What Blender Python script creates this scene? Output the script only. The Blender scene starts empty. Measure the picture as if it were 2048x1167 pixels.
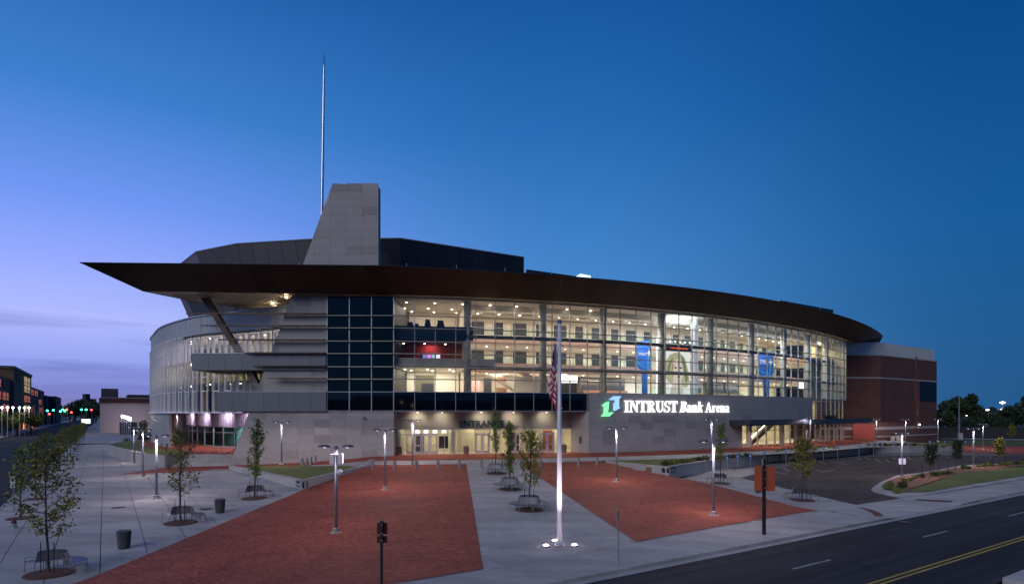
import bpy, bmesh, math, random
import numpy as np
from mathutils import Vector, Matrix
R = math.radians
SC = bpy.context.scene
COL = SC.collection
rnd = random.Random(7)
ORD = 'first second third fourth fifth sixth seventh eighth ninth tenth eleventh twelfth thirteenth fourteenth fifteenth sixteenth seventeenth eighteenth nineteenth twentieth twenty-first twenty-second twenty-third twenty-fourth twenty-fifth twenty-sixth'.split()

# ------------------------------------------------------------------ camera
FPX, HY, CZ = 1220.0, 826.0, 7.25
cam_d = bpy.data.cameras.new('camera')
cam_d.sensor_width = 36.0
cam_d.lens = 36.0 * FPX / 2048.0
cam_d.shift_y = (HY - 583.5) / 2048.0
cam_d.clip_start = 0.3
cam_d.clip_end = 9000
cam = bpy.data.objects.new('camera', cam_d)
COL.objects.link(cam)
cam.location = (0, 0, CZ)
cam.rotation_euler = (R(90), 0, 0)
SC.camera = cam

# ------------------------------------------------------------------ colour management
SC.view_settings.view_transform = 'Standard'
SC.view_settings.look = 'None'
SC.view_settings.exposure = 0.0
SC.view_settings.gamma = 1.0
SC.view_settings.use_curve_mapping = False
SC.cycles.use_denoising = True
SC.cycles.max_bounces = 6
SC.cycles.transparent_max_bounces = 24
SC.cycles.sample_clamp_indirect = 3.0
SC.cycles.caustics_reflective = False
SC.cycles.caustics_refractive = False

def lin(c):
    return tuple(((v / 255.0) / 12.92 if v / 255.0 <= 0.04045 else ((v / 255.0 + 0.055) / 1.055) ** 2.4) for v in c)

# ------------------------------------------------------------------ dusk sky
world = bpy.data.worlds.new('World')
SC.world = world
world.use_nodes = True
wn, wl = world.node_tree.nodes, world.node_tree.links
wn.clear()
def N(t, **kw):
    n = wn.new(t)
    for k, v in kw.items():
        setattr(n, k, v)
    return n
def ramp(stops, fac):
    r = N('ShaderNodeValToRGB')
    cr = r.color_ramp
    while len(cr.elements) < len(stops):
        cr.elements.new(0.5)
    for e, (p, c) in zip(cr.elements, stops):
        e.position = p
        e.color = (*lin(c), 1)
    wl.new(fac, r.inputs[0])
    return r.outputs[0]
tc = N('ShaderNodeTexCoord')
sep = N('ShaderNodeSeparateXYZ')
wl.new(tc.outputs['Generated'], sep.inputs[0])
def M(op, a, b=None, clamp=False):
    n = N('ShaderNodeMath', operation=op, use_clamp=clamp)
    for i, v in enumerate((a, b)):
        if v is None:
            continue
        if hasattr(v, 'default_value'):
            wl.new(v, n.inputs[i])
        else:
            n.inputs[i].default_value = v
    return n.outputs[0]
elev = M('MAXIMUM', sep.outputs[2], 0.0)
hx = M('MULTIPLY', sep.outputs[0], -0.94)
hy = M('MULTIPLY', sep.outputs[1], 0.34)
hs = M('ADD', hx, hy)
hl = M('SQRT', M('ADD', M('MULTIPLY', sep.outputs[0], sep.outputs[0]), M('MULTIPLY', sep.outputs[1], sep.outputs[1])))
az = M('DIVIDE', hs, M('MAXIMUM', hl, 0.001))
left = ramp([(0.0, (134, 126, 186)), (0.035, (128, 136, 208)), (0.07, (150, 164, 242)), (0.13, (176, 188, 255)), (0.2, (150, 170, 255)), (0.28, (112, 152, 243)),
             (0.4, (62, 128, 206)), (0.6, (18, 82, 158)), (1.0, (10, 58, 126))], elev)
mid = ramp([(0.0, (92, 140, 200)), (0.12, (82, 143, 208)), (0.26, (64, 130, 200)), (0.42, (38, 108, 180)), (0.6, (16, 82, 156)), (1.0, (9, 58, 128))], elev)
right = ramp([(0.0, (36, 88, 138)), (0.1, (30, 90, 146)), (0.25, (20, 90, 155)), (0.45, (8, 76, 142)), (0.6, (3, 66, 130)), (1.0, (2, 48, 104))], elev)
def mixc(f, a, b):
    n = N('ShaderNodeMix', data_type='RGBA')
    wl.new(f, n.inputs[0]); wl.new(a, n.inputs[6]); wl.new(b, n.inputs[7])
    return n.outputs[2]
def mr(v, a, b):
    n = N('ShaderNodeMapRange', interpolation_type='SMOOTHSTEP')
    n.inputs[1].default_value = a; n.inputs[2].default_value = b
    wl.new(v, n.inputs[0])
    return n.outputs[0]
rm = mixc(mr(az, -0.36, 0.30), right, mid)
sky = mixc(mr(az, 0.25, 0.84), rm, left)
# thin low cloud banks over the afterglow
mp = N('ShaderNodeMapping'); mp.inputs['Scale'].default_value = (1.2, 1.2, 16)
wl.new(tc.outputs['Generated'], mp.inputs[0])
nz = N('ShaderNodeTexNoise'); nz.inputs['Scale'].default_value = 2.4; nz.inputs['Detail'].default_value = 5
wl.new(mp.outputs[0], nz.inputs[0])
cl = mr(nz.outputs[0], 0.46, 0.68)
lowband = M('MULTIPLY', mr(elev, 0.20, 0.06), mr(az, 0.2, 0.7))
cf = M('MULTIPLY', M('MULTIPLY', cl, lowband), 0.5)
cc = N('ShaderNodeRGB'); cc.outputs[0].default_value = (*lin((96, 108, 176)), 1)
sky2 = mixc(cf, sky, cc.outputs[0])
nish = N('ShaderNodeTexSky', sky_type='NISHITA', sun_disc=False)
nish.sun_elevation = R(2.0); nish.sun_rotation = R(-110)
bg1 = N('ShaderNodeBackground'); bg1.inputs[1].default_value = 1.0
bg2 = N('ShaderNodeBackground'); bg2.inputs[1].default_value = 0.0015
wl.new(sky2, bg1.inputs[0]); wl.new(nish.outputs[0], bg2.inputs[0])
add = N('ShaderNodeAddShader'); out = N('ShaderNodeOutputWorld')
wl.new(bg1.outputs[0], add.inputs[0]); wl.new(bg2.outputs[0], add.inputs[1]); wl.new(add.outputs[0], out.inputs[0])

# afterglow: the last soft light from the western sky on the left
sd = bpy.data.lights.new('afterglow_sun', 'SUN'); sd.energy = 1.0; sd.angle = R(35); sd.color = (1.0, 0.92, 0.87)
so = bpy.data.objects.new('afterglow_sun', sd); COL.objects.link(so)
so.rotation_euler = Vector((0.48, 0.80, -0.56)).to_track_quat('-Z', 'Y').to_euler()

# ------------------------------------------------------------------ materials
MATS = {}
def pmat(name, col, rough=0.6, metal=0.0, var=0.0, scale=3.0, bump=0.0, bscale=None, rand=0.0, emit=None, es=0.0, spec=0.5, streak=False, coat=0.0):
    """Principled material, colour broken up by noise and per-object variation"""
    if name in MATS:
        return MATS[name]
    m = bpy.data.materials.new(name); m.use_nodes = True
    nt = m.node_tree; b = nt.nodes['Principled BSDF']; L = nt.links.new
    b.inputs['Base Color'].default_value = (*col, 1)
    b.inputs['Roughness'].default_value = rough
    b.inputs['Metallic'].default_value = metal
    b.inputs['Specular IOR Level'].default_value = spec
    b.inputs['Coat Weight'].default_value = coat
    if emit:
        b.inputs['Emission Color'].default_value = (*emit, 1); b.inputs['Emission Strength'].default_value = es
    if var or rand or bump:
        geo = nt.nodes.new('ShaderNodeNewGeometry')
        src = geo.outputs['Position']
        if streak:
            mp_ = nt.nodes.new('ShaderNodeMapping'); mp_.inputs['Scale'].default_value = (1, 1, 0.12)
            L(src, mp_.inputs[0]); src = mp_.outputs[0]
        fac = None
        if var:
            n1 = nt.nodes.new('ShaderNodeTexNoise'); n1.inputs['Scale'].default_value = scale; n1.inputs['Detail'].default_value = 8; n1.inputs['Roughness'].default_value = 0.62
            L(src, n1.inputs['Vector'])
            n2 = nt.nodes.new('ShaderNodeTexNoise'); n2.inputs['Scale'].default_value = scale * 0.13; n2.inputs['Detail'].default_value = 3
            L(src, n2.inputs['Vector'])
            av = nt.nodes.new('ShaderNodeMath'); av.operation = 'ADD'; L(n1.outputs[0], av.inputs[0]); L(n2.outputs[0], av.inputs[1])
            mrn = nt.nodes.new('ShaderNodeMapRange'); mrn.inputs[1].default_value = 0.6; mrn.inputs[2].default_value = 1.4
            mrn.inputs[3].default_value = 1 - var; mrn.inputs[4].default_value = 1 + var
            L(av.outputs[0], mrn.inputs[0]); fac = mrn.outputs[0]
        if rand:
            oi = nt.nodes.new('ShaderNodeObjectInfo')
            mr2 = nt.nodes.new('ShaderNodeMapRange'); mr2.inputs[3].default_value = 1 - rand; mr2.inputs[4].default_value = 1 + rand
            L(oi.outputs['Random'], mr2.inputs[0])
            if fac is None:
                fac = mr2.outputs[0]
            else:
                mu = nt.nodes.new('ShaderNodeMath'); mu.operation = 'MULTIPLY'; L(fac, mu.inputs[0]); L(mr2.outputs[0], mu.inputs[1]); fac = mu.outputs[0]
        if fac is not None:
            vm = nt.nodes.new('ShaderNodeVectorMath'); vm.operation = 'SCALE'; vm.inputs[0].default_value = col
            L(fac, vm.inputs['Scale']); L(vm.outputs[0], b.inputs['Base Color'])
        if bump:
            n3 = nt.nodes.new('ShaderNodeTexNoise'); n3.inputs['Scale'].default_value = bscale or scale * 4; n3.inputs['Detail'].default_value = 6
            L(geo.outputs['Position'], n3.inputs['Vector'])
            bp = nt.nodes.new('ShaderNodeBump'); bp.inputs['Strength'].default_value = bump; bp.inputs['Distance'].default_value = 0.02
            L(n3.outputs[0], bp.inputs['Height']); L(bp.outputs[0], b.inputs['Normal'])
    MATS[name] = m
    return m

def wear(m, lo, hi, sx=0.035, sc=1.1, rot=-33.7):
    """long streaks of wear along the street, multiplied into the base colour"""
    nt = m.node_tree; b = nt.nodes['Principled BSDF']; L = nt.links.new; src = b.inputs['Base Color'].links[0].from_socket
    g = nt.nodes.new('ShaderNodeNewGeometry'); mp_ = nt.nodes.new('ShaderNodeMapping'); mp_.vector_type = 'TEXTURE'; mp_.inputs['Rotation'].default_value = (0, 0, R(-rot)); mp_.inputs['Scale'].default_value = (1 / sx, 1, 1)
    n = nt.nodes.new('ShaderNodeTexNoise'); n.inputs['Scale'].default_value = sc; n.inputs['Detail'].default_value = 6; n.inputs['Roughness'].default_value = .6
    L(g.outputs['Position'], mp_.inputs[0]); L(mp_.outputs[0], n.inputs['Vector'])
    q = nt.nodes.new('ShaderNodeMapRange'); q.inputs[1].default_value = .34; q.inputs[2].default_value = .66; q.inputs[3].default_value = lo; q.inputs[4].default_value = hi; L(n.outputs[0], q.inputs[0])
    v = nt.nodes.new('ShaderNodeVectorMath'); v.operation = 'SCALE'; L(src, v.inputs[0]); L(q.outputs[0], v.inputs['Scale']); L(v.outputs[0], b.inputs['Base Color'])
def brickmat(name, c1, c2, mortar, bw, bh, rot=0.0, ms=0.012, vertical=None, rough=0.75, herr=False):
    m = bpy.data.materials.new(name); m.use_nodes = True
    nt = m.node_tree; b = nt.nodes['Principled BSDF']; L = nt.links.new
    geo = nt.nodes.new('ShaderNodeNewGeometry')
    sp = nt.nodes.new('ShaderNodeSeparateXYZ'); L(geo.outputs['Position'], sp.inputs[0])
    cb = nt.nodes.new('ShaderNodeCombineXYZ')
    if vertical is not None:      # wall: along-axis coordinate and height
        dx, dy = vertical
        a = nt.nodes.new('ShaderNodeVectorMath'); a.operation = 'DOT_PRODUCT'; a.inputs[1].default_value = (dx, dy, 0)
        L(geo.outputs['Position'], a.inputs[0]); L(a.outputs['Value'], cb.inputs[0]); L(sp.outputs[2], cb.inputs[1])
        src = cb.outputs[0]
    else:
        mp_ = nt.nodes.new('ShaderNodeMapping'); mp_.inputs['Rotation'].default_value = (0, 0, rot)
        L(geo.outputs['Position'], mp_.inputs[0]); src = mp_.outputs[0]
    t = nt.nodes.new('ShaderNodeTexBrick'); t.inputs['Scale'].default_value = 1
    t.inputs['Color1'].default_value = (*c1, 1); t.inputs['Color2'].default_value = (*c2, 1); t.inputs['Mortar'].default_value = (*mortar, 1)
    t.inputs['Brick Width'].default_value = bw; t.inputs['Row Height'].default_value = bh; t.inputs['Mortar Size'].default_value = ms
    t.inputs['Mortar Smooth'].default_value = 0.3; t.inputs['Bias'].default_value = 0.0
    L(src, t.inputs['Vector'])
    nz_ = nt.nodes.new('ShaderNodeTexNoise'); nz_.inputs['Scale'].default_value = 0.35; nz_.inputs['Detail'].default_value = 7; nz_.inputs['Roughness'].default_value = 0.65
    L(geo.outputs['Position'], nz_.inputs['Vector'])
    mrn = nt.nodes.new('ShaderNodeMapRange'); mrn.inputs[1].default_value = 0.3; mrn.inputs[2].default_value = 0.72
    mrn.inputs[3].default_value = 0.80; mrn.inputs[4].default_value = 1.18; L(nz_.outputs[0], mrn.inputs[0])
    vm = nt.nodes.new('ShaderNodeVectorMath'); vm.operation = 'SCALE'; L(t.outputs['Color'], vm.inputs[0]); L(mrn.outputs[0], vm.inputs['Scale'])
    L(vm.outputs[0], b.inputs['Base Color'])
    b.inputs['Roughness'].default_value = rough; b.inputs['Specular IOR Level'].default_value = 0.22
    bp = nt.nodes.new('ShaderNodeBump'); bp.inputs['Strength'].default_value = 0.35; bp.inputs['Distance'].default_value = 0.01; bp.invert = True
    L(t.outputs['Fac'], bp.inputs['Height']); L(bp.outputs[0], b.inputs['Normal'])
    MATS[name] = m
    return m

def glassmat(name, tint, trans=0.8, rough=0.02, ior=1.5):
    m = bpy.data.materials.new(name); m.use_nodes = True
    nt = m.node_tree; nt.nodes.clear(); L = nt.links.new
    o = nt.nodes.new('ShaderNodeOutputMaterial'); mx = nt.nodes.new('ShaderNodeMixShader')
    tr = nt.nodes.new('ShaderNodeBsdfTransparent'); tr.inputs[0].default_value = (*tint, 1)
    gl = nt.nodes.new('ShaderNodeBsdfGlossy'); gl.inputs['Roughness'].default_value = rough
    fr = nt.nodes.new('ShaderNodeFresnel'); fr.inputs[0].default_value = ior
    ge = nt.nodes.new('ShaderNodeNewGeometry'); inv = nt.nodes.new('ShaderNodeMath'); inv.operation = 'SUBTRACT'; inv.inputs[0].default_value = 1; L(ge.outputs['Backfacing'], inv.inputs[1])
    mu = nt.nodes.new('ShaderNodeMath'); mu.operation = 'MULTIPLY'; L(fr.outputs[0], mu.inputs[0]); L(inv.outputs[0], mu.inputs[1])
    L(mu.outputs[0], mx.inputs[0]); L(tr.outputs[0], mx.inputs[1]); L(gl.outputs[0], mx.inputs[2]); L(mx.outputs[0], o.inputs[0])
    MATS[name] = m
    return m

def emat(name, col, s):
    m = bpy.data.materials.new(name); m.use_nodes = True
    b = m.node_tree.nodes['Principled BSDF']
    b.inputs['Base Color'].default_value = (*[min(1, c * .6) for c in col], 1)
    b.inputs['Emission Color'].default_value = (*col, 1); b.inputs['Emission Strength'].default_value = s
    MATS[name] = m
    return m

concrete = pmat('concrete', (0.40, 0.375, 0.345), 0.85, var=0.16, scale=1.6, bump=0.15, bscale=30, rand=0.08)
concrete_wall = pmat('concrete_wall', (0.38, 0.365, 0.34), 0.8, var=0.22, scale=2.0, bump=0.2, bscale=25, rand=0.03, streak=True)
joint = pmat('joint', (0.17, 0.16, 0.15), 0.9)
asphalt = pmat('asphalt', (0.030, 0.030, 0.032), 0.88, spec=0.25, var=0.30, scale=1.2, bump=0.35, bscale=60)
asphalt_old = pmat('asphalt_old', (0.070, 0.052, 0.045), 0.9, spec=0.25, var=0.32, scale=0.8, bump=0.4, bscale=50)
brick_pave = brickmat('brick_pave', (0.46, 0.105, 0.055), (0.25, 0.053, 0.032), (0.22, 0.08, 0.058), 0.30, 0.125, rot=R(33), rough=0.8)
wear(asphalt, .62, 1.5); wear(asphalt_old, .7, 1.4, sx=.25, sc=.5); wear(concrete, .80, 1.16, sx=.2, sc=.6, rot=10); wear(brick_pave, .88, 1.12, sx=.3, sc=.5, rot=-33.7)
brick_wall = brickmat('brick_wall', (0.20, 0.068, 0.048), (0.125, 0.046, 0.036), (0.13, 0.10, 0.09), 0.40, 0.13, vertical=(0.80, 0.60), ms=0.02, rough=0.85)
stone = pmat('stone', (0.37, 0.35, 0.33), 0.75, var=0.10, scale=2.5, bump=0.12, bscale=20, rand=0.05)
stone_dark = pmat('stone_dark', (0.30, 0.28, 0.265), 0.75, var=0.16, scale=2.5, bump=0.12, bscale=20, rand=0.08)
fascia_m = pmat('fascia', (0.046, 0.022, 0.015), 0.45, metal=0.35, var=0.22, scale=0.5, rand=0.26)
soffit_m = pmat('soffit', (0.30, 0.26, 0.20), 0.5, metal=0.2, var=0.06, scale=1)
bowl_lit = pmat('bowl_lit_metal', (0.17, 0.155, 0.145), 0.45, metal=0.55, var=0.05, rand=0.09)  # left bowl facets: their lit brown tone is put into the colour
bowl_shaded = pmat('bowl_shaded_metal', (0.030, 0.036, 0.055), 0.5, metal=0.4, var=0.05, rand=0.12)  # centre and right of the bowl: shade put into the colour as navy
greypanel = pmat('grey_panel', (0.155, 0.165, 0.185), 0.5, metal=0.35, var=0.05, rand=0.07)
zinc = pmat('zinc_cladding', (0.50, 0.53, 0.54), 0.5, metal=0.2, var=0.08, scale=0.5)
palemetal = pmat('pale_metal', (0.52, 0.52, 0.56), 0.45, metal=0.25, var=0.05)
alum = pmat('aluminium', (0.46, 0.47, 0.50), 0.38, metal=0.5)
alum_tan = pmat('bronze_aluminium', (0.36, 0.33, 0.26), 0.45, metal=0.4)
strut_m = pmat('brown_steel', (0.115, 0.075, 0.058), 0.45, metal=0.3, var=0.1)
plaster = pmat('plaster', (0.66, 0.60, 0.52), 0.8, var=0.06, scale=0.6)
plaster_w = pmat('white_plaster', (0.78, 0.75, 0.68), 0.8, var=0.04)
rosy = pmat('rose_plaster', (0.58, 0.40, 0.33), 0.8, var=0.05)
darkopen = pmat('dark_opening', (0.035, 0.038, 0.05), 0.4)
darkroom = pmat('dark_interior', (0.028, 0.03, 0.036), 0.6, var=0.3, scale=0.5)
navy = pmat('navy_spandrel', (0.03, 0.05, 0.09), 0.3, metal=0.1)
column_m = pmat('column_plaster', (0.50, 0.49, 0.45), 0.6, var=0.05)
beam_m = pmat('beam_steel', (0.13, 0.14, 0.17), 0.5)
floor_m = pmat('interior_floor', (0.32, 0.29, 0.26), 0.35, var=0.1)
glass = glassmat('clear_glass', (0.93, 0.935, 0.92), ior=1.4)
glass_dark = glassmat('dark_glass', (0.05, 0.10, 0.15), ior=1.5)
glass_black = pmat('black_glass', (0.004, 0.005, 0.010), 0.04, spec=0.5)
glass_teal = glassmat('teal_glass', (0.50, 0.66, 0.66), ior=1.4)
glass_rail = glassmat('rail_glass', (0.88, 0.96, 0.93), ior=1.25)
steel_pole = pmat('pole_steel', (0.33, 0.34, 0.37), 0.4, metal=0.5)
white_pole = pmat('white_pole', (0.74, 0.73, 0.76), 0.35, metal=0.1)
black_paint = pmat('black_paint', (0.012, 0.012, 0.013), 0.5)
bench_m = pmat('bench_steel', (0.24, 0.24, 0.25), 0.42, metal=0.6, var=0.1)
bin_m = pmat('bin_metal', (0.13, 0.13, 0.13), 0.5, metal=0.4)
mulch = pmat('mulch', (0.26, 0.115, 0.060), 0.95, var=0.4, scale=9, bump=0.8, bscale=25)
mulch_dk = pmat('dark_mulch', (0.115, 0.052, 0.034), 0.95, var=0.4, scale=12, bump=0.8, bscale=30)
grass_m = pmat('grass', (0.115, 0.135, 0.018), 0.9, var=0.35, scale=3.0, bump=0.9, bscale=45)
bark = pmat('bark', (0.075, 0.055, 0.045), 0.9, var=0.3, scale=8)
line_white = pmat('line_white', (0.34, 0.34, 0.33), 0.8, var=0.25, scale=6)
line_yellow = pmat('line_yellow', (0.50, 0.33, 0.05), 0.8, var=0.25, scale=6)
red_sign = pmat('red_sign', (0.42, 0.085, 0.035), 0.55, var=0.06)
maroon = pmat('maroon_sign', (0.085, 0.012, 0.010), 0.5)
door_red = pmat('red_door', (0.40, 0.075, 0.05), 0.5)
banner_blue = pmat('banner_blue', (0.03, 0.17, 0.72), 0.6)
banner_cyan = pmat('banner_cyan', (0.05, 0.50, 0.85), 0.6)
sign_blue = pmat('sign_blue', (0.03, 0.10, 0.32), 0.5)
light_warm = emat('downlight_warm', (1.0, 0.86, 0.62), 14)
light_white = emat('lamp_white', (1.0, 0.90, 0.95), 12)
lens_dim = emat('lamp_lens', (1.0, 0.88, 0.94), 1.2)
light_screen = emat('screen_white', (0.95, 0.98, 1.0), 1.8)
letter_white = emat('letter_white', (1.0, 1.0, 1.0), 1.25)
logo_green = emat('logo_green', (0.25, 1.0, 0.42), 1.15)
logo_blue = emat('logo_blue', (0.30, 0.55, 1.0), 1.25)
e_green = emat('signal_green', (0.05, 1.0, 0.50), 9)
e_red = emat('signal_red', (1.0, 0.06, 0.05), 8)
e_orange = emat('garage_orange', (1.0, 0.22, 0.06), 0.24)
e_amber = emat('sodium_amber', (1.0, 0.62, 0.32), 14)
e_yellow = emat('room_yellow', (1.0, 0.66, 0.25), 0.28)
def leafmat(name, col, v=0.4):
    m = pmat(name, col, 0.65, var=v, scale=2.2, rand=0.12)
    b = m.node_tree.nodes['Principled BSDF']
    b.inputs['Subsurface Weight'].default_value = 0.0
    return m
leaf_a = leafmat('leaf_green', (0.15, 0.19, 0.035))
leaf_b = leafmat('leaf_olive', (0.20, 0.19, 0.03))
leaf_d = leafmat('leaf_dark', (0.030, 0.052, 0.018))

# ------------------------------------------------------------------ mesh helpers
def tag(o, label=None, cat=None, group=None, kind=None):
    if label: o['label'] = label
    if cat: o['category'] = cat
    if group: o['group'] = group
    if kind: o['kind'] = kind
    return o
def empty(name, loc=(0, 0, 0), label=None, cat=None, group=None, rz=0):
    o = bpy.data.objects.new(name, None); COL.objects.link(o)
    o.location = loc; o.rotation_euler = (0, 0, rz); o.empty_display_size = 0.3
    return tag(o, label, cat, group)
def rootloc(p):
    v = Vector((0, 0, 0))
    while p is not None:
        v += p.location; p = p.parent
    return v
class MB:
    def __init__(s): s.v = []; s.f = []; s.smooth = False
    def add(s, vs, fs):
        n = len(s.v); s.v += [tuple(v) for v in vs]; s.f += [tuple(i + n for i in f) for f in fs]; return s
    def box(s, x0, y0, z0, x1, y1, z1):
        return s.add([(x0, y0, z0), (x1, y0, z0), (x1, y1, z0), (x0, y1, z0), (x0, y0, z1), (x1, y0, z1), (x1, y1, z1), (x0, y1, z1)],
                     [(3, 2, 1, 0), (4, 5, 6, 7), (0, 1, 5, 4), (1, 2, 6, 5), (2, 3, 7, 6), (3, 0, 4, 7)])
    def obox(s, c, h, w, d, z0, z1):
        """box centred at c=(x,y) heading h, width w along heading, depth d across"""
        ca, sa = math.cos(h), math.sin(h); P_ = []
        for z in (z0, z1):
            for a, b in ((-w / 2, -d / 2), (w / 2, -d / 2), (w / 2, d / 2), (-w / 2, d / 2)):
                P_.append((c[0] + a * ca - b * sa, c[1] + a * sa + b * ca, z))
        return s.add(P_, [(3, 2, 1, 0), (4, 5, 6, 7), (0, 1, 5, 4), (1, 2, 6, 5), (2, 3, 7, 6), (3, 0, 4, 7)])
    def beam(s, a, b, w, h=None):
        """rectangular bar from a to b"""
        h = h or w; a = Vector(a); b = Vector(b); d = (b - a).normalized()
        up = Vector((0, 0, 1)) if abs(d.z) < 0.95 else Vector((0, 1, 0))
        x = d.cross(up).normalized(); y = x.cross(d).normalized(); P_ = []
        for p in (a, b):
            for i, j in ((-1, -1), (1, -1), (1, 1), (-1, 1)):
                P_.append(p + x * (i * w / 2) + y * (j * h / 2))
        return s.add(P_, [(0, 1, 2, 3), (7, 6, 5, 4), (0, 4, 5, 1), (1, 5, 6, 2), (2, 6, 7, 3), (3, 7, 4, 0)])
    def tube(s, pts, rad, n=8, cap=True):
        pts = [Vector(p) for p in pts]; k = len(pts)
        rads = rad if isinstance(rad, (list, tuple)) else [rad] * k
        base = len(s.v)
        for i, p in enumerate(pts):
            d = (pts[min(i + 1, k - 1)] - pts[max(i - 1, 0)]).normalized()
            up = Vector((0, 0, 1)) if abs(d.z) < 0.9 else Vector((0, 1, 0))
            x = d.cross(up).normalized(); y = x.cross(d).normalized()
            for j in range(n):
                a = 2 * math.pi * j / n
                s.v.append(tuple(p + (x * math.cos(a) + y * math.sin(a)) * rads[i]))
        for i in range(k - 1):
            for j in range(n):
                a = base + i * n + j; b = base + i * n + (j + 1) % n
                s.f.append((a, b, b + n, a + n))
        if cap:
            s.f.append(tuple(base + j for j in range(n))[::-1]); s.f.append(tuple(base + (k - 1) * n + j for j in range(n)))
        return s
    def lathe(s, c, prof, n=16):
        base = len(s.v)
        for r, z in prof:
            for j in range(n):
                a = 2 * math.pi * j / n
                s.v.append((c[0] + r * math.cos(a), c[1] + r * math.sin(a), c[2] + z))
        for i in range(len(prof) - 1):
            for j in range(n):
                a = base + i * n + j; b = base + i * n + (j + 1) % n
                s.f.append((a, b, b + n, a + n))
        s.f.append(tuple(base + j for j in range(n))[::-1]); s.f.append(tuple(base + (len(prof) - 1) * n + j for j in range(n)))
        return s
    def prism(s, poly, z0, z1):
        """vertical prism over a plan polygon"""
        n = len(poly)
        return s.add([(p[0], p[1], z0) for p in poly] + [(p[0], p[1], z1) for p in poly],
                     [tuple(range(n))[::-1], tuple(range(n, 2 * n))] + [(i, (i + 1) % n, n + (i + 1) % n, n + i) for i in range(n)])
    def slab(s, poly, off):
        """extrude a 3-D polygon by vector off"""
        n = len(poly); off = Vector(off)
        return s.add([tuple(p) for p in poly] + [tuple(Vector(p) + off) for p in poly],
                     [tuple(range(n)), tuple(range(n, 2 * n))[::-1]] + [((i + 1) % n, i, n + i, n + (i + 1) % n) for i in range(n)])
    def mesh(s, name, off=(0, 0, 0)):
        me = bpy.data.meshes.new(name)
        me.from_pydata([(v[0] - off[0], v[1] - off[1], v[2] - off[2]) for v in s.v], [], s.f); me.validate(); me.update()
        if s.smooth:
            me.shade_smooth()
        return me
    def build(s, name, mat, parent=None, fix=True, **kw):
        off = rootloc(parent) if parent is not None else Vector((0, 0, 0))
        me = s.mesh(name, off)
        if fix:
            bm = bmesh.new(); bm.from_mesh(me); bmesh.ops.recalc_face_normals(bm, faces=bm.faces[:]); bm.to_mesh(me); bm.free()
        me.materials.append(mat)
        o = bpy.data.objects.new(name, me); COL.objects.link(o)
        if parent is not None: o.parent = parent
        return tag(o, **kw)
def link(name, me, parent, loc, rz=0, scale=None):
    """cheap piece sharing mesh data; loc in world space"""
    o = bpy.data.objects.new(name, me); COL.objects.link(o); o.parent = parent
    o.location = Vector(loc) - rootloc(parent); o.rotation_euler = (0, 0, rz)
    if scale: o.scale = scale
    return o
def copy_tree(o, parent=None):
    c = o.copy(); COL.objects.link(c); c.parent = parent
    for ch in list(o.children):
        copy_tree(ch, c)
    return c
def lamp(kind, name, loc, power, color=(1, 1, 1), size=0.3, parent=None, aim=None, angle=None, blend=0.6, sy=None, spread=None):
    d = bpy.data.lights.new(name, kind); d.energy = power; d.color = color
    if kind == 'AREA':
        d.size = size
        if sy: d.shape = 'RECTANGLE'; d.size_y = sy
        if spread: d.spread = R(spread)
    else:
        d.shadow_soft_size = size
    if kind == 'SPOT':
        d.spot_size = R(angle or 120); d.spot_blend = blend
    o = bpy.data.objects.new(name, d); COL.objects.link(o)
    o.location = Vector(loc) - (rootloc(parent) if parent else Vector((0, 0, 0)))
    if parent: o.parent = parent
    if aim is not None:
        o.rotation_euler = (Vector(aim) - Vector(loc)).to_track_quat('-Z', 'Y').to_euler()
    return o

# ------------------------------------------------------------------ site geometry
UX, UY = 0.832, 0.555          # front street direction
VX, VY = -0.555, 0.832         # side street direction
def ST(s, t): return (s * UX + t * VX, s * UY + t * VY)
A0, K0, K1, PW = 0.11587, 0.0095354, -4.3436e-05, 2.6596
_tab = []
x_, y_ = -15.3, 79.0
_st = 0.1
for i in range(1400):
    s_ = i * _st
    h_ = A0 + K0 * s_ + K1 * s_ * s_ / 2
    _tab.append((x_, y_, h_))
    hm = A0 + K0 * (s_ + _st / 2) + K1 * (s_ + _st / 2) ** 2 / 2
    x_ += math.cos(hm) * _st; y_ += math.sin(hm) * _st
def arc(s, off=0.0):
    """point on the glass front; s along it, off metres outwards"""
    if s <= 0:
        x, y, h = -15.3 + s, 79.0, 0.0
        if s > -0.001: h = A0 / 2
    else:
        i = min(int(s / _st), len(_tab) - 2); f = s / _st - i
        a, b = _tab[i], _tab[i + 1]
        x, y, h = (a[0] + (b[0] - a[0]) * f, a[1] + (b[1] - a[1]) * f, a[2] + (b[2] - a[2]) * f)
    return (x + math.sin(h) * off, y - math.cos(h) * off)
def hd(s):
    return 0.0 if s < 0 else A0 + K0 * s + K1 * s * s / 2
_samp = np.array([arc(q) for q in np.arange(-22, 130, 1.0)])
def dist(x, y):
    return float(np.sqrt(((_samp - (x, y)) ** 2).sum(1)).min())
def H(x, y):
    """height of the open ground: ramps up from the streets to the doors"""
    d = dist(x, y)
    r = min(1.75, max(0.0, 1.75 - 0.034 * d))
    e = -17.5 - x
    if e > 0:
        r = 0.25 + max(0.0, r - 0.25) * math.exp(-e / 11.0) if r > 0.25 else r
        r = min(r, max(0.0, 0.02 + 0.012 * (y - 20)) + 1.5 * math.exp(-e / 11.0))
    r = min(r, max(0.0, 0.06 * (x * VX + y * VY - 20.97)))
    ex = (x - 22.4) * 0.932 + (y - 44.7) * 0.363
    if ex > 0:
        r *= max(0.0, 1 - ex / 5.0)
    s_, t_ = x * UX + y * UY, x * VX + y * VY
    r = max(0.0, min(r, 0.06 * (45.5 - s_) + 0.07 * max(0.0, t_ - 27)))
    return r
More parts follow.
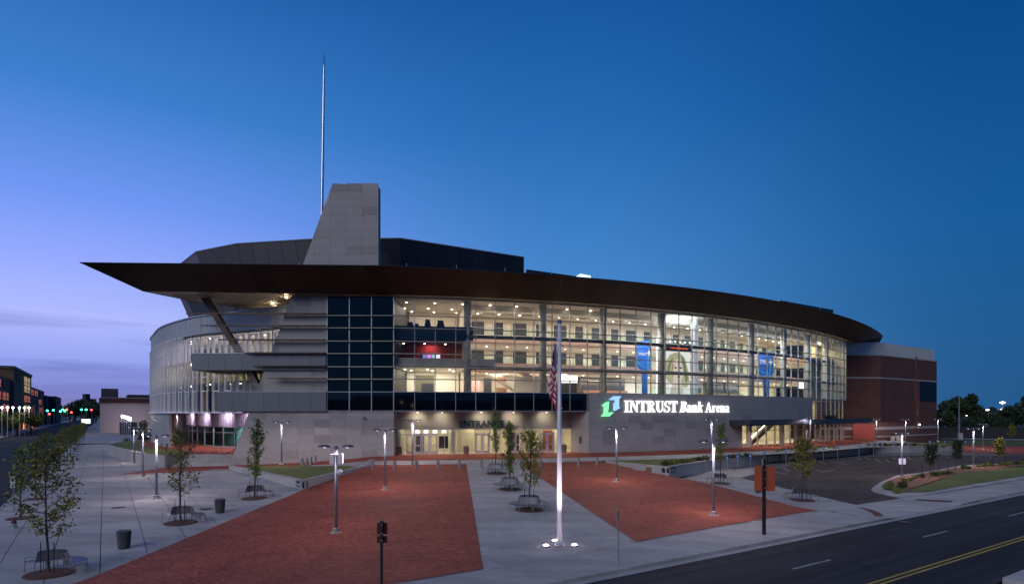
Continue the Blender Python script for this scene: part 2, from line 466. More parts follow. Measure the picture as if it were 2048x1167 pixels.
def G(px, py, dz=0.0):
    """ground point seen at a photograph pixel"""
    z = 0.4
    for _ in range(30):
        Y = (CZ - z) * FPX / (py - HY); X = (px - 1024) / FPX * Y
        z = 0.5 * z + 0.5 * (H(X, Y) + dz)
    return (X, Y)
def P(px, py, Y):
    return ((px - 1024) / FPX * Y, Y, CZ + (HY - py) / FPX * Y)
def Z0(px, py, z=0.0):
    Y = (CZ - z) * FPX / (py - HY)
    return ((px - 1024) / FPX * Y, Y)
def sheet(name, poly, step, zf, mat, parent=None, dz=0.0, **kw):
    """ground polygon, cut into a grid so that it follows the slope"""
    bm = bmesh.new()
    bm.faces.new([bm.verts.new((p[0], p[1], 0)) for p in poly])
    xs = [p[0] for p in poly]; ys = [p[1] for p in poly]
    if step:
        for ax, lo, hi in ((0, min(xs), max(xs)), (1, min(ys), max(ys))):
            c = math.floor(lo / step) * step + step
            while c < hi:
                co = (c, 0, 0) if ax == 0 else (0, c, 0); no = (1, 0, 0) if ax == 0 else (0, 1, 0)
                bmesh.ops.bisect_plane(bm, geom=bm.verts[:] + bm.edges[:] + bm.faces[:], plane_co=co, plane_no=no)
                c += step
    bmesh.ops.triangulate(bm, faces=[f for f in bm.faces if len(f.verts) > 4])
    off = rootloc(parent) if parent else Vector((0, 0, 0))
    for v in bm.verts:
        z = zf(v.co.x, v.co.y) if callable(zf) else zf
        v.co.z = z + dz
    bmesh.ops.recalc_face_normals(bm, faces=bm.faces[:])
    if sum(f.normal.z for f in bm.faces) < 0: bmesh.ops.reverse_faces(bm, faces=bm.faces[:])
    for v in bm.verts: v.co -= off
    me = bpy.data.meshes.new(name); bm.to_mesh(me); bm.free(); me.materials.append(mat)
    o = bpy.data.objects.new(name, me); COL.objects.link(o)
    if parent: o.parent = parent
    return tag(o, **kw)
def inpoly(x, y, poly):
    c = False; n = len(poly)
    for i in range(n):
        x1, y1 = poly[i]; x2, y2 = poly[(i + 1) % n]
        if (y1 > y) != (y2 > y) and x < (x2 - x1) * (y - y1) / (y2 - y1) + x1: c = not c
    return c
def text(body, size, ext, mat, name, parent, loc, h=0.0, bold=0.0, align='CENTER', **kw):
    """raised lettering standing upright on a wall of heading h"""
    cu = bpy.data.curves.new(name, 'FONT'); cu.body = body; cu.size = size; cu.extrude = ext; cu.offset = bold; cu.align_x = align
    cu.resolution_u = 3
    t = bpy.data.objects.new('tmp', cu); COL.objects.link(t)
    dg = bpy.context.evaluated_depsgraph_get(); dg.update()
    me = bpy.data.meshes.new_from_object(t.evaluated_get(dg)); bpy.data.objects.remove(t)
    me.materials.clear(); me.materials.append(mat); me.name = name
    o = bpy.data.objects.new(name, me); COL.objects.link(o)
    o.parent = parent; o.location = Vector(loc) - rootloc(parent); o.rotation_euler = (R(90), 0, h)
    return tag(o, **kw)
# ================================================================== the ground
def zflat(z): return lambda x, y: z
gb = MB(); gb.box(-4000, -600, -1.2, 4000, 6000, -0.42)
gb.build('ground', pmat('far_ground', (0.03, 0.032, 0.025), 0.95, var=0.3, scale=0.02), kind='structure', label='dark flat land stretching away beyond the arena and its streets')

# roads
road = empty('front_road', (0, 0, 0)); tag(road, 'dark asphalt street crossing the lower right corner, with dashed white and double yellow lines', kind='structure')
sheet('asphalt_surface', [ST(-400, 10.4), ST(420, 10.4), ST(420, 20.3), ST(-400, 20.3)], 0, zflat(-0.15), asphalt, parent=road)
sheet('gutter', [ST(-5.6, 20.304), ST(420, 20.304), ST(420, 20.8), ST(-5.6, 20.8)], 0, zflat(-0.142), concrete, parent=road)
def stripe(parent, s0, s1, t, w, mat, name, z=-0.146):
    return sheet(name, [ST(s0, t - w / 2), ST(s1, t - w / 2), ST(s1, t + w / 2), ST(s0, t + w / 2)], 0, zflat(z), mat, parent=parent)
for k in range(-2, 14):
    stripe(road, 27.2 + 13.55 * k, 30.6 + 13.55 * k, 16.75, 0.13, line_white, 'lane_dash')
stripe(road, -20, 400, 13.45, 0.12, line_yellow, 'centre_line'); stripe(road, -20, 400, 13.15, 0.12, line_yellow, 'centre_line')
side = empty('side_road', (0, 0, 0)); tag(side, 'dark asphalt side street running away on the left past the plaza', kind='structure')
sheet('asphalt_surface', [ST(-26, 20.31), ST(-6.9, 20.31), ST(-6.9, 1400), ST(-26, 1400)], 0, zflat(-0.15), asphalt, parent=side)
sheet('gutter', [ST(-6.896, 22), ST(-6.4, 22), ST(-6.4, 1400), ST(-6.896, 1400)], 0, zflat(-0.142), concrete, parent=side)
for k in range(0, 24):
    sheet('lane_dash', [ST(-13.7, 30 + 12 * k), ST(-13.55, 30 + 12 * k), ST(-13.55, 33.2 + 12 * k), ST(-13.7, 33.2 + 12 * k)], 0, zflat(-0.146), line_white, parent=side)
    if k % 2 == 0: sheet('lane_dash', [ST(-19.2, 34 + 12 * k), ST(-19.05, 34 + 12 * k), ST(-19.05, 37.2 + 12 * k), ST(-19.2, 37.2 + 12 * k)], 0, zflat(-0.146), line_white, parent=side)
fs = empty('far_sidewalk', (0, 0, 0)); tag(fs, 'pale pavement on the far side of the left street', kind='structure')
b_ = MB(); b_.add([(*ST(-32, 60), -0.2), (*ST(-26, 60), -0.2), (*ST(-26, 1400), -0.2), (*ST(-32, 1400), -0.2), (*ST(-32, 60), 0), (*ST(-26, 60), 0), (*ST(-26, 1400), 0), (*ST(-32, 1400), 0)],
   [(4, 5, 6, 7), (0, 1, 5, 4), (1, 2, 6, 5), (2, 3, 7, 6), (3, 0, 4, 7)]); b_.build('concrete_bed', concrete, fs)
ns = empty('near_sidewalk', (0, 0, 0)); tag(ns, 'corner of pale pavement across the front street, bottom right', kind='structure')
b_ = MB(); b_.add([(*ST(33, 0), -0.3), (*ST(33, 10.4), -0.3), (*ST(300, 10.4), -0.3), (*ST(300, 0), -0.3), (*ST(33, 0), 0), (*ST(33, 10.4), 0), (*ST(300, 10.4), 0), (*ST(300, 0), 0)],
   [(7, 6, 5, 4), (0, 1, 5, 4), (1, 2, 6, 5), (2, 3, 7, 6), (3, 0, 4, 7)]); b_.build('concrete_bed', concrete, ns)

def manhole(x, y, r, z, label):
    m = MB(); m.lathe((x, y, z), [(r * 1.12, 0), (r * 1.12, 0.012), (r, 0.012), (r, 0.006), (r * .9, 0.006), (r * .9, 0.014)], 20)
    tag(m.build('manhole_cover', pmat('cast_iron', (0.035, 0.033, 0.03), 0.6, metal=0.5)), label, 'manhole cover', 'manhole covers')
manhole(*G(236.6, 1014), 0.42, H(*G(236.6, 1014)) + .004, 'oval looking iron cover on the left plaza near the bins'); manhole(*G(413, 1017), 0.42, H(*G(413, 1017)) + .004, 'iron cover in the paving right of the second left bench')
manhole(*Z0(1811, 1043, -0.15), 0.42, -0.148, 'round iron manhole cover in the front street near the car park entrance')

# plaza pavement: bed, slabs in a grid, brick fields on top
PLZ = empty('plaza_pavement', (0, 0, 0)); tag(PLZ, 'pale concrete and red brick plaza rising from the street corner to the arena doors', kind='structure')
bed_poly = [ST(-6.25, 20.95), ST(44.6, 20.95), ST(44.6, 24.7), ST(58.2, 24.7), ST(58.2, 20.95), ST(175, 20.95), (115, 150), (85, 138), (60, 118), (30, 96), (0, 84), (-20, 82), (-40, 84), (-60, 160), ST(-6.25, 175)]
sheet('joint_bed', bed_poly, 1.6, H, joint, parent=PLZ, dz=-0.045)
sheet('far_pavement', [ST(-6.25, 175), (-60, 160), ST(14, 175), ST(6, 1400), ST(-6.25, 1400)], 0, zflat(0.2), concrete, parent=PLZ)
off10 = lambda s: arc(s, 10.0)
brickL = [(-19.0, 16.9), (-1.35, 28.4), (-5.3, 70.6)] + [off10(q) for q in (8, 5, 2)] + [(-15.8, 69.0), (-17.6, 50.9)]
brickR = [(6.9, 33.9), (22.4, 44.5), (20.6, 50.8), (16.4, 64.5), (12.0, 73.2)] + [off10(q) for q in (23, 20, 17)] + [(0.6, 72.4)]
wedge = [G(236, 948.5), G(300, 946.5), G(400, 941), (-35.2, 76.5), (-36.5, 78.4), (-44.0, 78.0)]
park = [Z0(1482, 955), Z0(1554, 935), Z0(1647, 921.5), Z0(1740, 912.5), Z0(1848, 909.5), Z0(2048, 910.5), Z0(2300, 913), Z0(2300, 921), Z0(2048, 925), Z0(1925, 931), Z0(1894, 937),
        Z0(1839, 946), Z0(1794, 951), Z0(1760, 965), Z0(1741, 978), Z0(1747, 984), Z0(1771, 990), Z0(1800, 996), Z0(1712, 1009)]
drive = [ST(43.9, 20.72), ST(58.8, 20.72), ST(60.2, 24.8), Z0(1800, 995), Z0(1771, 989), Z0(1712, 1007), Z0(1694, 1003), ST(43.9, 25)]
lawnL = [G(606, 979), (-16.0, 68.8), (-34.0, 73.3)]
wterr = [(-44.2, 78.2), (-48.2, 81.1), (-54.7, 88.2), (-59.9, 94.1), (-64.7, 99.5), (-70.0, 106.0), (-73.4, 113.0), (-76, 125), (-75, 170), (-30, 170), (-30, 82.5), (-43.5, 82.5)]
island = [Z0(2300, 921.5), Z0(2048, 925.5), Z0(1925, 931.6), Z0(1894, 937.6), Z0(1839, 946.8), Z0(1794, 952), Z0(1762, 965.5), Z0(1744, 977.5), Z0(1748, 982), Z0(1771, 987), Z0(1806, 992), ST(60, 24.6), ST(170, 24.6)]
et = [(11.4, 74.2), (16.6, 64.9), (27.1, 79.6), (37.6, 90), (41.4, 94), (62, 108.5), (66, 111), (87, 118), (90, 135)]
slabs = []
step_s, step_t = 2.0, 3.2
for i in range(0, 60):
    for j in range(0, 48):
        s0 = -6.2 + i * step_s; t0 = 21.0 + j * step_t
        q = [ST(s0 + 0.02, t0 + 0.02), ST(s0 + step_s - 0.02, t0 + 0.02), ST(s0 + step_s - 0.02, t0 + step_t - 0.02), ST(s0 + 0.02, t0 + step_t - 0.02)]
        cx, cy = sum(p[0] for p in q) / 4, sum(p[1] for p in q) / 4
        if any(inpoly(cx, cy, pl) and all(inpoly(p[0], p[1], pl) for p in q) for pl in (brickL, brickR, park, lawnL, wterr, island)): continue
        if s0 > 42 and s0 < 59 and t0 < 31: 
            if all(inpoly(p[0], p[1], drive) for p in q) or (inpoly(cx, cy, drive) and s0 > 43.5): continue
        if cy > 64 + 0.35 * cx and dist(cx, cy) < 4: continue
        if cy > 80 and cx > -36: continue
        if inpoly(cx, cy, bed_poly): slabs.append((math.hypot(cx, cy), q))
slabs.sort(key=lambda a: a[0])
rest = MB()
for n, (dd, q) in enumerate(slabs):
    g_ = 4 if dd < 110 and q[0][0] > -24 else 2
    pt = lambda i, j: (q[0][0] + (q[1][0] - q[0][0]) * i / g_ + (q[3][0] - q[0][0]) * j / g_, q[0][1] + (q[1][1] - q[0][1]) * i / g_ + (q[3][1] - q[0][1]) * j / g_)
    vs = [(*pt(i, j), H(*pt(i, j))) for j in range(g_ + 1) for i in range(g_ + 1)]
    fs_ = [(j * (g_ + 1) + i, j * (g_ + 1) + i + 1, (j + 1) * (g_ + 1) + i + 1, (j + 1) * (g_ + 1) + i) for j in range(g_) for i in range(g_)]
    rim = [i for i in range(g_)] + [j * (g_ + 1) + g_ for j in range(g_)] + [g_ * (g_ + 1) + g_ - i for i in range(g_)] + [(g_ - j) * (g_ + 1) for j in range(g_)]
    nv_ = len(vs); vs += [(vs[k][0], vs[k][1], vs[k][2] - .06) for k in rim]
    fs_ += [(rim[k], nv_ + k, nv_ + (k + 1) % len(rim), rim[(k + 1) % len(rim)]) for k in range(len(rim))]
    m = rest if n >= 298 else MB()
    m.add(vs, fs_)
    if n < 298: m.build('concrete_slab', concrete, PLZ, fix=False)
rest.build('concrete_slabs', concrete, PLZ, fix=False, kind='stuff')
sheet('brick_field', brickL, 1.5, H, brick_pave, parent=PLZ, dz=0.030)
sheet('brick_field', brickR, 1.2, H, brick_pave, parent=PLZ, dz=0.030)
sheet('brick_field', wedge, 3.0, H, brick_pave, parent=PLZ, dz=0.030)
# ring bands along the front: brick apron at the wall, concrete walk outside it
ramp_z = lambda x, y: 1.75 - 0.034 * dist(x, y)
def band(name, s0, s1, o0, o1, mat, zf, dz, st=2.5):
    m = MB(); n = max(2, int((s1 - s0) / st)); W_ = 4
    for i in range(n + 1):
        q = s0 + (s1 - s0) * i / n
        for k in range(W_ + 1):
            p = arc(q, o0 + (o1 - o0) * k / W_); m.v.append((p[0], p[1], zf(*p) + dz))
    for i in range(n):
        for k in range(W_):
            a = i * (W_ + 1) + k; m.f.append((a, a + 1, a + W_ + 2, a + W_ + 1))
    o = m.build(name, mat, PLZ, fix=False)
    if o.data.polygons[0].normal.z < 0: o.data.flip_normals()
    return o
band('brick_apron', -8.0, 0, -1.0, 6.0, brick_pave, H, 0.034)
band('brick_apron', 0.0, 106, -4.5, 6.0, brick_pave, lambda x, y: 1.75 - 0.034 * dist(x, y) if arc is None else max(1.75 - 0.034 * dist(x, y), 1.55), 0.034)
band('brick_apron', -21.0, -8.0, -0.2, 5.0, brick_pave, H, 0.034)
band('concrete_walk', -12.0, 0, 6.0, 10.0, concrete, H, 0.036)
band('concrete_walk', 0.0, 106, 6.0, 10.2, concrete, ramp_z, 0.040)
# driveway, tactile strips, car park
def zdrive(x, y):
    t = x * VX + y * VY
    s = x * UX + y * UY
    k = min(1, max(0, (min(s - 44.6, 58.2 - s)) / 1.6))
    return -0.145 * k * (1 - min(1, max(0, (t - 20.9) / 3.6)))
sheet('driveway', drive, 0.8, zdrive, concrete, parent=PLZ, dz=0.014)
sheet('drive_base', [ST(40.5, 20.72), ST(61, 20.72), ST(61, 29), ST(40.5, 29)], 0.8, zdrive, concrete, parent=PLZ, dz=-0.012)
tact = pmat('tactile_red', (0.16, 0.045, 0.035), 0.8, var=0.1)
sheet('tactile_strip', [Z0(1712, 1013), Z0(1728, 1014.5), Z0(1745, 1018), Z0(1760, 1023), Z0(1768, 1029), Z0(1750, 1030), Z0(1744, 1024), Z0(1730, 1018)], .6, lambda x, y: zdrive(x, y) + .03, tact, parent=PLZ)
sheet('tactile_strip', [Z0(1831, 997.5), Z0(1905, 1001), Z0(1903, 1003), Z0(1831, 999)], 0, 0.03, tact, parent=PLZ)
cp = empty('car_park', (0, 0, 0)); tag(cp, 'brownish asphalt car park with worn white bay lines beside the raised beds', kind='structure')
sheet('asphalt_surface', park, 0, zflat(0.035), asphalt_old, parent=cp)
for a, b in ((((1510, 948)), (1545, 953)), ((1548, 943), (1580, 950)), ((1566, 935), (1578, 942)), ((1588, 935), (1608, 942)), ((1640, 923), (1650, 928)), ((1660, 921), (1676, 926)),
             ((1680, 925), (1696, 930)), ((1712, 914), (1722, 919)), ((1728, 913), (1740, 919)), ((1630, 938), (1646, 943)), ((1646, 943), (1668, 939)), ((1612, 937), (1630, 934)), ((1668, 931), (1690, 934)),
             ((1750, 917), (1762, 924)), ((1770, 918), (1780, 924)), ((1785, 914), (1792, 918)), ((1800, 914), (1832, 918)), ((1812, 912), (1822, 919)), ((1840, 914), (1850, 918)), ((1890, 912), (1900, 916)),
             ((1945, 911), (1960, 914)), ((1975, 912), (1986, 915))):
    p, q = Vector(Z0(*a)), Vector(Z0(*b)); d = (q - p).normalized() * 0.065; nrm = Vector((-d.y, d.x))
    sheet('bay_line', [p - nrm, q - nrm, q + nrm, p + nrm], 0, 0.039, line_white, parent=cp)
isl = empty('parking_island', (0, 0, 0)); tag(isl, 'kerbed island with orange mulch and a strip of lawn between car park and street', kind='structure')
ib = MB(); ib.prism(island, -0.1, 0.13); ib.build('kerb_bed', concrete, isl)
mul = [Z0(2300, 924), Z0(2048, 928), Z0(1925, 934), Z0(1894, 940), Z0(1839, 949.5), Z0(1794, 956), Z0(1772, 966), Z0(1762, 975), Z0(1768, 980), Z0(1784, 984), Z0(1804, 986.5), Z0(1894, 956.5), Z0(1925, 947.5), Z0(2048, 933), Z0(2300, 928)]
sheet('mulch_bed', mul, 2.0, lambda x, y: 0.15 + 0.05 * math.sin(x * 1.3) * math.sin(y * 1.7), mulch, parent=isl, dz=0.03)
sheet('lawn', [Z0(1804, 987), Z0(1894, 957), Z0(1925, 948), Z0(2048, 933.4), Z0(2300, 928.3), Z0(2300, 938), Z0(2048, 953.5), Z0(1930, 973), Z0(1856, 986.5)], 2.0, zflat(0.16), grass_m, parent=isl)

# kerbs, stone by stone
kb = empty('kerb', (0, 0, 0)); tag(kb, 'concrete kerb edging the plaza along both streets, laid in lengths', kind='structure')
def kerb_run(fn, a, b, L=3.05):
    q = a
    while q < b:
        e = min(q + L - 0.015, b); m = MB(); c0 = fn(q); c1 = fn(e)
        m.add([(*c0[0], -0.3), (*c1[0], -0.3), (*c1[1], -0.3), (*c0[1], -0.3), (*c0[0], 0.012), (*c1[0], 0.012), (*c1[1], 0.018), (*c0[1], 0.018)],
              [(4, 5, 6, 7), (0, 1, 5, 4), (1, 2, 6, 5), (2, 3, 7, 6), (3, 0, 4, 7)])
        m.build('kerb_stone', concrete, kb); q += L
kerb_run(lambda q: (ST(q, 20.8), ST(q, 20.97)), -3.0, 44.7)
kerb_run(lambda q: (ST(q, 20.8), ST(q, 20.97)), 57.5, 150.0)
q = 44.71
while q < 57.4:
    e = min(q + 1.05, 57.49); m = MB(); a0, a1, b0_, b1_ = ST(q, 20.79), ST(q, 20.99), ST(e, 20.79), ST(e, 20.99); za, zb = zdrive(*a1) + .022, zdrive(*b1_) + .022
    m.add([(*a0, -.3), (*b0_, -.3), (*b1_, -.3), (*a1, -.3), (*a0, za), (*b0_, zb), (*b1_, zb), (*a1, za)], [(4, 5, 6, 7), (0, 1, 5, 4), (1, 2, 6, 5), (2, 3, 7, 6), (3, 0, 4, 7)])
    m.build('dropped_kerb_stone', concrete, kb); q = e + .012
kerb_run(lambda q: (ST(-6.4, q), ST(-6.22, q)), 24.0, 200.0, 4.0)

# east terrace: planted bank behind a concrete retaining wall
def wz(x): return float(np.interp(x, [11, 16.5, 27, 37, 41, 87], [1.40, 1.50, 1.25, 1.02, 1.0, 0.92]))
def T(x, y):
    d = dist(x, y)
    return 1.42 + (wz(x) - 1.42) * min(1, max(0, (d - 10) / 10.0))
ter = empty('east_terrace', (0, 0, 0)); tag(ter, 'raised lawn and shrub bank between arena walk and car park', kind='structure')
inner = [arc(q, 9.9) for q in (104, 98, 92, 86, 80, 74, 68, 62, 56, 50, 44, 38, 32, 28, 26)]
sheet('lawn', [et[0]] + et[1:-1] + [(88.5, 124)] + inner, 3.0, T, grass_m, parent=ter, dz=0.0)
def inset(p, q, w):
    d = (Vector(q) - Vector(p)).normalized(); n_ = Vector((-d.y, d.x)); return [Vector(p), Vector(q), Vector(q) + n_ * w, Vector(p) + n_ * w]
path = et[1:-1]
ml = [Vector(p) for p in path]
mi = []
for i, p in enumerate(ml):
    a = ml[max(0, i - 1)]; b = ml[min(len(ml) - 1, i + 1)]; d = (b - a).normalized(); n_ = Vector((-d.y, d.x))
    mi.append(p + n_ * (3.2 if i else 0.2) + (d * 3.0 if i == 0 else Vector((0, 0))))
sheet('mulch_bed', [tuple(p) for p in ml] + [tuple(p) for p in mi[::-1]], 2.0, T, mulch_dk, parent=ter, dz=0.04)

def retaining_wall(label, pts, tops, bots, w=0.32, L=3.0, cap=True):
    """pts plan polyline; wall panels of length L with recessed joints and a coping"""
    root = empty('retaining_wall', (pts[0][0], pts[0][1], bots[0]), label, 'retaining wall', 'low concrete retaining walls of the plaza')
    for i in range(len(pts) - 1):
        p, q = Vector(pts[i]), Vector(pts[i + 1]); d = q - p; n = max(1, round(d.length / L)); dn = d.normalized(); nn = Vector((-dn.y, dn.x)) * w
        for k in range(n):
            a = p + d * (k / n) + dn * 0.012; b = p + d * ((k + 1) / n) - dn * 0.012
            za, zb = (tops[i] + (tops[i + 1] - tops[i]) * f for f in (k / n, (k + 1) / n))
            ba, bb = (bots[i] + (bots[i + 1] - bots[i]) * f for f in (k / n, (k + 1) / n))
            m = MB(); a2, b2 = a + nn, b + nn
            m.add([(*a, ba - .3), (*b, bb - .3), (*b2, bb - .3), (*a2, ba - .3), (*a, za - .1), (*b, zb - .1), (*b2, zb - .1), (*a2, za - .1)],
                  [(3, 2, 1, 0), (4, 5, 6, 7), (0, 1, 5, 4), (1, 2, 6, 5), (2, 3, 7, 6), (3, 0, 4, 7)])
            m.build('wall_panel', concrete_wall, root)
        m = MB(); o_ = -nn * 0.10; a, b = p + o_, q + o_; a2, b2 = p + nn * 1.1, q + nn * 1.1
        m.add([(*a, tops[i] - .097), (*b, tops[i + 1] - .097), (*b2, tops[i + 1] - .097), (*a2, tops[i] - .097), (*a, tops[i] + .02), (*b, tops[i + 1] + .02), (*b2, tops[i + 1] + .02), (*a2, tops[i] + .02)],
              [(3, 2, 1, 0), (4, 5, 6, 7), (0, 1, 5, 4), (1, 2, 6, 5), (2, 3, 7, 6), (3, 0, 4, 7)])
        m.build('coping', concrete, root)
    return root
rw1 = retaining_wall('low concrete wall tapering beside the right brick field up to its plaque corner', [et[0], et[1]], [1.46, 1.56], [H(*et[0]), H(*et[1])])
rw2 = retaining_wall('long concrete wall with a plaque running from the brick field along the car park', et[1:4], [1.58, 1.33, 1.10], [H(*p) for p in et[1:4]])
rw3 = retaining_wall('concrete wall between the two gaps, behind the blue signs', et[4:6], [1.08, 1.04], [0, 0])
rw4 = retaining_wall('farthest concrete wall of the car park, ending by the brick corner', et[6:8], [1.0, 1.0], [0, 0])
bm_ = MB(); bm_.obox(((et[3][0] + et[4][0]) / 2 + .5, (et[3][1] + et[4][1]) / 2 + 1.2), math.atan2(4, 3.8), 5.5, .3, -.2, .95); bm_.obox((64.3, 111.3), .5, 5.0, .3, -.2, .9)
bm_.build('recess_wall', concrete, ter)

# west wedge lawn by the stone wall
wl_ = empty('wedge_lawn', (0, 0, 0)); tag(wl_, 'triangular raised lawn in front of the slanted stone wall', kind='structure')
c0 = lawnL[0]
def zwl(x, y):
    A_ = np.array([[c0[0], c0[1], 1], [-16.0, 68.8, 1], [-34.0, 73.3, 1]]); b_ = np.array([1.52, 1.38, 0.90]); k_ = np.linalg.solve(A_, b_)
    return float(k_[0] * x + k_[1] * y + k_[2])
sheet('lawn', lawnL, 3, zwl, grass_m, parent=wl_)
rw5 = retaining_wall('concrete wedge wall with a plaque, facing the open left plaza', [(-34.0, 73.3), c0], [1.0, 1.62], [0.5, H(*c0)], w=0.3)
rw6 = retaining_wall('concrete wedge wall facing the left brick field, fading into the walk', [c0, (-16.0, 68.8)], [1.62, 1.46], [H(*c0), 1.3], w=0.3)
# west terrace with curved wall and steps
wt = empty('west_terrace', (0, 0, 0)); tag(wt, 'raised brick terrace with a crescent lawn in front of the round glass wing', kind='structure')
tb = MB(); tb.prism(wterr, -0.3, 1.75); tb.build('terrace_bed', concrete_wall, wt)
sheet('brick_terrace', [(p[0] * 0.999 + 0.05, p[1] + 0.1) for p in wterr[:-2]] + [(-30, 82.6), (-43.5, 82.6)], 0, zflat(1.757), brick_pave, parent=wt)
sheet('lawn', [(-44.3, 78.5), (-48.1, 81.5), (-54.5, 88.6), (-59.7, 94.5), (-64.5, 99.9), (-69.7, 106.3), (-73.0, 113), (-75, 125), (-72.5, 124), (-69.7, 113), (-62.4, 103.5), (-55.2, 94.8), (-49.5, 90.5), (-43.8, 84)], 0, zflat(1.80), grass_m, parent=wt)
rw7 = retaining_wall('curved concrete wall sweeping round the crescent lawn by the steps', [(-75.6, 125)] + [p for p in wterr[6::-1]], [1.86] * 8, [0.3] * 8, w=-0.32)
st_ = empty('stairs', (-40, 79, 0.3), 'wide concrete steps with steel handrails up to the round wing terrace', 'stairs')
for k in range(9):
    m = MB(); m.box(-43.6, 78.4 + k * 0.42, 0.0, -36.2, 82.6, 0.42 + (k + 1) * 0.148); m.build('stair_step', concrete, st_)
for xr in (-43.2, -40.0, -37.2):
    m = MB(); za, zb = 0.45, 1.78
    m.tube([(xr, 77.9, za + .0), (xr, 77.9, za + .95), (xr, 78.4, za + .95), (xr, 82.4, zb + .95), (xr, 83.2, zb + .95), (xr, 83.2, zb)], .035, 6)
    m.tube([(xr, 80.3, 1.1), (xr, 80.3, 2.06)], .03, 6); m.build('handrail', alum, st_)
# far-right ground
fr = empty('east_grounds', (0, 0, 0)); tag(fr, 'brick path, lawn strip and side road beyond the brick wing', kind='structure')
sheet('brick_path', [Z0(1926, 890), Z0(2100, 893), Z0(2100, 909), Z0(2048, 909), Z0(1926, 904)], 0, 0.02, brick_pave, parent=fr, dz=0.02)
sheet('lawn', [Z0(1780, 883), Z0(1900, 879.5), Z0(2150, 881), Z0(2150, 891.5), Z0(1926, 888), Z0(1800, 889)], 0, 0.03, grass_m, parent=fr, dz=0.02)
sheet('path', [Z0(1880, 875.8), Z0(2150, 879), Z0(2150, 881.5), Z0(1880, 877.5)], 0, 0.05, concrete, parent=fr, dz=0.01)
sheet('asphalt_surface', [Z0(1870, 867.5), Z0(2200, 869), Z0(2200, 879), Z0(1870, 875.5)], 0, 0.0, asphalt, parent=fr, dz=0.03)
sheet('path', [Z0(1870, 866.5), Z0(2200, 868), Z0(2200, 869.2), Z0(1870, 867.6)], 0, 0.0, concrete, parent=fr, dz=0.05)
# ================================================================== the arena
AR = empty('arena_building', (0, 90, 1.75), 'large glass fronted arena with dark swooping roof, stone walls and lit lettering', 'arena')
def part(name, **kw):
    o = bpy.data.objects.new(name, None); COL.objects.link(o); o.parent = AR; o.empty_display_size = .3
    return tag(o, **kw)
def sweep(s0, s1, o0, o1, z0, z1, st=PW, m=None, zf=None):
    """solid following the front: between offsets o0>o1 and heights z0..z1"""
    m = m or MB(); n = max(1, int(math.ceil((s1 - s0) / st - 1e-6))); base = len(m.v)
    for i in range(n + 1):
        q = s0 + (s1 - s0) * i / n; a, b = arc(q, o0), arc(q, o1)
        m.v += [(a[0], a[1], z0), (b[0], b[1], z0), (b[0], b[1], z1), (a[0], a[1], z1)]
    for i in range(n):
        for j in range(4):
            a = base + i * 4 + j; b = base + i * 4 + (j + 1) % 4
            m.f.append((a, b, b + 4, a + 4))
    m.f.append((base, base + 1, base + 2, base + 3)); e = base + n * 4; m.f.append((e + 3, e + 2, e + 1, e))
    return m
def s_at(px, off=0.0):
    """station on the front seen at photograph column px"""
    lo, hi = 0.0, 125.0
    for _ in range(50):
        c = (lo + hi) / 2; p = arc(c, off)
        if 1024 + p[0] / p[1] * FPX < px: lo = c
        else: hi = c
    return (lo + hi) / 2
ZR = [7.57, 10.03, 11.7, 13.3, 15.0, 16.6, 18.3, 19.9, 22.43]
LW = 8.6 / 3
S_END = 38 * PW
cube = MB().box(-.5, -.5, -.5, .5, .5, .5).mesh('unit_pane')
def unit(mat, name):
    me = cube.copy(); me.name = name; me.materials.append(mat); return me
pane_c, pane_d, pane_k = unit(glass, 'pane_clear'), unit(glass_dark, 'pane_dark'), unit(glass_black, 'pane_black')
# --- curtain wall ---
cw = part('curtain_wall')
def pane(me, s0, s1, z0, z1, parent, off=0.0, name='glass_pane', th=0.03):
    a, b = arc(s0, off), arc(s1, off)
    if s0 >= 0 and s1 > 0 and s0 == 0: a = arc(0.0001, off)
    h = math.atan2(b[1] - a[1], b[0] - a[0]); w = math.hypot(b[0] - a[0], b[1] - a[1])
    return link(name, me, parent, ((a[0] + b[0]) / 2, (a[1] + b[1]) / 2, (z0 + z1) / 2), h, (w - .05, th, z1 - z0 - .05))
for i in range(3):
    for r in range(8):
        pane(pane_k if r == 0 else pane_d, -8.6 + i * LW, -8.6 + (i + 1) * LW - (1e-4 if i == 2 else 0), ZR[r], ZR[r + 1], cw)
for k in range(38):
    for r in range(8):
        if r == 0 and k >= 10: continue
        pane(pane_k if r == 0 else pane_c, k * PW, (k + 1) * PW, ZR[r], ZR[r + 1], cw)
def mullion(s, z0, z1, mat, parent, off=0.06, w=.11, d=.20, name='mullion'):
    p = arc(s, off); m = MB(); m.obox(p, hd(s), w, d, z0, z1); return m.build(name, mat, parent, fix=False)
for i in range(4): mullion(-8.6 + i * LW if i < 3 else -0.01, 7.5, 22.5, alum, cw)
for k in range(1, 39): mullion(k * PW, 7.5 if k <= 10 else 10.0, 22.5, alum if (k < 11 or k > 21) else alum_tan, cw, w=.085 if k < 24 else .12)
for r, z in enumerate(ZR):
    s0 = -8.55
    s1 = S_END if r else 26.6
    m = MB(); m.box(-15.3 - 8.6, 78.86, z - .04, -15.3, 79.06, z + .04); sweep(0, s1, .16, -.04, z - .045, z + .045, m=m); m.build('transom', alum if r < 2 else alum_tan, cw)
    if 1 < r < 8:      # projecting sunshade blades
        m = MB(); m.box(-15.3 - 8.6, 78.5, z - .10, -15.3, 78.84, z - .055); sweep(0, S_END, .52, .18, z - .10, z - .055, m=m); m.build('sunshade', alum_tan, cw)
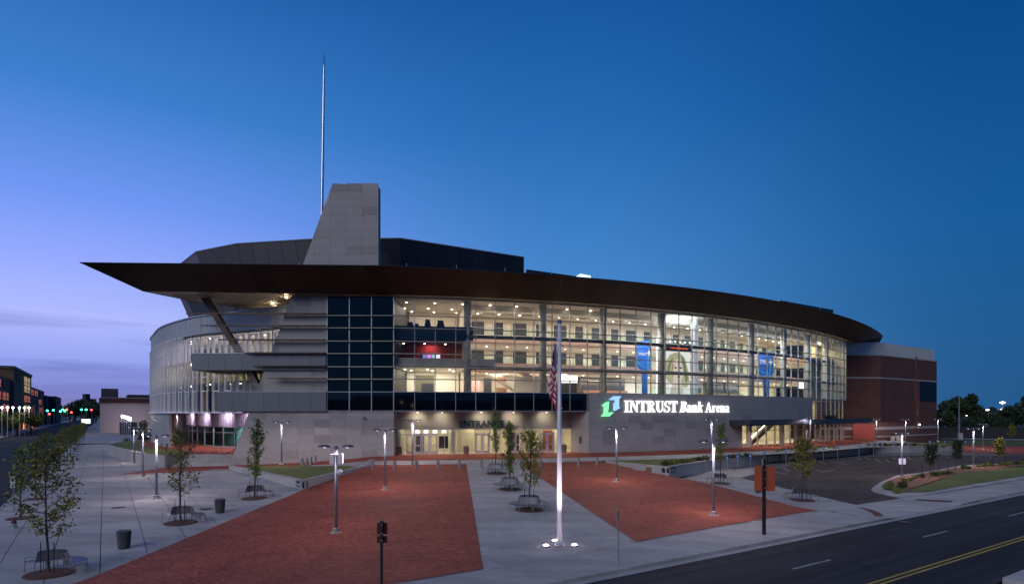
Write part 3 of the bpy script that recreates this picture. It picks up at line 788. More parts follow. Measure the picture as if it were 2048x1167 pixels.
# dark rooms behind the left three bays
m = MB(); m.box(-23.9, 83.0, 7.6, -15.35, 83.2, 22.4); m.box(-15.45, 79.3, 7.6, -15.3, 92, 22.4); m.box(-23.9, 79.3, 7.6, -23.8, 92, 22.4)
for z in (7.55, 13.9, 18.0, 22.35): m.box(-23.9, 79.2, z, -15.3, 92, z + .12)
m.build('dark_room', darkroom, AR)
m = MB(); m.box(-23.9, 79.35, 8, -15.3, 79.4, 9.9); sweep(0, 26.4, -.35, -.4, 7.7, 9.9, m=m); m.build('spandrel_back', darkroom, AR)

# --- interior: floors, galleries, columns ---
S1 = s_at(935)
inn = part('concourse')
lev = [(10.0, 'floor'), (14.45, 'gal'), (18.45, 'gal')]
sweep(0, 101, -.25, -26, 9.7, 10.0).build('floor_slab', floor_m, inn)
sweep(S1, 101, -6.5, -14.5, 14.15, 14.45).build('floor_slab', floor_m, inn)
sweep(S1, 101, -6.5, -14.5, 18.15, 18.45).build('floor_slab', floor_m, inn)
sweep(S1, 96, -6.3, -6.6, 13.15, 14.5).build('gallery_front', rosy, inn)
sweep(S1, 96, -6.3, -6.6, 17.15, 18.5).build('gallery_front', rosy, inn)
sweep(S1, 101, -6.7, -14.4, 13.15, 13.22).build('gallery_ceiling', plaster_w, inn)
sweep(S1, 101, -6.7, -14.4, 17.15, 17.22).build('gallery_ceiling', plaster_w, inn)
sweep(0, 101, -.4, -14.5, 22.2, 22.42).build('ceiling', plaster, inn)
sweep(S1, 101, -3.6, -5.2, 21.5, 22.19).build('ceiling_bulkhead', plaster_w, inn)
sweep(S1, 101, -14.0, -14.4, 10.0, 22.4).build('gallery_wall', plaster, inn)
doorm = unit(darkopen, 'dark_doorway'); 
q = S1 + 2.5; kk = 0
while q < 92:
    for z0, z1, wd in ((18.45, 21.5, 2.6 if kk % 2 == 0 else 1.7), (14.45, 17.0, 2.6 if kk % 2 == 0 else 1.7)):
        pane(doorm, q, q + wd, z0, z1, inn, off=-13.95, name='gallery_doorway', th=.12)
        m = MB(); 
        for e in (q - .1, q + wd + .1): m.obox(arc(e, -13.9), hd(q), .14, .2, z0, z1 + .1)
        m.build('door_frame', plaster_w, inn)
    wq = q + wd + (.95 if kk % 2 == 0 else .9)
    if kk < 22:
        for zz in (21.9, 17.05): lamp('SPOT', 'wall_wash', (*arc(wq, -13.2), zz), 42, (1, .90, .74) if kk < 8 else (1, .97, .92), .05, parent=AR, aim=(*arc(wq, -13.9), zz - 2.6), angle=80, blend=.8)
    q += 4.4 if kk % 2 == 0 else 3.5; kk += 1
# ground level of the concourse: shopfronts and counters
shop = pmat('shopfront_grey', (0.09, 0.085, 0.085), 0.5, var=.1)
counter = pmat('counter_wood', (0.30, 0.16, 0.10), 0.5, var=.15)
for a, b in ((1170, 1208), (1216, 1262), (1405, 1418), (1434, 1462), (1466, 1494)):
    sa, sb = s_at(a, -11), s_at(b, -11)
    sweep(sa, sb, -12.6, -13.9, 10, 13.0).build('shopfront', shop, inn)
    sweep(sa + .4, sb - .4, -12.4, -12.58, 10.05, 11.9).build('shop_opening', darkopen, inn)
    sweep(sa + .3, sb - .3, -11.6, -12.3, 10.02, 11.0).build('counter', counter, inn)
text('Connections', 0.52, .02, plaster_w, 'shop_lettering', inn, (*arc(s_at(1189, -12.5), -12.5), 12.35), hd(s_at(1189, -12.5)), bold=.006)
# white stair flights and soffit
def flight(pxa, za, pxb, zb, off, w, mat, th=.9, name='stair_flight'):
    a, b = s_at(pxa, off), s_at(pxb, off); m = MB(); n = 8; base = 0
    for i in range(n + 1):
        q = a + (b - a) * i / n; z = za + (zb - za) * i / n
        p1, p2 = arc(q, off), arc(q, off - w); m.v += [(*p1, z - th), (*p2, z - th), (*p2, z), (*p1, z)]
    for i in range(n):
        for j in range(4):
            c = i * 4 + j; d = i * 4 + (j + 1) % 4; m.f.append((c, d, d + 4, c + 4))
    m.f += [(0, 1, 2, 3), (4 * n + 3, 4 * n + 2, 4 * n + 1, 4 * n)]
    return m.build(name, mat, inn)
flight(968, 14.4, 1036, 11.4, -9, 2.4, plaster_w)
flight(1036, 14.2, 1118, 10.1, -7, 2.2, plaster)
sweep(s_at(1028, -7), s_at(1096, -7), -7.0, -7.15, 10, 12.6).build('stair_side_wall', plaster, inn)
rail_me = unit(glass_rail, 'rail_glass')
for z in (10.0, 14.45, 18.45):
    q = S1 + .3 if z > 11 else 36
    while q < (84 if z > 11 else 74):
        pane(rail_me, q, q + 2.6, z, z + 1.05, inn, off=-6.4 if z > 11 else -1.9, name='glass_balustrade', th=.03); q += 2.66
    sweep(S1 if z > 11 else 36, 85 if z > 11 else 74, -6.36 if z > 11 else -1.86, -6.44 if z > 11 else -1.94, z + 1.06, z + 1.12).build('balustrade_rail', alum, inn)
# round columns and ring tubes right behind the glass
for k in range(9):
    px = (935, 1086, 1206, 1322, 1420, 1502, 1567, 1616, 1651)[k]
    q = s_at(px, -1.4); p = arc(q, -1.4); m = MB(); m.smooth = True; m.lathe((*p, 10), [(.52, 0), (.52, 12.3)], 18); m.build('round_column', column_m, inn)
for z in (17.5, 13.35):
    m = MB(); m.smooth = True; m.tube([(*arc(q, -1.0), z) for q in np.arange(S1 if z < 14 else S1, 97, 2.0)], .27, 8); m.build('ring_beam', beam_m, inn)
m = MB(); m.tube([(*arc(q, -1.0), 13.35) for q in np.arange(0, S1 + 1, 2.0)], .0001, 4) if False else None
# duct bulkheads along the top
dct = pmat('duct_grey', (0.22, 0.22, 0.21), 0.6)
q = S1 + 3
while q < 86:
    sweep(q, q + 2.1, -5.6, -6.4, 21.45, 22.1).build('air_duct', dct, inn); q += 3.1
# --- left interior: bar room, red lounge, bright hall ---
sweep(0, S1, -1.2, -13, 18.0, 18.35).build('floor_slab', floor_m, inn)
sweep(0.05, S1 + .9, -.9, -1.15, 17.0, 18.75).build('blue_gallery_front', navy, inn)
sweep(0.05, S1, -1.2, -12, 16.9, 17.0).build('dark_ceiling', darkroom, inn)
sweep(0.05, S1 + .4, -7.0, -7.3, 14.4, 17.0).build('red_wall', pmat('red_wall_paint', (0.22, 0.045, 0.04), .6, var=.2), inn)
sweep(0.05, S1 + 3.8, -1.0, -1.3, 13.5, 14.55).build('grey_gallery_front', plaster, inn)
sweep(0.05, S1, -1.3, -12, 14.2, 14.4).build('floor_slab', floor_m, inn)
sweep(0.05, S1, -1.3, -12, 13.3, 13.45).build('hall_ceiling', plaster_w, inn)
sweep(0.05, S1, -11.6, -12.0, 18.35, 22.3).build('bar_wall', plaster, inn)
sweep(0.05, S1, -9.6, -10, 10, 13.4).build('hall_wall', plaster_w, inn)
sweep(2.6, 5.6, -9.45, -9.62, 10, 12.8).build('hall_recess', pmat('recess_olive', (.16, .15, .11), .7), inn)
sweep(3.6, 5.4, -9.3, -9.46, 10, 11.6).build('hall_recess', darkopen, inn)
m = MB(); pa, pb = arc(S1 + .2, -7), arc(S1 + .2, -14.4); m.prism([pa, pb, (pb[0] + .2, pb[1]), (pa[0] + .2, pa[1])], 10, 22.3); m.build('room_divider', plaster, inn)
for a_, w_, h_ in ((2.0, .9, .7), (4.4, .8, 1.1), (6.2, 1.0, 1.0), (2.9, .6, .5)):
    m = MB(); m.obox(arc(a_, -3.2), .2, w_, .6, 18.8, 18.8 + h_ * .6); m.obox(arc(a_, -3.4), .2, w_ * .8, .3, 18.7, 18.9 + h_); m.build('lounge_furniture', navy, inn)
scr = part('video_screen'); 
for i, c in enumerate(((.15, .2, .6), (.5, .25, .7), (.2, .5, .5), (.75, .8, 1.0))):
    pane(unit(emat('screen_tile_%s' % 'abcd'[i], c, 1.1), 'screen_tile'), s_at(845 + i * 9, -6.8), s_at(853.5 + i * 9, -6.8), 14.7, 15.75, scr, off=-6.8, name='screen_tile', th=.05)
lamp('AREA', 'screen_wash_light', (*arc(s_at(862, -6), -6.3), 16.7), 60, (1, .25, .25), 1.5, parent=AR, aim=(*arc(s_at(862, -6), -7.2), 15.6))
# hall objects: track lamps, kiosk, banners
ho = pmat('kiosk_dark', (.04, .04, .045), .5)
m = MB(); m.obox(arc(s_at(975, -8), -8), .15, 1.1, .8, 10, 12.4); m.build('kiosk', ho, inn)
m = MB(); m.obox(arc(s_at(950, -8), -8), .15, 1.5, .3, 10, 12.2); m.build('poster_stand', pmat('poster_pink', (.6, .42, .42), .6), inn)
m = MB(); m.obox(arc(s_at(1003, -8), -8), .15, 1.5, .8, 10, 11); m.obox(arc(s_at(1003, -8), -8), .15, 1.4, .7, 11.9, 12.6); m.build('ticket_counter', counter, inn)
m = MB(); m.obox(arc(s_at(1120, -10), -10), .2, 5.2, .6, 10, 12.0); m.build('dark_counter', ho, inn)
m = MB(); m.obox(arc(s_at(1136, -9.6), -9.6), .2, 3.0, .2, 12.0, 13.1); m.build('lit_menu_sign', light_screen, inn)
m = MB(); m.obox(arc(s_at(1126, -7), -7), .2, 1.1, .15, 12.6, 13.6); m.build('lit_screen', light_screen, inn)
m = MB(); m.obox(arc(s_at(1601, -5), -5), .6, 1.9, .2, 12.2, 13.5); m.build('lit_screen', light_screen, inn)
# downlights: bright discs in every ceiling
dl = MB().lathe((0, 0, 0), [(.13, 0), (.13, .05)], 10).mesh('downlight'); dl.materials.append(light_warm)
for off, z, s0, s1, stp in ((-9.0, 17.13, S1 + 1, 95, 3.4), (-9.0, 13.13, S1 + 1, 95, 3.4), (-3.0, 22.12, 1.5, 30, 3.9), (-7.5, 22.12, 1, 95, 3.6), (-10.5, 22.12, 2, 95, 3.6), (-5, 16.84, 1, 9, 3), (-4.5, 13.24, 1.2, 9, 3.2), (-7, 13.24, 2, 9, 3.2)):
    q = s0
    while q < s1:
        link('downlight', dl, inn, (*arc(q, off), z)); q += stp
WARM = (1.0, 0.87, 0.74); COOL = (0.86, 0.95, 1.0)
def alight(s, off, z, pw, col, sx=7, sy=3.5):
    pw = pw * 1.12
    lamp('AREA', 'concourse_light', (*arc(s, off), z), pw, col, sx, parent=AR, sy=sy, aim=(*arc(s, off - .01), z - 5)).rotation_euler = (0, 0, hd(s))
for k in range(9):
    s_ = S1 + 5 + k * 10.0
    if s_ > 97: break
    f_ = 1.0 if k < 2 else 1.35
    c_ = WARM if k < 3 else ((0.90, .96, 1.0) if k < 7 else (1.0, .90, .68))
    alight(s_, -10.2, 17.1, 360 * f_, c_, 8, 4); alight(s_, -10.2, 13.1, 420 * f_, c_, 8, 4); alight(s_, -7.0, 22.1, 800 * f_, c_, 8, 6); alight(s_, -3.5, 21.4, 350 * f_, c_, 8, 2)
alight(4.8, -6, 13.2, 620, (1.0, .9, .72), 7, 5); alight(4.8, -7, 22.1, 420, WARM, 7, 5)
alight(s_at(975, -6), -6, 13.1, 450, (1.0, .88, .7), 6, 4)
# --- hanging blue banners ---
def banner(px0, px1, ztop, off, label_):
    root = part('hanging_banner'); c = (px0 + px1) / 2; s0, s1 = s_at(px0, off), s_at(px1, off); p0, p1 = Vector(arc(s0, off)), Vector(arc(s1, off))
    h = math.atan2(p1.y - p0.y, p1.x - p0.x); w = (p1 - p0).length
    def pl(pts, mat, name, d):
        n = Vector((math.sin(h), -math.cos(h))) * d
        m = MB(); m.slab([(*(p0 + (p1 - p0) * u + n), ztop - v) for u, v in pts], (-math.sin(h) * .04, math.cos(h) * .04, 0)); m.build(name, mat, root)
    pl([(0, .35), (1, 0), (1, 3.9), (.86, 4.6), (.75, 4.8), (.72, 8.2), (.62, 9.3), (.35, 8.6), (.3, 4.7), (.1, 4.4), (0, 4.2)], banner_blue, 'cloth', 0)
    pl([(.72, 1.9), (.8, 1.9), (.78, 4.4), (.70, 7.2), (.66, 7.2), (.72, 4.4)], banner_cyan, 'printed_swirl', .03)
    pl([(0, 3.4), (.55, 4.3), (.55, 4.45), (0, 3.7)], banner_cyan, 'printed_swirl', .03)
    pl([(.33, 6.0), (.62, 7.7), (.62, 7.9), (.33, 6.3)], banner_cyan, 'printed_swirl', .03)
    nn = Vector((math.sin(h), -math.cos(h))) * .05
    text('SPIRIT', w * .20, .01, plaster_w, 'banner_lettering', root, (*(p0 + (p1 - p0) * .36 + nn), ztop - 2.45), h, bold=.01)
    pl([(.58, 2.05), (.74, 1.9), (.80, 1.3), (.86, 1.85), (1.0, 1.9), (.87, 2.1), (.80, 2.6), (.75, 2.15)], plaster_w, 'banner_star', .05)
banner(1274, 1303, 18.6, -4.2, '')
banner(1516, 1547, 18.6, -4.2, '')
for px_ in (1288, 1531): lamp('AREA', 'banner_fill', (*arc(s_at(px_, -2), -1.6), 20.6), 170, COOL, 2, parent=AR, sy=1, aim=(*arc(s_at(px_, -4), -4.2), 16), spread=100)  # added fill to brighten the banners, no fitting modelled
# --- lit portrait poster (plain invented face) with LED strip and spot row ---
po = part('lit_poster'); off = -2.4; pw0, pw1 = s_at(1331, off), s_at(1380, off); a, b = Vector(arc(pw0, off)), Vector(arc(pw1, off)); h = math.atan2(b.y - a.y, b.x - a.x)
nn = Vector((math.sin(h), -math.cos(h)))
pe = lambda n, c: emat(n, c, 0.50)
def pp(pts, mat, name, d):
    m = MB(); m.slab([(*(a + (b - a) * u + nn * d), 10.1 + v * 6.6) for u, v in pts], (-nn.x * .02, -nn.y * .02, 0)); m.build(name, mat, po)
def ell(cx, cy, rx, ry, n=20, a0=0, a1=360): return [(cx + rx * math.cos(R(a0 + (a1 - a0) * i / n)), cy + ry * math.sin(R(a0 + (a1 - a0) * i / n))) for i in range(n + (0 if a1 - a0 == 360 else 1))]
m = MB(); m.obox((a + b) / 2 - nn * .12, h, (b - a).length + .1, .2, 10.0, 16.9); m.build('poster_board', emat('poster_white', (1.0, .99, .95), .85), po)
pp([(.0, .40), (.0, .78), (.15, .93), (.38, 1.0), (.62, .98), (.8, .86), (.92, .6), (1.0, .3), (.85, .18), (.6, .2), (.3, .26), (.1, .3)], pe('poster_hair', (.78, .76, .50)), 'poster_hair', .02)
pp([(.62, .95), (.74, .86), (.84, .62), (.9, .4), (.83, .28), (.76, .5), (.7, .7)], pe('poster_hair_dark', (.28, .34, .17)), 'poster_hair', .05)
pp([(.05, .5), (.1, .7), (.26, .88), (.3, .86), (.18, .66), (.14, .5)], pe('poster_hair_dark2', (.36, .38, .18)), 'poster_hair', .05)
pp(ell(.48, .55, .22, .29), pe('poster_skin', (1.25, 1.08, .94)), 'poster_face', .08)
pp([(.3, .32), (.6, .32), (.72, .12), (.7, .0), (.15, .0), (.2, .14)], pe('poster_skin2', (1.2, 1.05, .92)), 'poster_neck', .045)
pp([(.26, .44), (.22, .62), (.27, .76), (.32, .7), (.28, .58), (.31, .4)], pe('poster_shade', (.72, .40, .22)), 'poster_shading', .10)
for ex in (.38, .60): pp(ell(ex, .64, .055, .022, 10), pe('poster_eye', (.10, .16, .16)), 'poster_eye', .12)
pp(ell(.50, .43, .07, .022, 10), pe('poster_lip', (.8, .30, .26)), 'poster_mouth', .12)
m = MB(); m.obox((a + b) / 2 + nn * .1, h, (b - a).length + .2, .3, 16.95, 18.0); m.build('led_sign', pmat('led_case', (.05, .05, .06), .5), po)
text('FUTURE LIVE', .62, .02, emat('led_orange', (1, .13, .03), 1.6), 'led_lettering', po, (*((a + b) / 2 + nn * .28), 17.25), h, bold=.02)
m = MB(); m.obox((a + b) / 2 + nn * .3, h, (b - a).length + .2, .15, 18.35, 18.5); m.build('spot_rail', alum, po)
for i in range(5):
    c = a + (b - a) * (.1 + .2 * i) + nn * .5; m = MB(); m.lathe((*c, 18.15), [(.13, 0), (.1, .25)], 8); m.build('spot_head', light_screen, po)
m = MB(); c = Vector(arc(s_at(1389, -2.6), -2.6)); m.lathe((*c, 10), [(.55, 0), (.55, 12.3)], 18); m.build('white_column', emat('column_glow', (.85, .9, 1.0), .30), po)  # column is no lamp; its brightness is emission in the material
m = MB(); m.obox(arc(s_at(1314, -2.4), -2.4), hd(48), .16, .16, 10.0, 18.6); m.build('light_strip', emat('light_strip', (.95, 1, .95), 1.5), po)
lamp('AREA', 'poster_ceiling_light', (*arc(s_at(1365, -2), -2.0), 21.0), 230, COOL, 5, parent=AR, sy=1.5, aim=(*arc(s_at(1365, -2), -3.4), 23))

# --- entrance A: recess, corrugated band, glass doors ---
def corr(s0, s1, off, z0, z1, mat, name, pitch=.42, parent=AR):
    m = MB(); q = s0
    sweep(s0, s1, off - .06, off - .16, z0, z1, m=m)
    while q < s1 - .1:
        sweep(q, q + pitch * .45, off, off - .06, z0, z1, m=m, st=9); q += pitch
    return m.build(name, mat, parent)
ea = part('entrance_front')
corr(0.1, 26.5, -3.2, 5.2, 7.5, pmat('olive_metal', (.36, .35, .29), .5, metal=.2, var=.05), 'corrugated_band', parent=ea)
soff = pmat('entry_soffit', (.40, .38, .36), .6)
sweep(0.05, 26.6, -.05, -3.4, 7.40, 7.56).build('soffit', soff, ea)
sweep(0.1, 26.5, -3.25, -3.4, 5.05, 5.2).build('door_header', alum, ea)
sweep(0.1, 26.5, -3.28, -3.4, 4.42, 4.52).build('door_transom', alum, ea)
fr_c = [s_at(p, -3.3) for p in (795, 806, 875, 889, 910, 920, 950, 979, 1000, 1015, 1045, 1062, 1080, 1108, 1126)]
for q in fr_c:
    m = MB(); m.obox(arc(q, -3.33), hd(q), .08, .14, 1.78, 5.1); m.build('door_post', alum, ea)
ps = [0.2] + fr_c + [26.4]
for a_, b_ in zip(ps[:-1], ps[1:]):
    pane(unit(glass, 'entry_glass'), a_ + .04, b_ - .04, 4.5, 5.1, ea, off=-3.35)
def doors(pxa, pxb, n, parent):
    sa, sb = s_at(pxa, -3.3), s_at(pxb, -3.3)
    for i in range(n):
        u0, u1 = sa + (sb - sa) * i / n + .03, sa + (sb - sa) * (i + 1) / n - .03; z0, z1 = 1.80, 4.42
        c0_, c1_ = arc(u0, -3.3), arc(u1, -3.3); h = math.atan2(c1_[1] - c0_[1], c1_[0] - c0_[0]); w = math.hypot(c1_[0] - c0_[0], c1_[1] - c0_[1])
        cx, cy = (c0_[0] + c1_[0]) / 2, (c0_[1] + c1_[1]) / 2; dx, dy = math.cos(h), math.sin(h); m = MB()
        fw = .17
        for s_ in (-1, 1): m.obox((cx + dx * s_ * (w / 2 - fw / 2), cy + dy * s_ * (w / 2 - fw / 2)), h, fw, .09, z0, z1)
        m.obox((cx, cy), h, w - 2 * fw - .002, .085, z1 - .2, z1 - .001); m.obox((cx, cy), h, w - 2 * fw - .002, .085, z0 + .001, z0 + .3); m.obox((cx, cy), h, w - 2 * fw - .002, .07, 2.88, 3.0)
        d = m.build('door', pmat('door_frame_lilac', (.50, .44, .50), .45, metal=.2), parent)
        g = MB(); g.obox((cx, cy), h, w - 2 * fw, .02, z0 + .3, z1 - .2); g.build('pane', glass, d)
        g = MB(); g.obox((cx, cy - .1), h, w - 2 * fw - .1, .05, 2.76, 2.82); g.build('handle', alum, d)
doors(812, 875, 4, ea); doors(950.5, 978.5, 2, ea); doors(1015.5, 1045, 2, ea); doors(1081, 1107.5, 2, ea)
for a_, b_ in ((0.2, s_at(811, -3.3)), (s_at(876, -3.3), s_at(910, -3.3)), (s_at(910.5, -3.3), s_at(949.5, -3.3)), (s_at(980, -3.3), s_at(1014.5, -3.3)), (s_at(1046, -3.3), s_at(1080, -3.3)), (s_at(1109, -3.3), 26.4)):
    pane(unit(glass, 'entry_glass'), a_, b_, 1.80, 4.42, ea, off=-3.35, name='glass_pane')
text('ENTRANCE A', 1.22, .06, pmat('letter_green', (.012, .05, .045), .4), 'entrance_lettering', ea, (*arc(s_at(972, -3.0), -3.05), 5.42), hd(s_at(972, -3)), bold=.035)
for px in (835, 884, 963, 1027, 1093):
    q = s_at(px, -2.4); lamp('SPOT', 'soffit_light', (*arc(q, -1.5), 7.3), 190, (1.0, .84, .70), .08, parent=AR, aim=(*arc(q, -3.6), 5.6), angle=120, blend=.9)
    m = MB(); m.lathe((*arc(q, -2.4), 7.33), [(.09, .02), (.09, .06)], 10); m.build('soffit_lamp', light_warm, ea)
    lamp('SPOT', 'apron_light', (*arc(q, -1.0), 7.3), 420, (1.0, .70, .66), .1, parent=AR, aim=(*arc(q, .6), 1.7), angle=80, blend=.9)
# lobby behind the doors
lob = part('lobby')
lw = pmat('lobby_wall', (.50, .46, .36), .7, var=.05)
sweep(0.05, 101, -3.5, -13, 1.5, 1.72).build('lobby_floor', floor_m, lob)
sweep(0.05, 101, -3.5, -13, 5.6, 5.8).build('lobby_ceiling', plaster_w, lob)
sweep(0.05, 101, -11.0, -11.3, 1.7, 5.7).build('lobby_wall', lw, lob)
for px, w_, h_, mt in ((840, 1.2, 2.6, darkopen), (930, 2.6, 3.2, lw), (1030, 1.0, 2.4, darkopen), (1095, 1.2, 3.0, pmat('lobby_red', (.14, .025, .02), .6)), (1110, 1.0, 3, lw)):
    m = MB(); q = s_at(px, -8); m.obox(arc(q, -8), hd(q), w_, .8, 1.72, 1.72 + h_); m.build('lobby_kiosk', mt, lob)
for px in (800, 905, 990, 1062):
    m = MB(); q = s_at(px, -6); m.lathe((*arc(q, -6), 1.72), [(.5, 0), (.5, 3.9)], 14); m.build('round_column', column_m, lob)
for px in (835, 852, 870, 888):
    m = MB(); q = s_at(px, -4.2); m.obox(arc(q, -4.2), hd(q), .62, .06, 4.55, 4.95); m.build('lit_exit_panel', light_screen, lob)
for k in range(10):
    q = 4 + k * 10.2; alight(q, -7, 5.55, 480 if k < 4 else 480, (1.0, .86, .58), 7, 4)
m = MB(); m.obox(arc(s_at(887, -5), -5), .1, 1.3, .1, 2.4, 4.1); m.build('notice_board', ho, lob)
# return wall right of the entrance + signed stone wall
def jointed(root, s0, s1, zlo, zhi, off, skip=None, mat=stone, cw_=2.07, rh=1.02, th=.07, dark=None):
    n = max(1, round((s1 - s0) / cw_)); w = (s1 - s0) / n; z = zhi; r = 0
    while z > zlo + .05:
        z0 = max(zlo, z - rh)
        for k in range(n):
            u0, u1 = s0 + k * w, s0 + (k + 1) * w
            if skip and skip((u0 + u1) / 2, (z0 + z) / 2): continue
            a_, b_ = arc(u0 + .012, off), arc(u1 - .012, off); h = math.atan2(b_[1] - a_[1], b_[0] - a_[0]); ln = math.hypot(b_[0] - a_[0], b_[1] - a_[1])
            dk = dark and (r, k) in dark
            link('stone_panel', pn_d if dk else pn, root, ((a_[0] + b_[0]) / 2, (a_[1] + b_[1]) / 2, (z0 + z) / 2), h, (ln, th, z - z0 - .022))
        z = z0; r += 1
pn, pn_d = unit(stone, 'stone_panel'), unit(stone_dark, 'stone_panel_dark')
sw = part('sign_wall')
SA, SB, SU = 26.65, s_at(1625, .6), s_at(1484, .6)
sweep(SA, SB, .52, .02, 6.25, 10.02).build('wall_core', joint, sw); sweep(SA, SU, .52, -.3, 1.2, 6.249).build('wall_core', joint, sw)
sweep(SA - .05, SB + .1, .64, -.1, 10.03, 10.12).build('wall_coping', stone, sw)
dk = {(3, 4), (4, 2), (4, 9), (4, 5), (5, 3), (6, 1), (5, 8), (3, 11), (6, 7), (7, 4), (3, 7), (4, 13)}
dk = {(3, 3), (3, 5), (3, 6), (3, 10), (3, 11), (4, 4), (4, 8), (5, 1), (5, 6), (6, 1), (5, 10), (6, 5), (3, 14), (4, 15)}
jointed(sw, SA, SB, 1.25, 10.03, .6, skip=lambda s, z: s > SU and z < 6.3, dark=dk)
rt = part('return_wall'); a_, b_ = Vector(arc(SA, .6)), Vector(arc(SA - .9, -3.4)); h = math.atan2(b_.y - a_.y, b_.x - a_.x)
m = MB(); m.prism([a_, b_, b_ + Vector((.5, .1)), a_ + Vector((.5, .2))], 1.4, 7.5); m.build('wall_core', joint, rt)
for i in range(2):
    z = 7.5; f0, f1 = i / 2 + .004, (i + 1) / 2 - .004; p, q_ = a_ + (b_ - a_) * f0, a_ + (b_ - a_) * f1; c = (p + q_) / 2
    while z > 1.5:
        z0 = max(1.4, z - 1.02); link('stone_panel', pn, rt, (c.x - .03, c.y - .02, (z0 + z) / 2), h, ((q_ - p).length, .07, z - z0 - .022)); z = z0
m = MB(); c = a_ + (b_ - a_) * .45; m.obox((c.x - .09, c.y - .04), h, .5, .06, 3.0, 4.0); m.build('wall_plaque', pmat('plaque_green', (.02, .05, .035), .4), rt)
# --- illuminated lettering: serif capitals built stroke by stroke ---
def rect(x0, y0, x1, y1): return [(x0, y0), (x1, y0), (x1, y1), (x0, y1)]
def ringseg(cx, cy, rx, ry, ix, iy, a0, a1, n=14, ox=0):
    o_ = [(cx + rx * math.cos(R(a0 + (a1 - a0) * i / n)), cy + ry * math.sin(R(a0 + (a1 - a0) * i / n))) for i in range(n + 1)]
    i_ = [(cx + ox + ix * math.cos(R(a0 + (a1 - a0) * i / n)), cy + iy * math.sin(R(a0 + (a1 - a0) * i / n))) for i in range(n + 1)]
    return [[o_[k], o_[k + 1], i_[k + 1], i_[k]] for k in range(n)]
def glyph(c):
    S = .075
    if c == 'I': return .50, [rect(.12, S, .38, 1 - S), rect(0, 0, .5, S), rect(0, 1 - S, .5, 1)]
    if c == 'N': return .94, [rect(.12, S, .21, 1 - S), rect(0, 0, .33, S), rect(0, 1 - S, .3, 1), [(.06, 1), (.34, 1), (.86, 0), (.72, 0)], rect(.74, .05, .83, 1 - S), rect(.62, 1 - S, .94, 1)]
    if c == 'T': return .80, [rect(.27, S, .53, 1), rect(.13, 0, .67, S), rect(0, 1 - S, .8, 1), [(0, 1 - S), (.10, 1 - S), (.03, .72), (0, .72)], [(.7, 1 - S), (.8, 1 - S), (.8, .72), (.77, .72)]]
    if c == 'R': return .90, [rect(.11, S, .36, 1 - S), rect(0, 0, .48, S), rect(0, 1 - S, .5, 1), [(.36, .52), (.56, .52), (.9, .03), (.9, 0), (.62, 0)]] + ringseg(.45, .75, .34, .25, .10, .17, -90, 90) + [rect(.34, .92, .47, 1), rect(.34, .5, .47, .58)]
    if c == 'U': return .90, [rect(.11, .34, .36, 1 - S), rect(0, 1 - S, .48, 1), rect(.72, .34, .80, 1 - S), rect(.62, 1 - S, .9, 1)] + ringseg(.455, .35, .345, .36, .18, .26, 180, 360, ox=.085)
    if c == 'S': return .70, ringseg(.34, .73, .29, .28, .12, .2, 60, 268) + ringseg(.36, .27, .31, .28, .12, .2, -120, 92) + [[(.60, 1), (.64, 1), (.64, .66), (.60, .66), (.48, .9)], [(.04, 0), (0, 0), (0, .36), (.04, .36), (.2, .1)]]
    if c == 'B': return .80, [rect(.11, S, .36, 1 - S), rect(0, 0, .4, S), rect(0, 1 - S, .4, 1)] + ringseg(.42, .76, .30, .24, .09, .17, -90, 90) + ringseg(.42, .27, .36, .27, .12, .2, -90, 90)
    if c == 'a': return .58, ringseg(.24, .19, .23, .21, .08, .13, 0, 360, 16) + [rect(.33, .06, .52, .46), rect(.5, 0, .6, .09)] + ringseg(.27, .47, .25, .21, .10, .15, 0, 170)
    if c == 'n': return .70, [rect(.07, S, .27, .6), rect(0, 0, .33, S), rect(0, .6, .27, .67), rect(.43, S, .63, .46), rect(.37, 0, .70, S)] + ringseg(.41, .45, .22, .23, .04, .14, 0, 160)
    if c == 'k': return .72, [rect(.07, S, .27, .95), rect(0, 0, .33, S), rect(0, .93, .27, 1), [(.27, .3), (.34, .4), (.58, .66), (.44, .66), (.25, .42)], [(.3, .42), (.44, .46), (.74, 0), (.5, 0)], rect(.38, .6, .68, .67)]
    if c == 'A': return .94, [[(.44, 1), (.52, 1), (.88, .05), (.64, .05)], [(.42, .92), (.48, .88), (.2, .05), (.12, .05)], rect(.24, .28, .66, .35), rect(0, 0, .33, S), rect(.54, 0, .96, S)]
    if c == 'r': return .54, [rect(.08, S, .28, .6), rect(0, 0, .38, S), rect(0, .6, .28, .67)] + ringseg(.38, .5, .14, .18, .02, .06, 10, 170)
    if c == 'e': return .60, ringseg(.29, .335, .28, .345, .11, .25, 20, 330) + [rect(.14, .33, .56, .40)]
    return .3, []
TB = part('lit_lettering')
def word(s, x, size, shear, sx):
    for c in s:
        w, polys = glyph(c)
        if polys:
            m = MB()
            for pl_ in polys:
                q3 = []
                for (u, v) in pl_:
                    d = x + (u + shear * v) * size * sx; s_ = LS + d; p = arc(s_, .80); q3.append((p[0], p[1], LZ + v * size))
                h = hd(LS + x); m.slab(q3, (-math.sin(h) * .12, math.cos(h) * .12, 0))
            m.build('letter', letter_white, TB)
        x += (w + .03) * size * sx
    return x
LS, LZ = s_at(1249, .8), 7.42
SX = 1.0
def total(ws): return sum((glyph(c)[0] + .03) for c in ws)
CAP = 1.66; WID = s_at(1464, .8) - LS
k_ = WID / (CAP * (total('INTRUST') + total('Bank') + total('Arena') + .52))
x = word('INTRUST', 0, CAP, 0, k_); x += CAP * .20 * k_
x = word('Bank', x, CAP * .97, .2, k_); x += CAP * .32 * k_
word('Arena', x, CAP * .93, 0, k_)
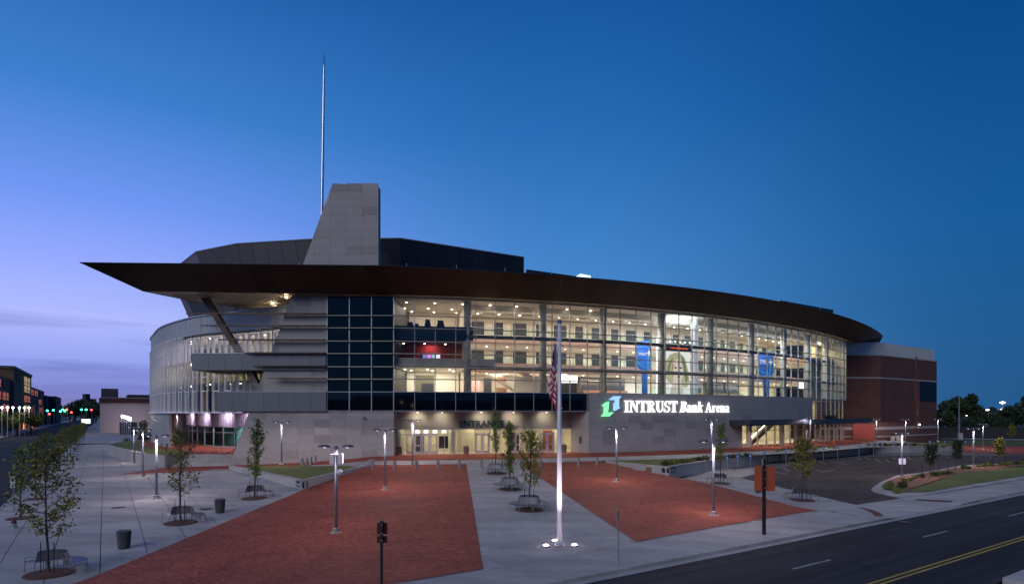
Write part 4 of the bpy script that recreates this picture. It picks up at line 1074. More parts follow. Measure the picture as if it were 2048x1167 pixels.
def logo(pts, mat, name):
    m = MB(); q3 = []
    for (u, v) in pts:
        px = 1180 + u / 6.827; py = 780 + v / 6.827; s_ = s_at(px, .85); p = arc(s_, .85); q3.append((p[0], p[1], CZ + (HY - py) / FPX * p[1]))
    m.slab(q3, (-.02, .14, 0)); m.build(name, mat, TB)
logo([(150, 355), (190, 312), (190, 215), (158, 208), (228, 158), (262, 152), (258, 235), (255, 262), (236, 300), (325, 300), (265, 356)], logo_green, 'logo_shape')
logo([(258, 130), (320, 82), (430, 80), (400, 120), (398, 226), (420, 232), (352, 276), (322, 276), (325, 180), (340, 165), (346, 132)], logo_blue, 'logo_shape')
lamp('AREA', 'lettering_glow', (*arc(LS + WID / 2, 1.4), 8.2), 12, (1, 1, 1), WID, parent=AR, sy=1, aim=(*arc(LS + WID / 2, 0), 8.2))
# --- entrance B: canopy, tall shopfront, upper windows ---
eb = part('canopy_entrance')
CB0, CB1 = s_at(1484, 3.0), s_at(1719, 2.0)
sweep(CB0, CB1, 4.2, -.2, 5.35, 6.2).build('canopy', pmat('canopy_metal', (.055, .06, .075), .4, metal=.4), eb)
sweep(CB0, CB1, 4.35, 4.2, 5.6, 6.28).build('canopy_edge', pmat('canopy_edge', (.045, .06, .09), .7), eb)
q = SU + .2; kx = 0
while q < 100.6:
    m = MB(); m.obox(arc(q, -.3), hd(q), .16, .22, 1.5, 5.35); m.build('storefront_mullion', alum, eb)
    if q + 2.66 < 101: pane(unit(glass, 'store_glass'), q + .08, q + 2.58, 1.75, 5.3, eb, off=-.35)
    q += 2.66; kx += 1
sweep(SU, 101, -.25, -.4, 4.3, 4.4).build('storefront_transom', alum, eb)
for px in (1500, 1566, 1594, 1612):
    q = s_at(px, .5); m = MB(); m.obox(arc(q, .3), hd(q), .7, .6, 1.6, 5.35); m.build('stone_pier', column_m, eb)
for px in (1636, 1656, 1672, 1686):
    q = s_at(px, -.2); m = MB(); p = arc(q, -.15)
    for e in (-.75, 0, .75): m.obox((p[0] + e * math.cos(hd(q)), p[1] + e * math.sin(hd(q))), hd(q), .14, .1, 1.75, 4.2)
    for zz in (1.75, 2.9, 4.1): m.obox(p, hd(q), 1.5, .09, zz, zz + .15)
    m.build('door', pmat('door_frame_lilac', (.50, .44, .50), .45, metal=.2), eb)
for k in range(8):
    s0 = SB + .1 + k * (101 - SB) / 8; s1 = s0 + (101 - SB) / 8
    for z0, z1 in ((6.25, 7.9), (7.9, 9.95)): pane(unit(glass, 'upper_glass'), s0, s1, z0, z1, eb, off=-.05)
    mullion(s0 + .1, 6.2, 10.0, alum_tan, eb, w=.12)
sweep(SB, 101, .05, -.1, 7.85, 7.95).build('window_transom', alum_tan, eb)
sweep(SB - 2, 101, -5.5, -5.8, 6.0, 9.7).build('landing_wall', lw, eb)
sweep(SB - 2, 101, -.3, -6, 5.85, 6.0).build('landing_floor', floor_m, eb)
text('ENTRANCE B', .95, .08, black_paint, 'entrance_lettering', eb, (*arc(s_at(1667, 4), 3.6), 6.24), hd(s_at(1667, 4)), bold=.03)
alight(88, -3, 9.6, 260, (1, .85, .45), 5, 3); alight(97, -3, 9.6, 260, (1, .85, .45), 5, 3)
# escalator seen through the tall glass
flight(1496, 2.0, 1560, 7.0, -3.5, 1.6, pmat('escalator_side', (.2, .19, .15), .4, metal=.4), th=.9, name='escalator')
flight(1500, 2.9, 1556, 7.4, -3.4, .06, light_warm, th=.10, name='escalator_light')
for px in (1500, 1540, 1580, 1620, 1660, 1690):
    q = s_at(px, 1.0); lamp('SPOT', 'canopy_light', (*arc(q, 1.6), 5.3), 260, (1.0, .68, .60), .1, parent=AR, aim=(*arc(q, 1.7), 1.7), angle=110, blend=.8)
# right end of the glass: yellow lit corner room
olive = pmat('olive_wall', (.56, .50, .32), .7)
sweep(91, 101, -5.0, -5.3, 10.0, 22.3).build('corner_wall', olive, inn)
pe_, pf_ = arc(101, -.3), arc(101, -6); m = MB(); m.prism([pe_, pf_, (pf_[0] + .3, pf_[1]), (pe_[0] + .3, pe_[1])], 10, 22.3); m.build('corner_wall', olive, inn)
alight(96, -3, 14.5, 200, (1, .88, .6), 3, 2); alight(96, -3, 22, 140, (1, .88, .6), 3, 2)
sweep(93, 101, -2.2, -5, 14.4, 14.7).build('stair_landing', strut_m, inn); sweep(93, 101, -2.2, -5, 18.4, 18.7).build('stair_landing', strut_m, inn)

# --- great slanted stone tower ---
tw = part('stone_tower')
def xs(z): return -36.7 + (z - .19) * 13.45 / 36.78
ZT = 37.0
core = MB()
def bx(z): return -15.3 if z < 7.57 else (-23.9 if z < 22.5 else -17.3)
core.prism([(xs(0) + .02, 79.06), (-15.32, 79.06), (-15.32, 80.3), (xs(0) + .02, 80.3)], 0, .01)
prof = [(xs(0) + .05, 0), (-15.32, 0), (-15.32, 7.5), (-23.95, 7.55), (-23.95, 22.3), (-17.32, 22.4), (-17.32, ZT - .35), (xs(ZT) + .06, ZT - .02)]
core = MB(); core.slab([(x_, 79.06, z_) for x_, z_ in prof], (0, 1.3, 0)); core.build('tower_core', stone, tw)
def clip(poly, a, b, c):          # keep a*x+b*z+c>=0
    out_ = []
    for i in range(len(poly)):
        p, q_ = poly[i], poly[(i + 1) % len(poly)]; dp, dq = a * p[0] + b * p[1] + c, a * q_[0] + b * q_[1] + c
        if dp >= 0: out_.append(p)
        if (dp >= 0) != (dq >= 0): t_ = dp / (dp - dq); out_.append((p[0] + (q_[0] - p[0]) * t_, p[1] + (q_[1] - p[1]) * t_))
    return out_
def stonewall(x1, z0, z1, root, maxz=None):
    zc = z1; r = 0
    while zc > z0 + .02:
        zb = max(z0, zc - 1.02); xc = x1; k = 0
        while xc > xs(zb) + .05 and xc > -40:
            xa = xc - 2.07
            poly = [(xa + .007, zb + .007), (xc - .007, zb + .007), (xc - .007, zc - .007), (xa + .007, zc - .007)]
            # keep right of the slant: x - xs(z) >= 0
            g_ = 13.45 / 36.78; poly = clip(poly, 1, -g_, 36.7 + .19 * g_)
            if maxz: poly = clip(poly, -0.058, -1, ZT - .35 - .058 * 17.3 + .0)
            if len(poly) >= 3:
                full = abs(poly[0][0] - xa - .007) < 1e-6 and len(poly) == 4 and abs(min(p[0] for p in poly) - xa - .007) < 1e-6
                dk_ = rnd.random() < .13
                if full and zc - zb > 1.0: link('stone_panel', pn_d if dk_ else pn, root, ((xa + xc) / 2, 79.03, (zb + zc) / 2), 0, (2.056, .07, zc - zb - .014))
                else:
                    m = MB(); m.slab([(p[0], 78.995, p[1]) for p in poly], (0, .06, 0)); m.build('stone_panel', stone_dark if dk_ else stone, root)
            xc = xa; k += 1
        zc = zb; r += 1
stonewall(-15.3, 0.0, 7.5, tw); stonewall(-23.95, 7.5, 22.3, tw); stonewall(-17.3, 24.0, ZT - .0, tw, maxz=True)
m = MB(); m.lathe((-19.2, 78.6, 6.6), [(.05, 0), (.18, .1), (.18, .25)], 10); m.box(-19.25, 78.7, 6.8, -19.15, 79, 6.9); m.build('security_camera', alum, tw)
# grey panelled gallery bands left of the glass
for z0, z1, xl in ((12.8, 14.95, -41.3), (7.5, 10.02, -38.1)):
    gb_ = part('gallery_band'); m = MB(); m.box(xl + .05, 78.72, z0, -23.96, 86.5, z1 - .03); m.build('band_core', joint, gb_)
    n = round((-23.96 - xl) / 2.07); w = (-23.96 - xl) / n
    for i in range(n):
        m = MB(); m.box(xl + i * w + .012, 78.62, z0 + .03, xl + (i + 1) * w - .012, 78.715, z1 - .03); m.build('band_panel', greypanel, gb_)
    m = MB(); m.box(xl - .03, 78.55, z1 - .025, -23.96, 78.8, z1 + .07); m.build('band_coping', alum, gb_)
    m = MB(); m.box(xl - .02, 78.75, z0 + .03, xl + .045, 86, z1 - .03); m.build('band_end_panel', greypanel, gb_)
    for i in range(5): 
        m = MB(); m.beam((xl, 78.66, z1 + .25 + i * .2), (xs(z1 + 1) + .1, 78.66, z1 + .25 + i * .2), .035); m.build('gallery_rail', alum, gb_)
# long thin blades crossing the stone
for y, px0 in ((628, 372), (652, 402), (680, 436), (706, 488), (732, 505), (757, 536)):
    x0 = (px0 - 1024) / FPX * 78.4; z = CZ + (HY - y) / FPX * 78.4; m = MB()
    m.slab([(x0, 78.35, z), (x0 + 1.2, 77.95, z - .02), (-23.95, 77.95, z - .02), (-23.95, 78.35, z - .02)], (0, 0, .14)); m.box(x0 + 1.2, 78.36, z - .04, -23.95, 78.55, z + .16)
    for xx in np.arange(max(x0 + 2, xs(z)), -24.2, 2.07): m.box(xx, 78.5, z, xx + .06, 79.0, z + .1)
    m.build('sun_blade', strut_m, AR)
# raking struts
m = MB(); m.beam((-40.9, 81.0, 22.9), (-34.4, 80.2, 13.0), .85, .7); m.beam((-34.6, 80.3, 13.2), (-32.1, 80.0, 8.4), .85, .7); m.build('raking_strut', strut_m, AR)

# --- round glass wing ---
wing = part('round_wing')
def dz_(px, py): return 12.95 * 1.1 * FPX / (HY - py)
ctrl = []
for px, py in ((600, 612.5), (552, 617), (504, 623), (449, 629), (426, 631.5), (396.5, 635), (359, 644), (327, 655), (312, 668), (306, 684)):
    D = dz_(px, py); ctrl.append(Vector(((px - 1024) / FPX * D, D)))
ctrl += [Vector((-75.5, 136)), Vector((-74, 150)), Vector((-68, 165))]
def catmull(c, n=14):
    out_ = []
    for i in range(len(c) - 1):
        p0, p1, p2, p3 = c[max(0, i - 1)], c[i], c[i + 1], c[min(len(c) - 1, i + 2)]
        for k in range(n):
            t = k / n; out_.append(.5 * ((2 * p1) + (-p0 + p2) * t + (2 * p0 - 5 * p1 + 4 * p2 - p3) * t * t + (-p0 + 3 * p1 - 3 * p2 + p3) * t ** 3))
    return out_ + [c[-1]]
wp = catmull(ctrl)
cum = [0]
for a_, b_ in zip(wp[:-1], wp[1:]): cum.append(cum[-1] + (b_ - a_).length)
def wpt(q, off=0.0):
    q = min(max(q, 0), cum[-1] - .01); i = max(0, int(np.searchsorted(cum, q)) - 1); f = (q - cum[i]) / (cum[i + 1] - cum[i]); a_, b_ = wp[i], wp[i + 1]; p = a_ + (b_ - a_) * f
    d = (b_ - a_).normalized(); nrm = Vector((d.y, -d.x)) * -1          # outwards: towards the viewer's left
    nrm = Vector((-d.y, d.x)) if False else nrm
    if nrm.dot(Vector((-.8, -.6))) < 0: nrm = -nrm
    return p + nrm * off, math.atan2(d.y, d.x)
WL = cum[-1]
def wsweep(q0, q1, o0, o1, z0, z1, st=1.6, m=None):
    m = m or MB(); n = max(1, int((q1 - q0) / st)); base = len(m.v)
    for i in range(n + 1):
        q = q0 + (q1 - q0) * i / n; a_, b_ = wpt(q, o0)[0], wpt(q, o1)[0]; m.v += [(*a_, z0), (*b_, z0), (*b_, z1), (*a_, z1)]
    for i in range(n):
        for j in range(4):
            a_ = base + i * 4 + j; b_ = base + i * 4 + (j + 1) % 4; m.f.append((a_, b_, b_ + 4, a_ + 4))
    m.f.append((base, base + 1, base + 2, base + 3)); e = base + n * 4; m.f.append((e + 3, e + 2, e + 1, e))
    return m
m = wsweep(0, WL, .1, -.25, 19.0, 21.6); q = 0
while q < WL - .3: wsweep(q, q + .16, .16, .1, 19.05, 21.5, st=9, m=m); q += .5
m.build('zinc_parapet', zinc, wing)
wsweep(0, WL, .35, -.3, 21.6, 21.75).build('parapet_coping', alum, wing)
m = MB(); m.f.append(tuple(range(len(wp)))); m.v = [(p.x, p.y, 20.9) for p in wp]; m.build('wing_roof', zinc, wing)
inner_w = pmat('wing_inner', (.34, .32, .22), .7, var=.2, scale=.4)
wsweep(0, WL - 3, -7.5, -7.8, 7.7, 19).build('wing_back_wall', inner_w, wing)
for z in (7.5, 11.9, 15.4, 18.9): wsweep(0, WL - 3, -.25, -8, z - .25, z).build('wing_floor', plaster_w if z > 8 else darkroom, wing)
q = 0.4; bays = []
while q < WL - 4: bays.append(q); q += 2.55
wg, wgd = unit(glassmat('wing_glass', (.78, .78, .76), ior=1.16), 'wing_glass'), unit(glass_dark, 'wing_glass_dark')
fin_m = pmat('white_fin', (.80, .80, .86), .5)
for n, q in enumerate(bays):
    for z0, z1 in ((7.6, 10.5), (10.5, 12.6), (12.6, 15.0), (15.0, 16.8), (16.8, 19.0)):
        for u0, u1 in ((q, q + 1.3), (q + 1.3, q + 2.55)):
            pa_, pb_ = wpt(u0)[0], wpt(u1)[0]; hh = math.atan2(pb_.y - pa_.y, pb_.x - pa_.x); c = (pa_ + pb_) / 2
            link('glass_pane', wgd if z0 < 8 and u0 == q + 1.3 else wg, wing, (c.x, c.y, (z0 + z1) / 2), hh, ((pb_ - pa_).length - .04, .03, z1 - z0 - .04))
    # projecting box frame
    m = MB()
    for u in (q, q + 1.25):
        p, hh = wpt(u, .2); m.obox(p, hh, .17, .34, 7.4, 18.95 if q > 25 else 18.3)
    for z in (7.45, 10.5, 12.6, 15.0, 16.8, 18.9 if q > 25 else 18.25):
        a1, _ = wpt(q + .06, .36); b1, _ = wpt(q + 1.19, .36); m.beam((*a1, z), (*b1, z), .10, .14)
    m.build('fin_frame', fin_m, wing)
    p, hh = wpt(q + 1.9, .06); m = MB(); m.obox(p, hh, .08, .15, 7.5, 19); m.build('mullion', alum_tan, wing)
wsweep(0, WL, .55, -.3, 7.28, 7.42).build('fin_sill', fin_m, wing)
wdl = MB().lathe((0, 0, 0), [(.17, 0), (.17, .05)], 8).mesh('wing_downlight'); wdl.materials.append(light_white)
for i in range(11):
    for z in (18.6, 15.1, 11.6): link('downlight', wdl, wing, (*wpt(3 + i * 3.6, -1.8 if i % 2 else -3)[0], z))
lam_c = (.90, .84, 1.0)
for q, z, pw_ in ((6, 18.4, 240), (14, 18.4, 220), (22, 18.4, 160), (32, 18.4, 60), (8, 15, 60), (16, 15, 110), (26, 15, 100), (36, 15, 70), (46, 15, 50), (8, 11.5, 60), (18, 11.5, 110), (30, 11.5, 80), (42, 11.5, 60)):
    p, hh = wpt(q, -3.6); lamp('AREA', 'wing_light', (*p, z), pw_ * 2.2, lam_c if z > 18 else (1, .84, .60), 5, parent=AR, sy=2).rotation_euler = (0, 0, hh)
# lower storey of the wing: flush metal drum, recessed glass and corrugated band
qa = next(q for q in np.arange(0, WL, .2) if 1024 + wpt(q)[0].x / wpt(q)[0].y * FPX < 340)
m = wsweep(qa, WL, .05, -.3, 1.6, 7.28); q = qa
while q < WL - .4: wsweep(q, q + .2, .13, .05, 1.6, 7.2, st=9, m=m); q += .62
p0_ = wpt(qa)[0]; p1_ = Vector((-62.2, 116.5)); m.prism([p0_, p1_, p1_ + Vector((-.3, .2)), p0_ + Vector((-.3, .3))], 1.6, 7.28); m.build('drum_base', zinc, wing)
low = [Vector(p) for p in ((-62.4, 116.5), (-59, 111.5), (-54.9, 106.5), (-49.4, 101), (-44.1, 97.2), (-38, 93.8), (-31, 91))]
lowc = catmull(low, 2)
def lowwall(z0, z1, d0, d1, mat, name, rib=None):
    m = MB()
    for a_, b_ in zip(lowc[:-1], lowc[1:]):
        dn = (b_ - a_).normalized(); nn_ = Vector((dn.y, -dn.x)); nn_ = nn_ if nn_.y < 0 else -nn_
        m.prism([a_ + nn_ * d0, b_ + nn_ * d0, b_ + nn_ * d1, a_ + nn_ * d1], z0, z1)
        if rib:
            k = int((b_ - a_).length / .42)
            for i in range(k): c = a_ + (b_ - a_) * ((i + .5) / k); m.obox(c + nn_ * (d0 + .04), math.atan2(dn.y, dn.x), .2, .08, z0 + .02, z1 - .02)
    return m.build(name, mat, wing)
lowwall(5.15, 7.3, .1, -.2, palemetal, 'corrugated_band', rib=True)
lowwall(1.7, 1.95, .1, -.1, alum, 'glass_sill'); lowwall(5.0, 5.149, .12, -.1, alum, 'glass_head'); lowwall(4.1, 4.2, .1, -.05, alum, 'glass_transom')
lowwall(1.8, 5.0, -4.0, -4.2, pmat('grey_room', (.40, .50, .50), .8, var=.3, scale=.6), 'wing_back_wall')
tl = unit(glass_teal, 'teal_pane')
for a_, b_ in zip(lowc[:-1], lowc[1:]):
    k = 1; 
    for i in range(k):
        p, q_ = a_ + (b_ - a_) * (i / k), a_ + (b_ - a_) * ((i + 1) / k); c = (p + q_) / 2; hh = math.atan2(q_.y - p.y, q_.x - p.x)
        link('glass_pane', tl, wing, (c.x, c.y, 3.45), hh, ((q_ - p).length, .03, 3.0)); m = MB(); m.obox(p, hh, .1, .2, 1.7, 5.0); m.build('mullion', alum, wing)
m = MB(); m.v = [(*p, 7.31) for p in lowc] + [(*wpt(q)[0], 7.31) for q in np.arange(qa, 0, -3)]; m.f = [tuple(range(len(m.v)))]; m.build('wing_soffit', soff, wing)
for i, (sx_, sy_) in enumerate(((-57, 107.2), (-51.5, 101.5), (-46, 97), (-41, 93.8), (-36, 91))):
    lamp('SPOT', 'wing_soffit_light', (sx_, sy_, 7.2), 560, (.98, .72, 1.0), .1, parent=AR, aim=(sx_ + 1.2, sy_ + 3.2, 5.2), angle=150, blend=.9)
    lamp('SPOT', 'terrace_light', (sx_ - 1, sy_ - 1, 7.2), 800, (1, .68, .72), .1, parent=AR, aim=(sx_ - 2, sy_ - 2.5, 1.7), angle=100, blend=.9)
lamp('AREA', 'lounge_light', (-45, 101, 4.9), 600, (.7, 1, .95), 6, parent=AR, sy=3)

# --- roof: swooping fascia in panels, soffit, top ---
rf = part('swooping_roof')
def ov(q): return 4.5 + 1.0 * math.exp(-max(0, q) / 12.0)
ZE, ZL = 25.0, 22.43
def outer(q):
    if q < 0: return (-15.3 + q, 73.0 - .028 * (-q)) 
    return arc(q, 6.0)
st_out = [(-51.0, 72.0)] + [(-51.0 + 35.7 * i / 13, 72.0 + 1.5 * i / 13) for i in range(1, 14)]
st_low = [(-46.0, 76.0)] * 3 + [(-46.0 + 30.7 * (i) / 11, 76.0 + 2.3 * (i) / 11) for i in range(1, 12)]
OUT = [(x_, y_, ZE) for x_, y_ in st_out]; LOW = [(x_, y_, ZL) for x_, y_ in st_low]
q = PW
while q < 119.5:
    OUT.append((*arc(q, ov(q)), ZE)); o_ = .75
    zl = ZL if q < 106 else ZL + (q - 106) / 14 * 2.3; oo = o_ if q < 106 else o_ + (q - 106) / 14 * 3.5
    LOW.append((*arc(q, oo), zl)); q += PW
OUT.append((*arc(120, 4.5), ZE)); LOW.append((*arc(119.9, 4.3), ZE - .12))
for i in range(len(OUT) - 1):
    a_, b_, c_, d_ = (Vector(v) for v in (OUT[i], OUT[i + 1], LOW[i + 1], LOW[i]))
    poly = [a_, b_, c_, d_] if (c_ - d_).length > .01 else [a_, b_, c_]
    ctr = sum(poly, Vector()) / len(poly); poly = [ctr + (p - ctr) * (1 - .010 / max(.3, (p - ctr).length) * 1.4) for p in poly]
    m = MB(); m.slab(poly, (0, .05, .06)); m.build('fascia_panel', fascia_m, rf)
# liner just behind the panels
m = MB(); n = len(OUT); m.v = [(v[0], v[1] + .10, v[2] - .01) for v in OUT] + [(v[0], v[1] + .12, v[2] + .06) for v in LOW]
m.f = [(i, i + 1, n + i + 1, n + i) for i in range(n - 1)]; m.build('fascia_liner', darkroom, rf, fix=False)
m = MB(); m.tube([(v[0], v[1], ZE + .02) for v in OUT], .06, 5); m.build('roof_edge_trim', pmat('roof_trim', (.05, .06, .07), .4, metal=.5), rf)
# roof deck and return edge on the west
m = MB(); back = [(104, 175), (70, 200), (-30, 200), (-43.5, 92)]
pts_ = [(v[0], v[1] + .05) for v in OUT] + back; m.v = [(x_, y_, ZE - .05) for x_, y_ in pts_]; m.f = [tuple(range(len(pts_)))]; m.build('roof_deck', pmat('roof_membrane', (.10, .10, .11), .8), rf)
m = MB(); m.slab([(-51, 72.05, 25), (-46.0, 76.05, 22.43), (-42.8, 84.4, 22.43), (-43.5, 92, 25)], (.05, 0, 0)); m.build('west_fascia', fascia_m, rf)
m = MB(); m.v = [(-46, 76.1, 22.5), (-24, 77.8, 22.5), (-15.3, 78.4, 22.5), (-15.3, 95, 22.5), (-24, 95, 22.5), (-34, 93.5, 22.5), (-42.8, 84.4, 22.5)]; m.f = [tuple(range(7))]; m.build('west_soffit', soffit_m, rf)
m = MB()
for xx in np.arange(-43.5, -24.5, .55): m.box(xx, 77.2 if xx > -40 else 78, 22.42, xx + .06, 85 + (xx + 43.5) * .5, 22.498)
m.build('soffit_seams', pmat('soffit_seam', (.13, .11, .09), .6), rf)
sweep(-.01, 106, .75, -.5, 22.5, 22.62).build('eave_soffit', soffit_m, rf)
sweep(0, 106, .7, .3, 22.44, 22.49).build('eave_light_strip', pmat('eave_strip', (.5, .45, .35), .5), rf)
for px, py in ((573, 594), (545, 606), (550, 616)):
    Y = 15.2 * FPX / (HY - py); c = ((px - 1024) / FPX * Y, Y); m = MB(); m.lathe((*c, 22.36), [(.17, 0), (.17, .06)], 10); m.build('soffit_lamp', light_warm, rf)
    lamp('POINT', 'soffit_glow', (*c, 21.9), 90, (1, .78, .52), .15, parent=AR)
lamp('SPOT', 'gallery_glow', (-31.5, 83.5, 18.5), 420, (.92, .70, 1), .3, parent=AR, aim=(-34, 88, 20.5), angle=110)
for px in (950, 1085, 1330, 1560): pass
# faceted upper bowl
def facet(root, top, bot, mat, n, name='bowl_panel', rows=1):
    a_, b_ = Vector(top[0]), Vector(top[1]); c_, d_ = Vector(bot[0]), Vector(bot[1])
    for i in range(n):
        f0, f1 = (i + .012) / n, (i + 1 - .012) / n
        m = MB(); m.slab([a_ + (b_ - a_) * f0, a_ + (b_ - a_) * f1, c_ + (d_ - c_) * f1, c_ + (d_ - c_) * f0], (0, .07, 0)); m.build(name, mat, root)
    m = MB(); m.slab([a_ + Vector((0, .08, 0)), b_ + Vector((0, .08, 0)), d_ + Vector((0, .08, 0)), c_ + Vector((0, .08, 0))], (0, .2, 0)); m.build('panel_backing', darkroom, root)
bowl = part('upper_bowl')
ZB = 33.0
tv = [(-63, 112), (-50.4, 97.3), (-41.9, 92.7), (-29.9, 90.3), (-16.5, 89.8), (1.9, 100.7)]
bv = [(-57.3, 114), (-47.0, 101.3), (-39.8, 97.0), (-29.0, 94.8), (-16.2, 92.3), (1.9, 103)]
for i in range(5):
    zb = 18.0 if i < 3 else 25.0
    mt = bowl_lit if i < 3 else bowl_shaded
    facet(bowl, [(*tv[i], ZB), (*tv[i + 1], ZB)], [(*bv[i], zb), (*bv[i + 1], zb)], mt, (8, 5, 5, 6, 9)[i])
m = MB(); m.box(1.8, 100.8, 25, 2.0, 150, ZB); m.build('bowl_end_wall', bowl_shaded, bowl)
m = MB(); pl_ = tv + [(1.9, 160), (-70, 160)]; m.v = [(x_, y_, ZB - .02) for x_, y_ in pl_]; m.f = [tuple(range(len(pl_)))]; m.build('bowl_roof', bowl_shaded, bowl)
m = MB(); m.tube([(x_, y_, ZB) for x_, y_ in tv], .10, 5); m.build('bowl_edge', alum, bowl)
m = MB(); m.beam((-41, 92.2, 28.7), (-24.5, 91.2, 29.6), .5, .35); m.build('service_gutter', darkroom, bowl)
facet(bowl, [(2.1, 90.0, 28.5), (31, 107, 28.5)], [(2.1, 90.0, 25), (31, 107, 25)], bowl_shaded, 12)
m = MB(); m.v = [(2.1, 90, 28.48), (31, 107, 28.48), (31, 150, 28.48), (2.1, 150, 28.48)]; m.f = [(0, 1, 2, 3)]; m.build('bowl_roof', bowl_shaded, bowl)
facet(bowl, [(50.9, 115.8, 28.7), (68.5, 130.0, 29.3)], [(50.9, 115.8, 25), (68.5, 130.0, 25)], bowl_shaded, 7)
facet(bowl, [(49, 117, 28.6), (50.85, 115.8, 28.7)], [(48, 117, 25), (50.85, 115.8, 25)], palemetal, 1)
m = MB(); m.v = [(50.9, 115.8, 28.68), (68.5, 130, 29.28), (66, 140, 29.2), (48, 126, 28.6)]; m.f = [(0, 1, 2, 3)]; m.build('bowl_roof', bowl_shaded, bowl)
for px in (598, 700, 813, 913, 1010, 1103, 1196, 1302, 1380, 1470, 1580, 1640):
    if px < 790: c = ((px - 1024) / FPX * 74.5, 74.5)
    else: c = arc(s_at(px, 4.1), 4.1)
    m = MB(); m.tube([(*c, 24.9), (*c, 25.75)], .04, 5); m.build('roof_safety_post', alum, rf)
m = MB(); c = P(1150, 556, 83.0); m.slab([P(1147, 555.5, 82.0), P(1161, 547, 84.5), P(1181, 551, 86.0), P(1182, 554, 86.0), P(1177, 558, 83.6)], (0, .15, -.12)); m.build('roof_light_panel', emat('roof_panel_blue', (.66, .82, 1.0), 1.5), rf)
# mast
mast = MB(); mast.smooth = True
B0 = Vector((-25.7, 82.0, 25.0)); T0 = Vector((-25.25, 82.0, 55.6)); pts_ = [B0 + (T0 - B0) * f for f in (0, .15, .5, .8, .93, 1.0)]
mast.tube(pts_, [.20, .22, .21, .17, .12, .03], 12); mast.build('steel_mast', pmat('mast_steel', (.58, .60, .66), .25, metal=.9), AR)
for dx_ in (-2.5, 2.2): lamp('SPOT', 'mast_light', (-25.5 + dx_, 76.5, 25.6), 5500, (1, .95, .92), .1, parent=AR, aim=(-25.3, 82, 52), angle=8, blend=.8)

# --- brick wing on the right ---
bw = part('brick_wing')
q0_, q1_, q2_ = Vector((arc(101, -.2)[0] + .2, 136.5)), Vector((83.4, 138.0)), Vector((107.6, 154.5)); q0_.x = 69.0
poly = [(q0_.x, q0_.y), (q1_.x, q1_.y), (q2_.x, q2_.y), (95, 190), (60, 190)]
m = MB(); m.prism(poly, 0, 20.4); m.build('brick_wall', brick_wall, bw)
def edge_band(z0, z1, d, mat, name):
    m = MB()
    cc_ = Vector((80, 165))
    for a_, b_ in ((q0_, q1_), (q1_, q2_)):
        dn = (b_ - a_).normalized(); nn_ = Vector((dn.y, -dn.x)); m.prism([a_ + nn_ * d, b_ + nn_ * d + dn * (d if a_ == q0_ else 0), b_ - nn_ * .1, a_ - nn_ * .1], z0, z1)
    return m.build(name, mat, bw)
edge_band(20.25, 20.55, .12, stone, 'stone_band'); edge_band(15.1, 15.45, .06, stone, 'stone_band'); edge_band(3.55, 4.2, .08, stone, 'stone_band'); edge_band(1.9, 2.15, .07, stone, 'stone_band')
ins = .5
m = MB(); a_, b_, c_ = q0_ + Vector((0, .3)), q1_ + Vector((-.3, .3)), q2_ + Vector((-.5, .2))
m.prism([a_, b_, c_, (94, 189), (61, 189)], 20.5, 23.35)
for p_, r_ in ((a_, b_), (b_, c_)):
    dn = (r_ - p_).normalized(); nn_ = Vector((dn.y, -dn.x)); L_ = (r_ - p_).length; k = int(L_ / .7)
    for i in range(k): m.obox(p_ + dn * (i + .5) * L_ / k + nn_ * .04, math.atan2(dn.y, dn.x), .12, .1, 20.6, 23.3)
m.build('metal_cladding', zinc, bw)
dn = (q2_ - q1_).normalized(); nn_ = Vector((dn.y, -dn.x)); hh = math.atan2(dn.y, dn.x); L_ = (q2_ - q1_).length
m = MB(); c = q1_ + dn * (L_ * .83) + nn_ * .03; m.obox(c, hh, L_ * .31, .1, 10.2, 15.08); m.build('dark_window', pmat('window_matte', (.006, .007, .014), .35, spec=.15), bw)
c = q1_ + dn * (L_ * .60); m = MB(); m.obox(c + nn_ * .1, hh, .35, .3, 3.0, 20.9); m.build('downpipe', brick_wall, bw)
c2 = q1_ + dn * (L_ * .63) + nn_ * .45; m = MB(); m.lathe((*c2, 4.4), [(.12, 0), (.16, .2), (.05, .3)], 10); m.build('uplight', light_warm, bw)
lamp('SPOT', 'wall_uplight', (*(c2 + nn_ * .15), 4.75), 900, (1, .50, .28), .1, parent=AR, aim=(*(c2 - nn_ * .3), 12), angle=34, blend=.8)
m = MB(); c = Vector((79.0, q0_.y + .1 - .0)); m.box(76.6, 137.0, 1.4, 79.0, 137.4, 4.9); m.box(79.05, 137.05, 1.4, 81.5, 137.45, 4.9); m.build('red_door', door_red, bw)
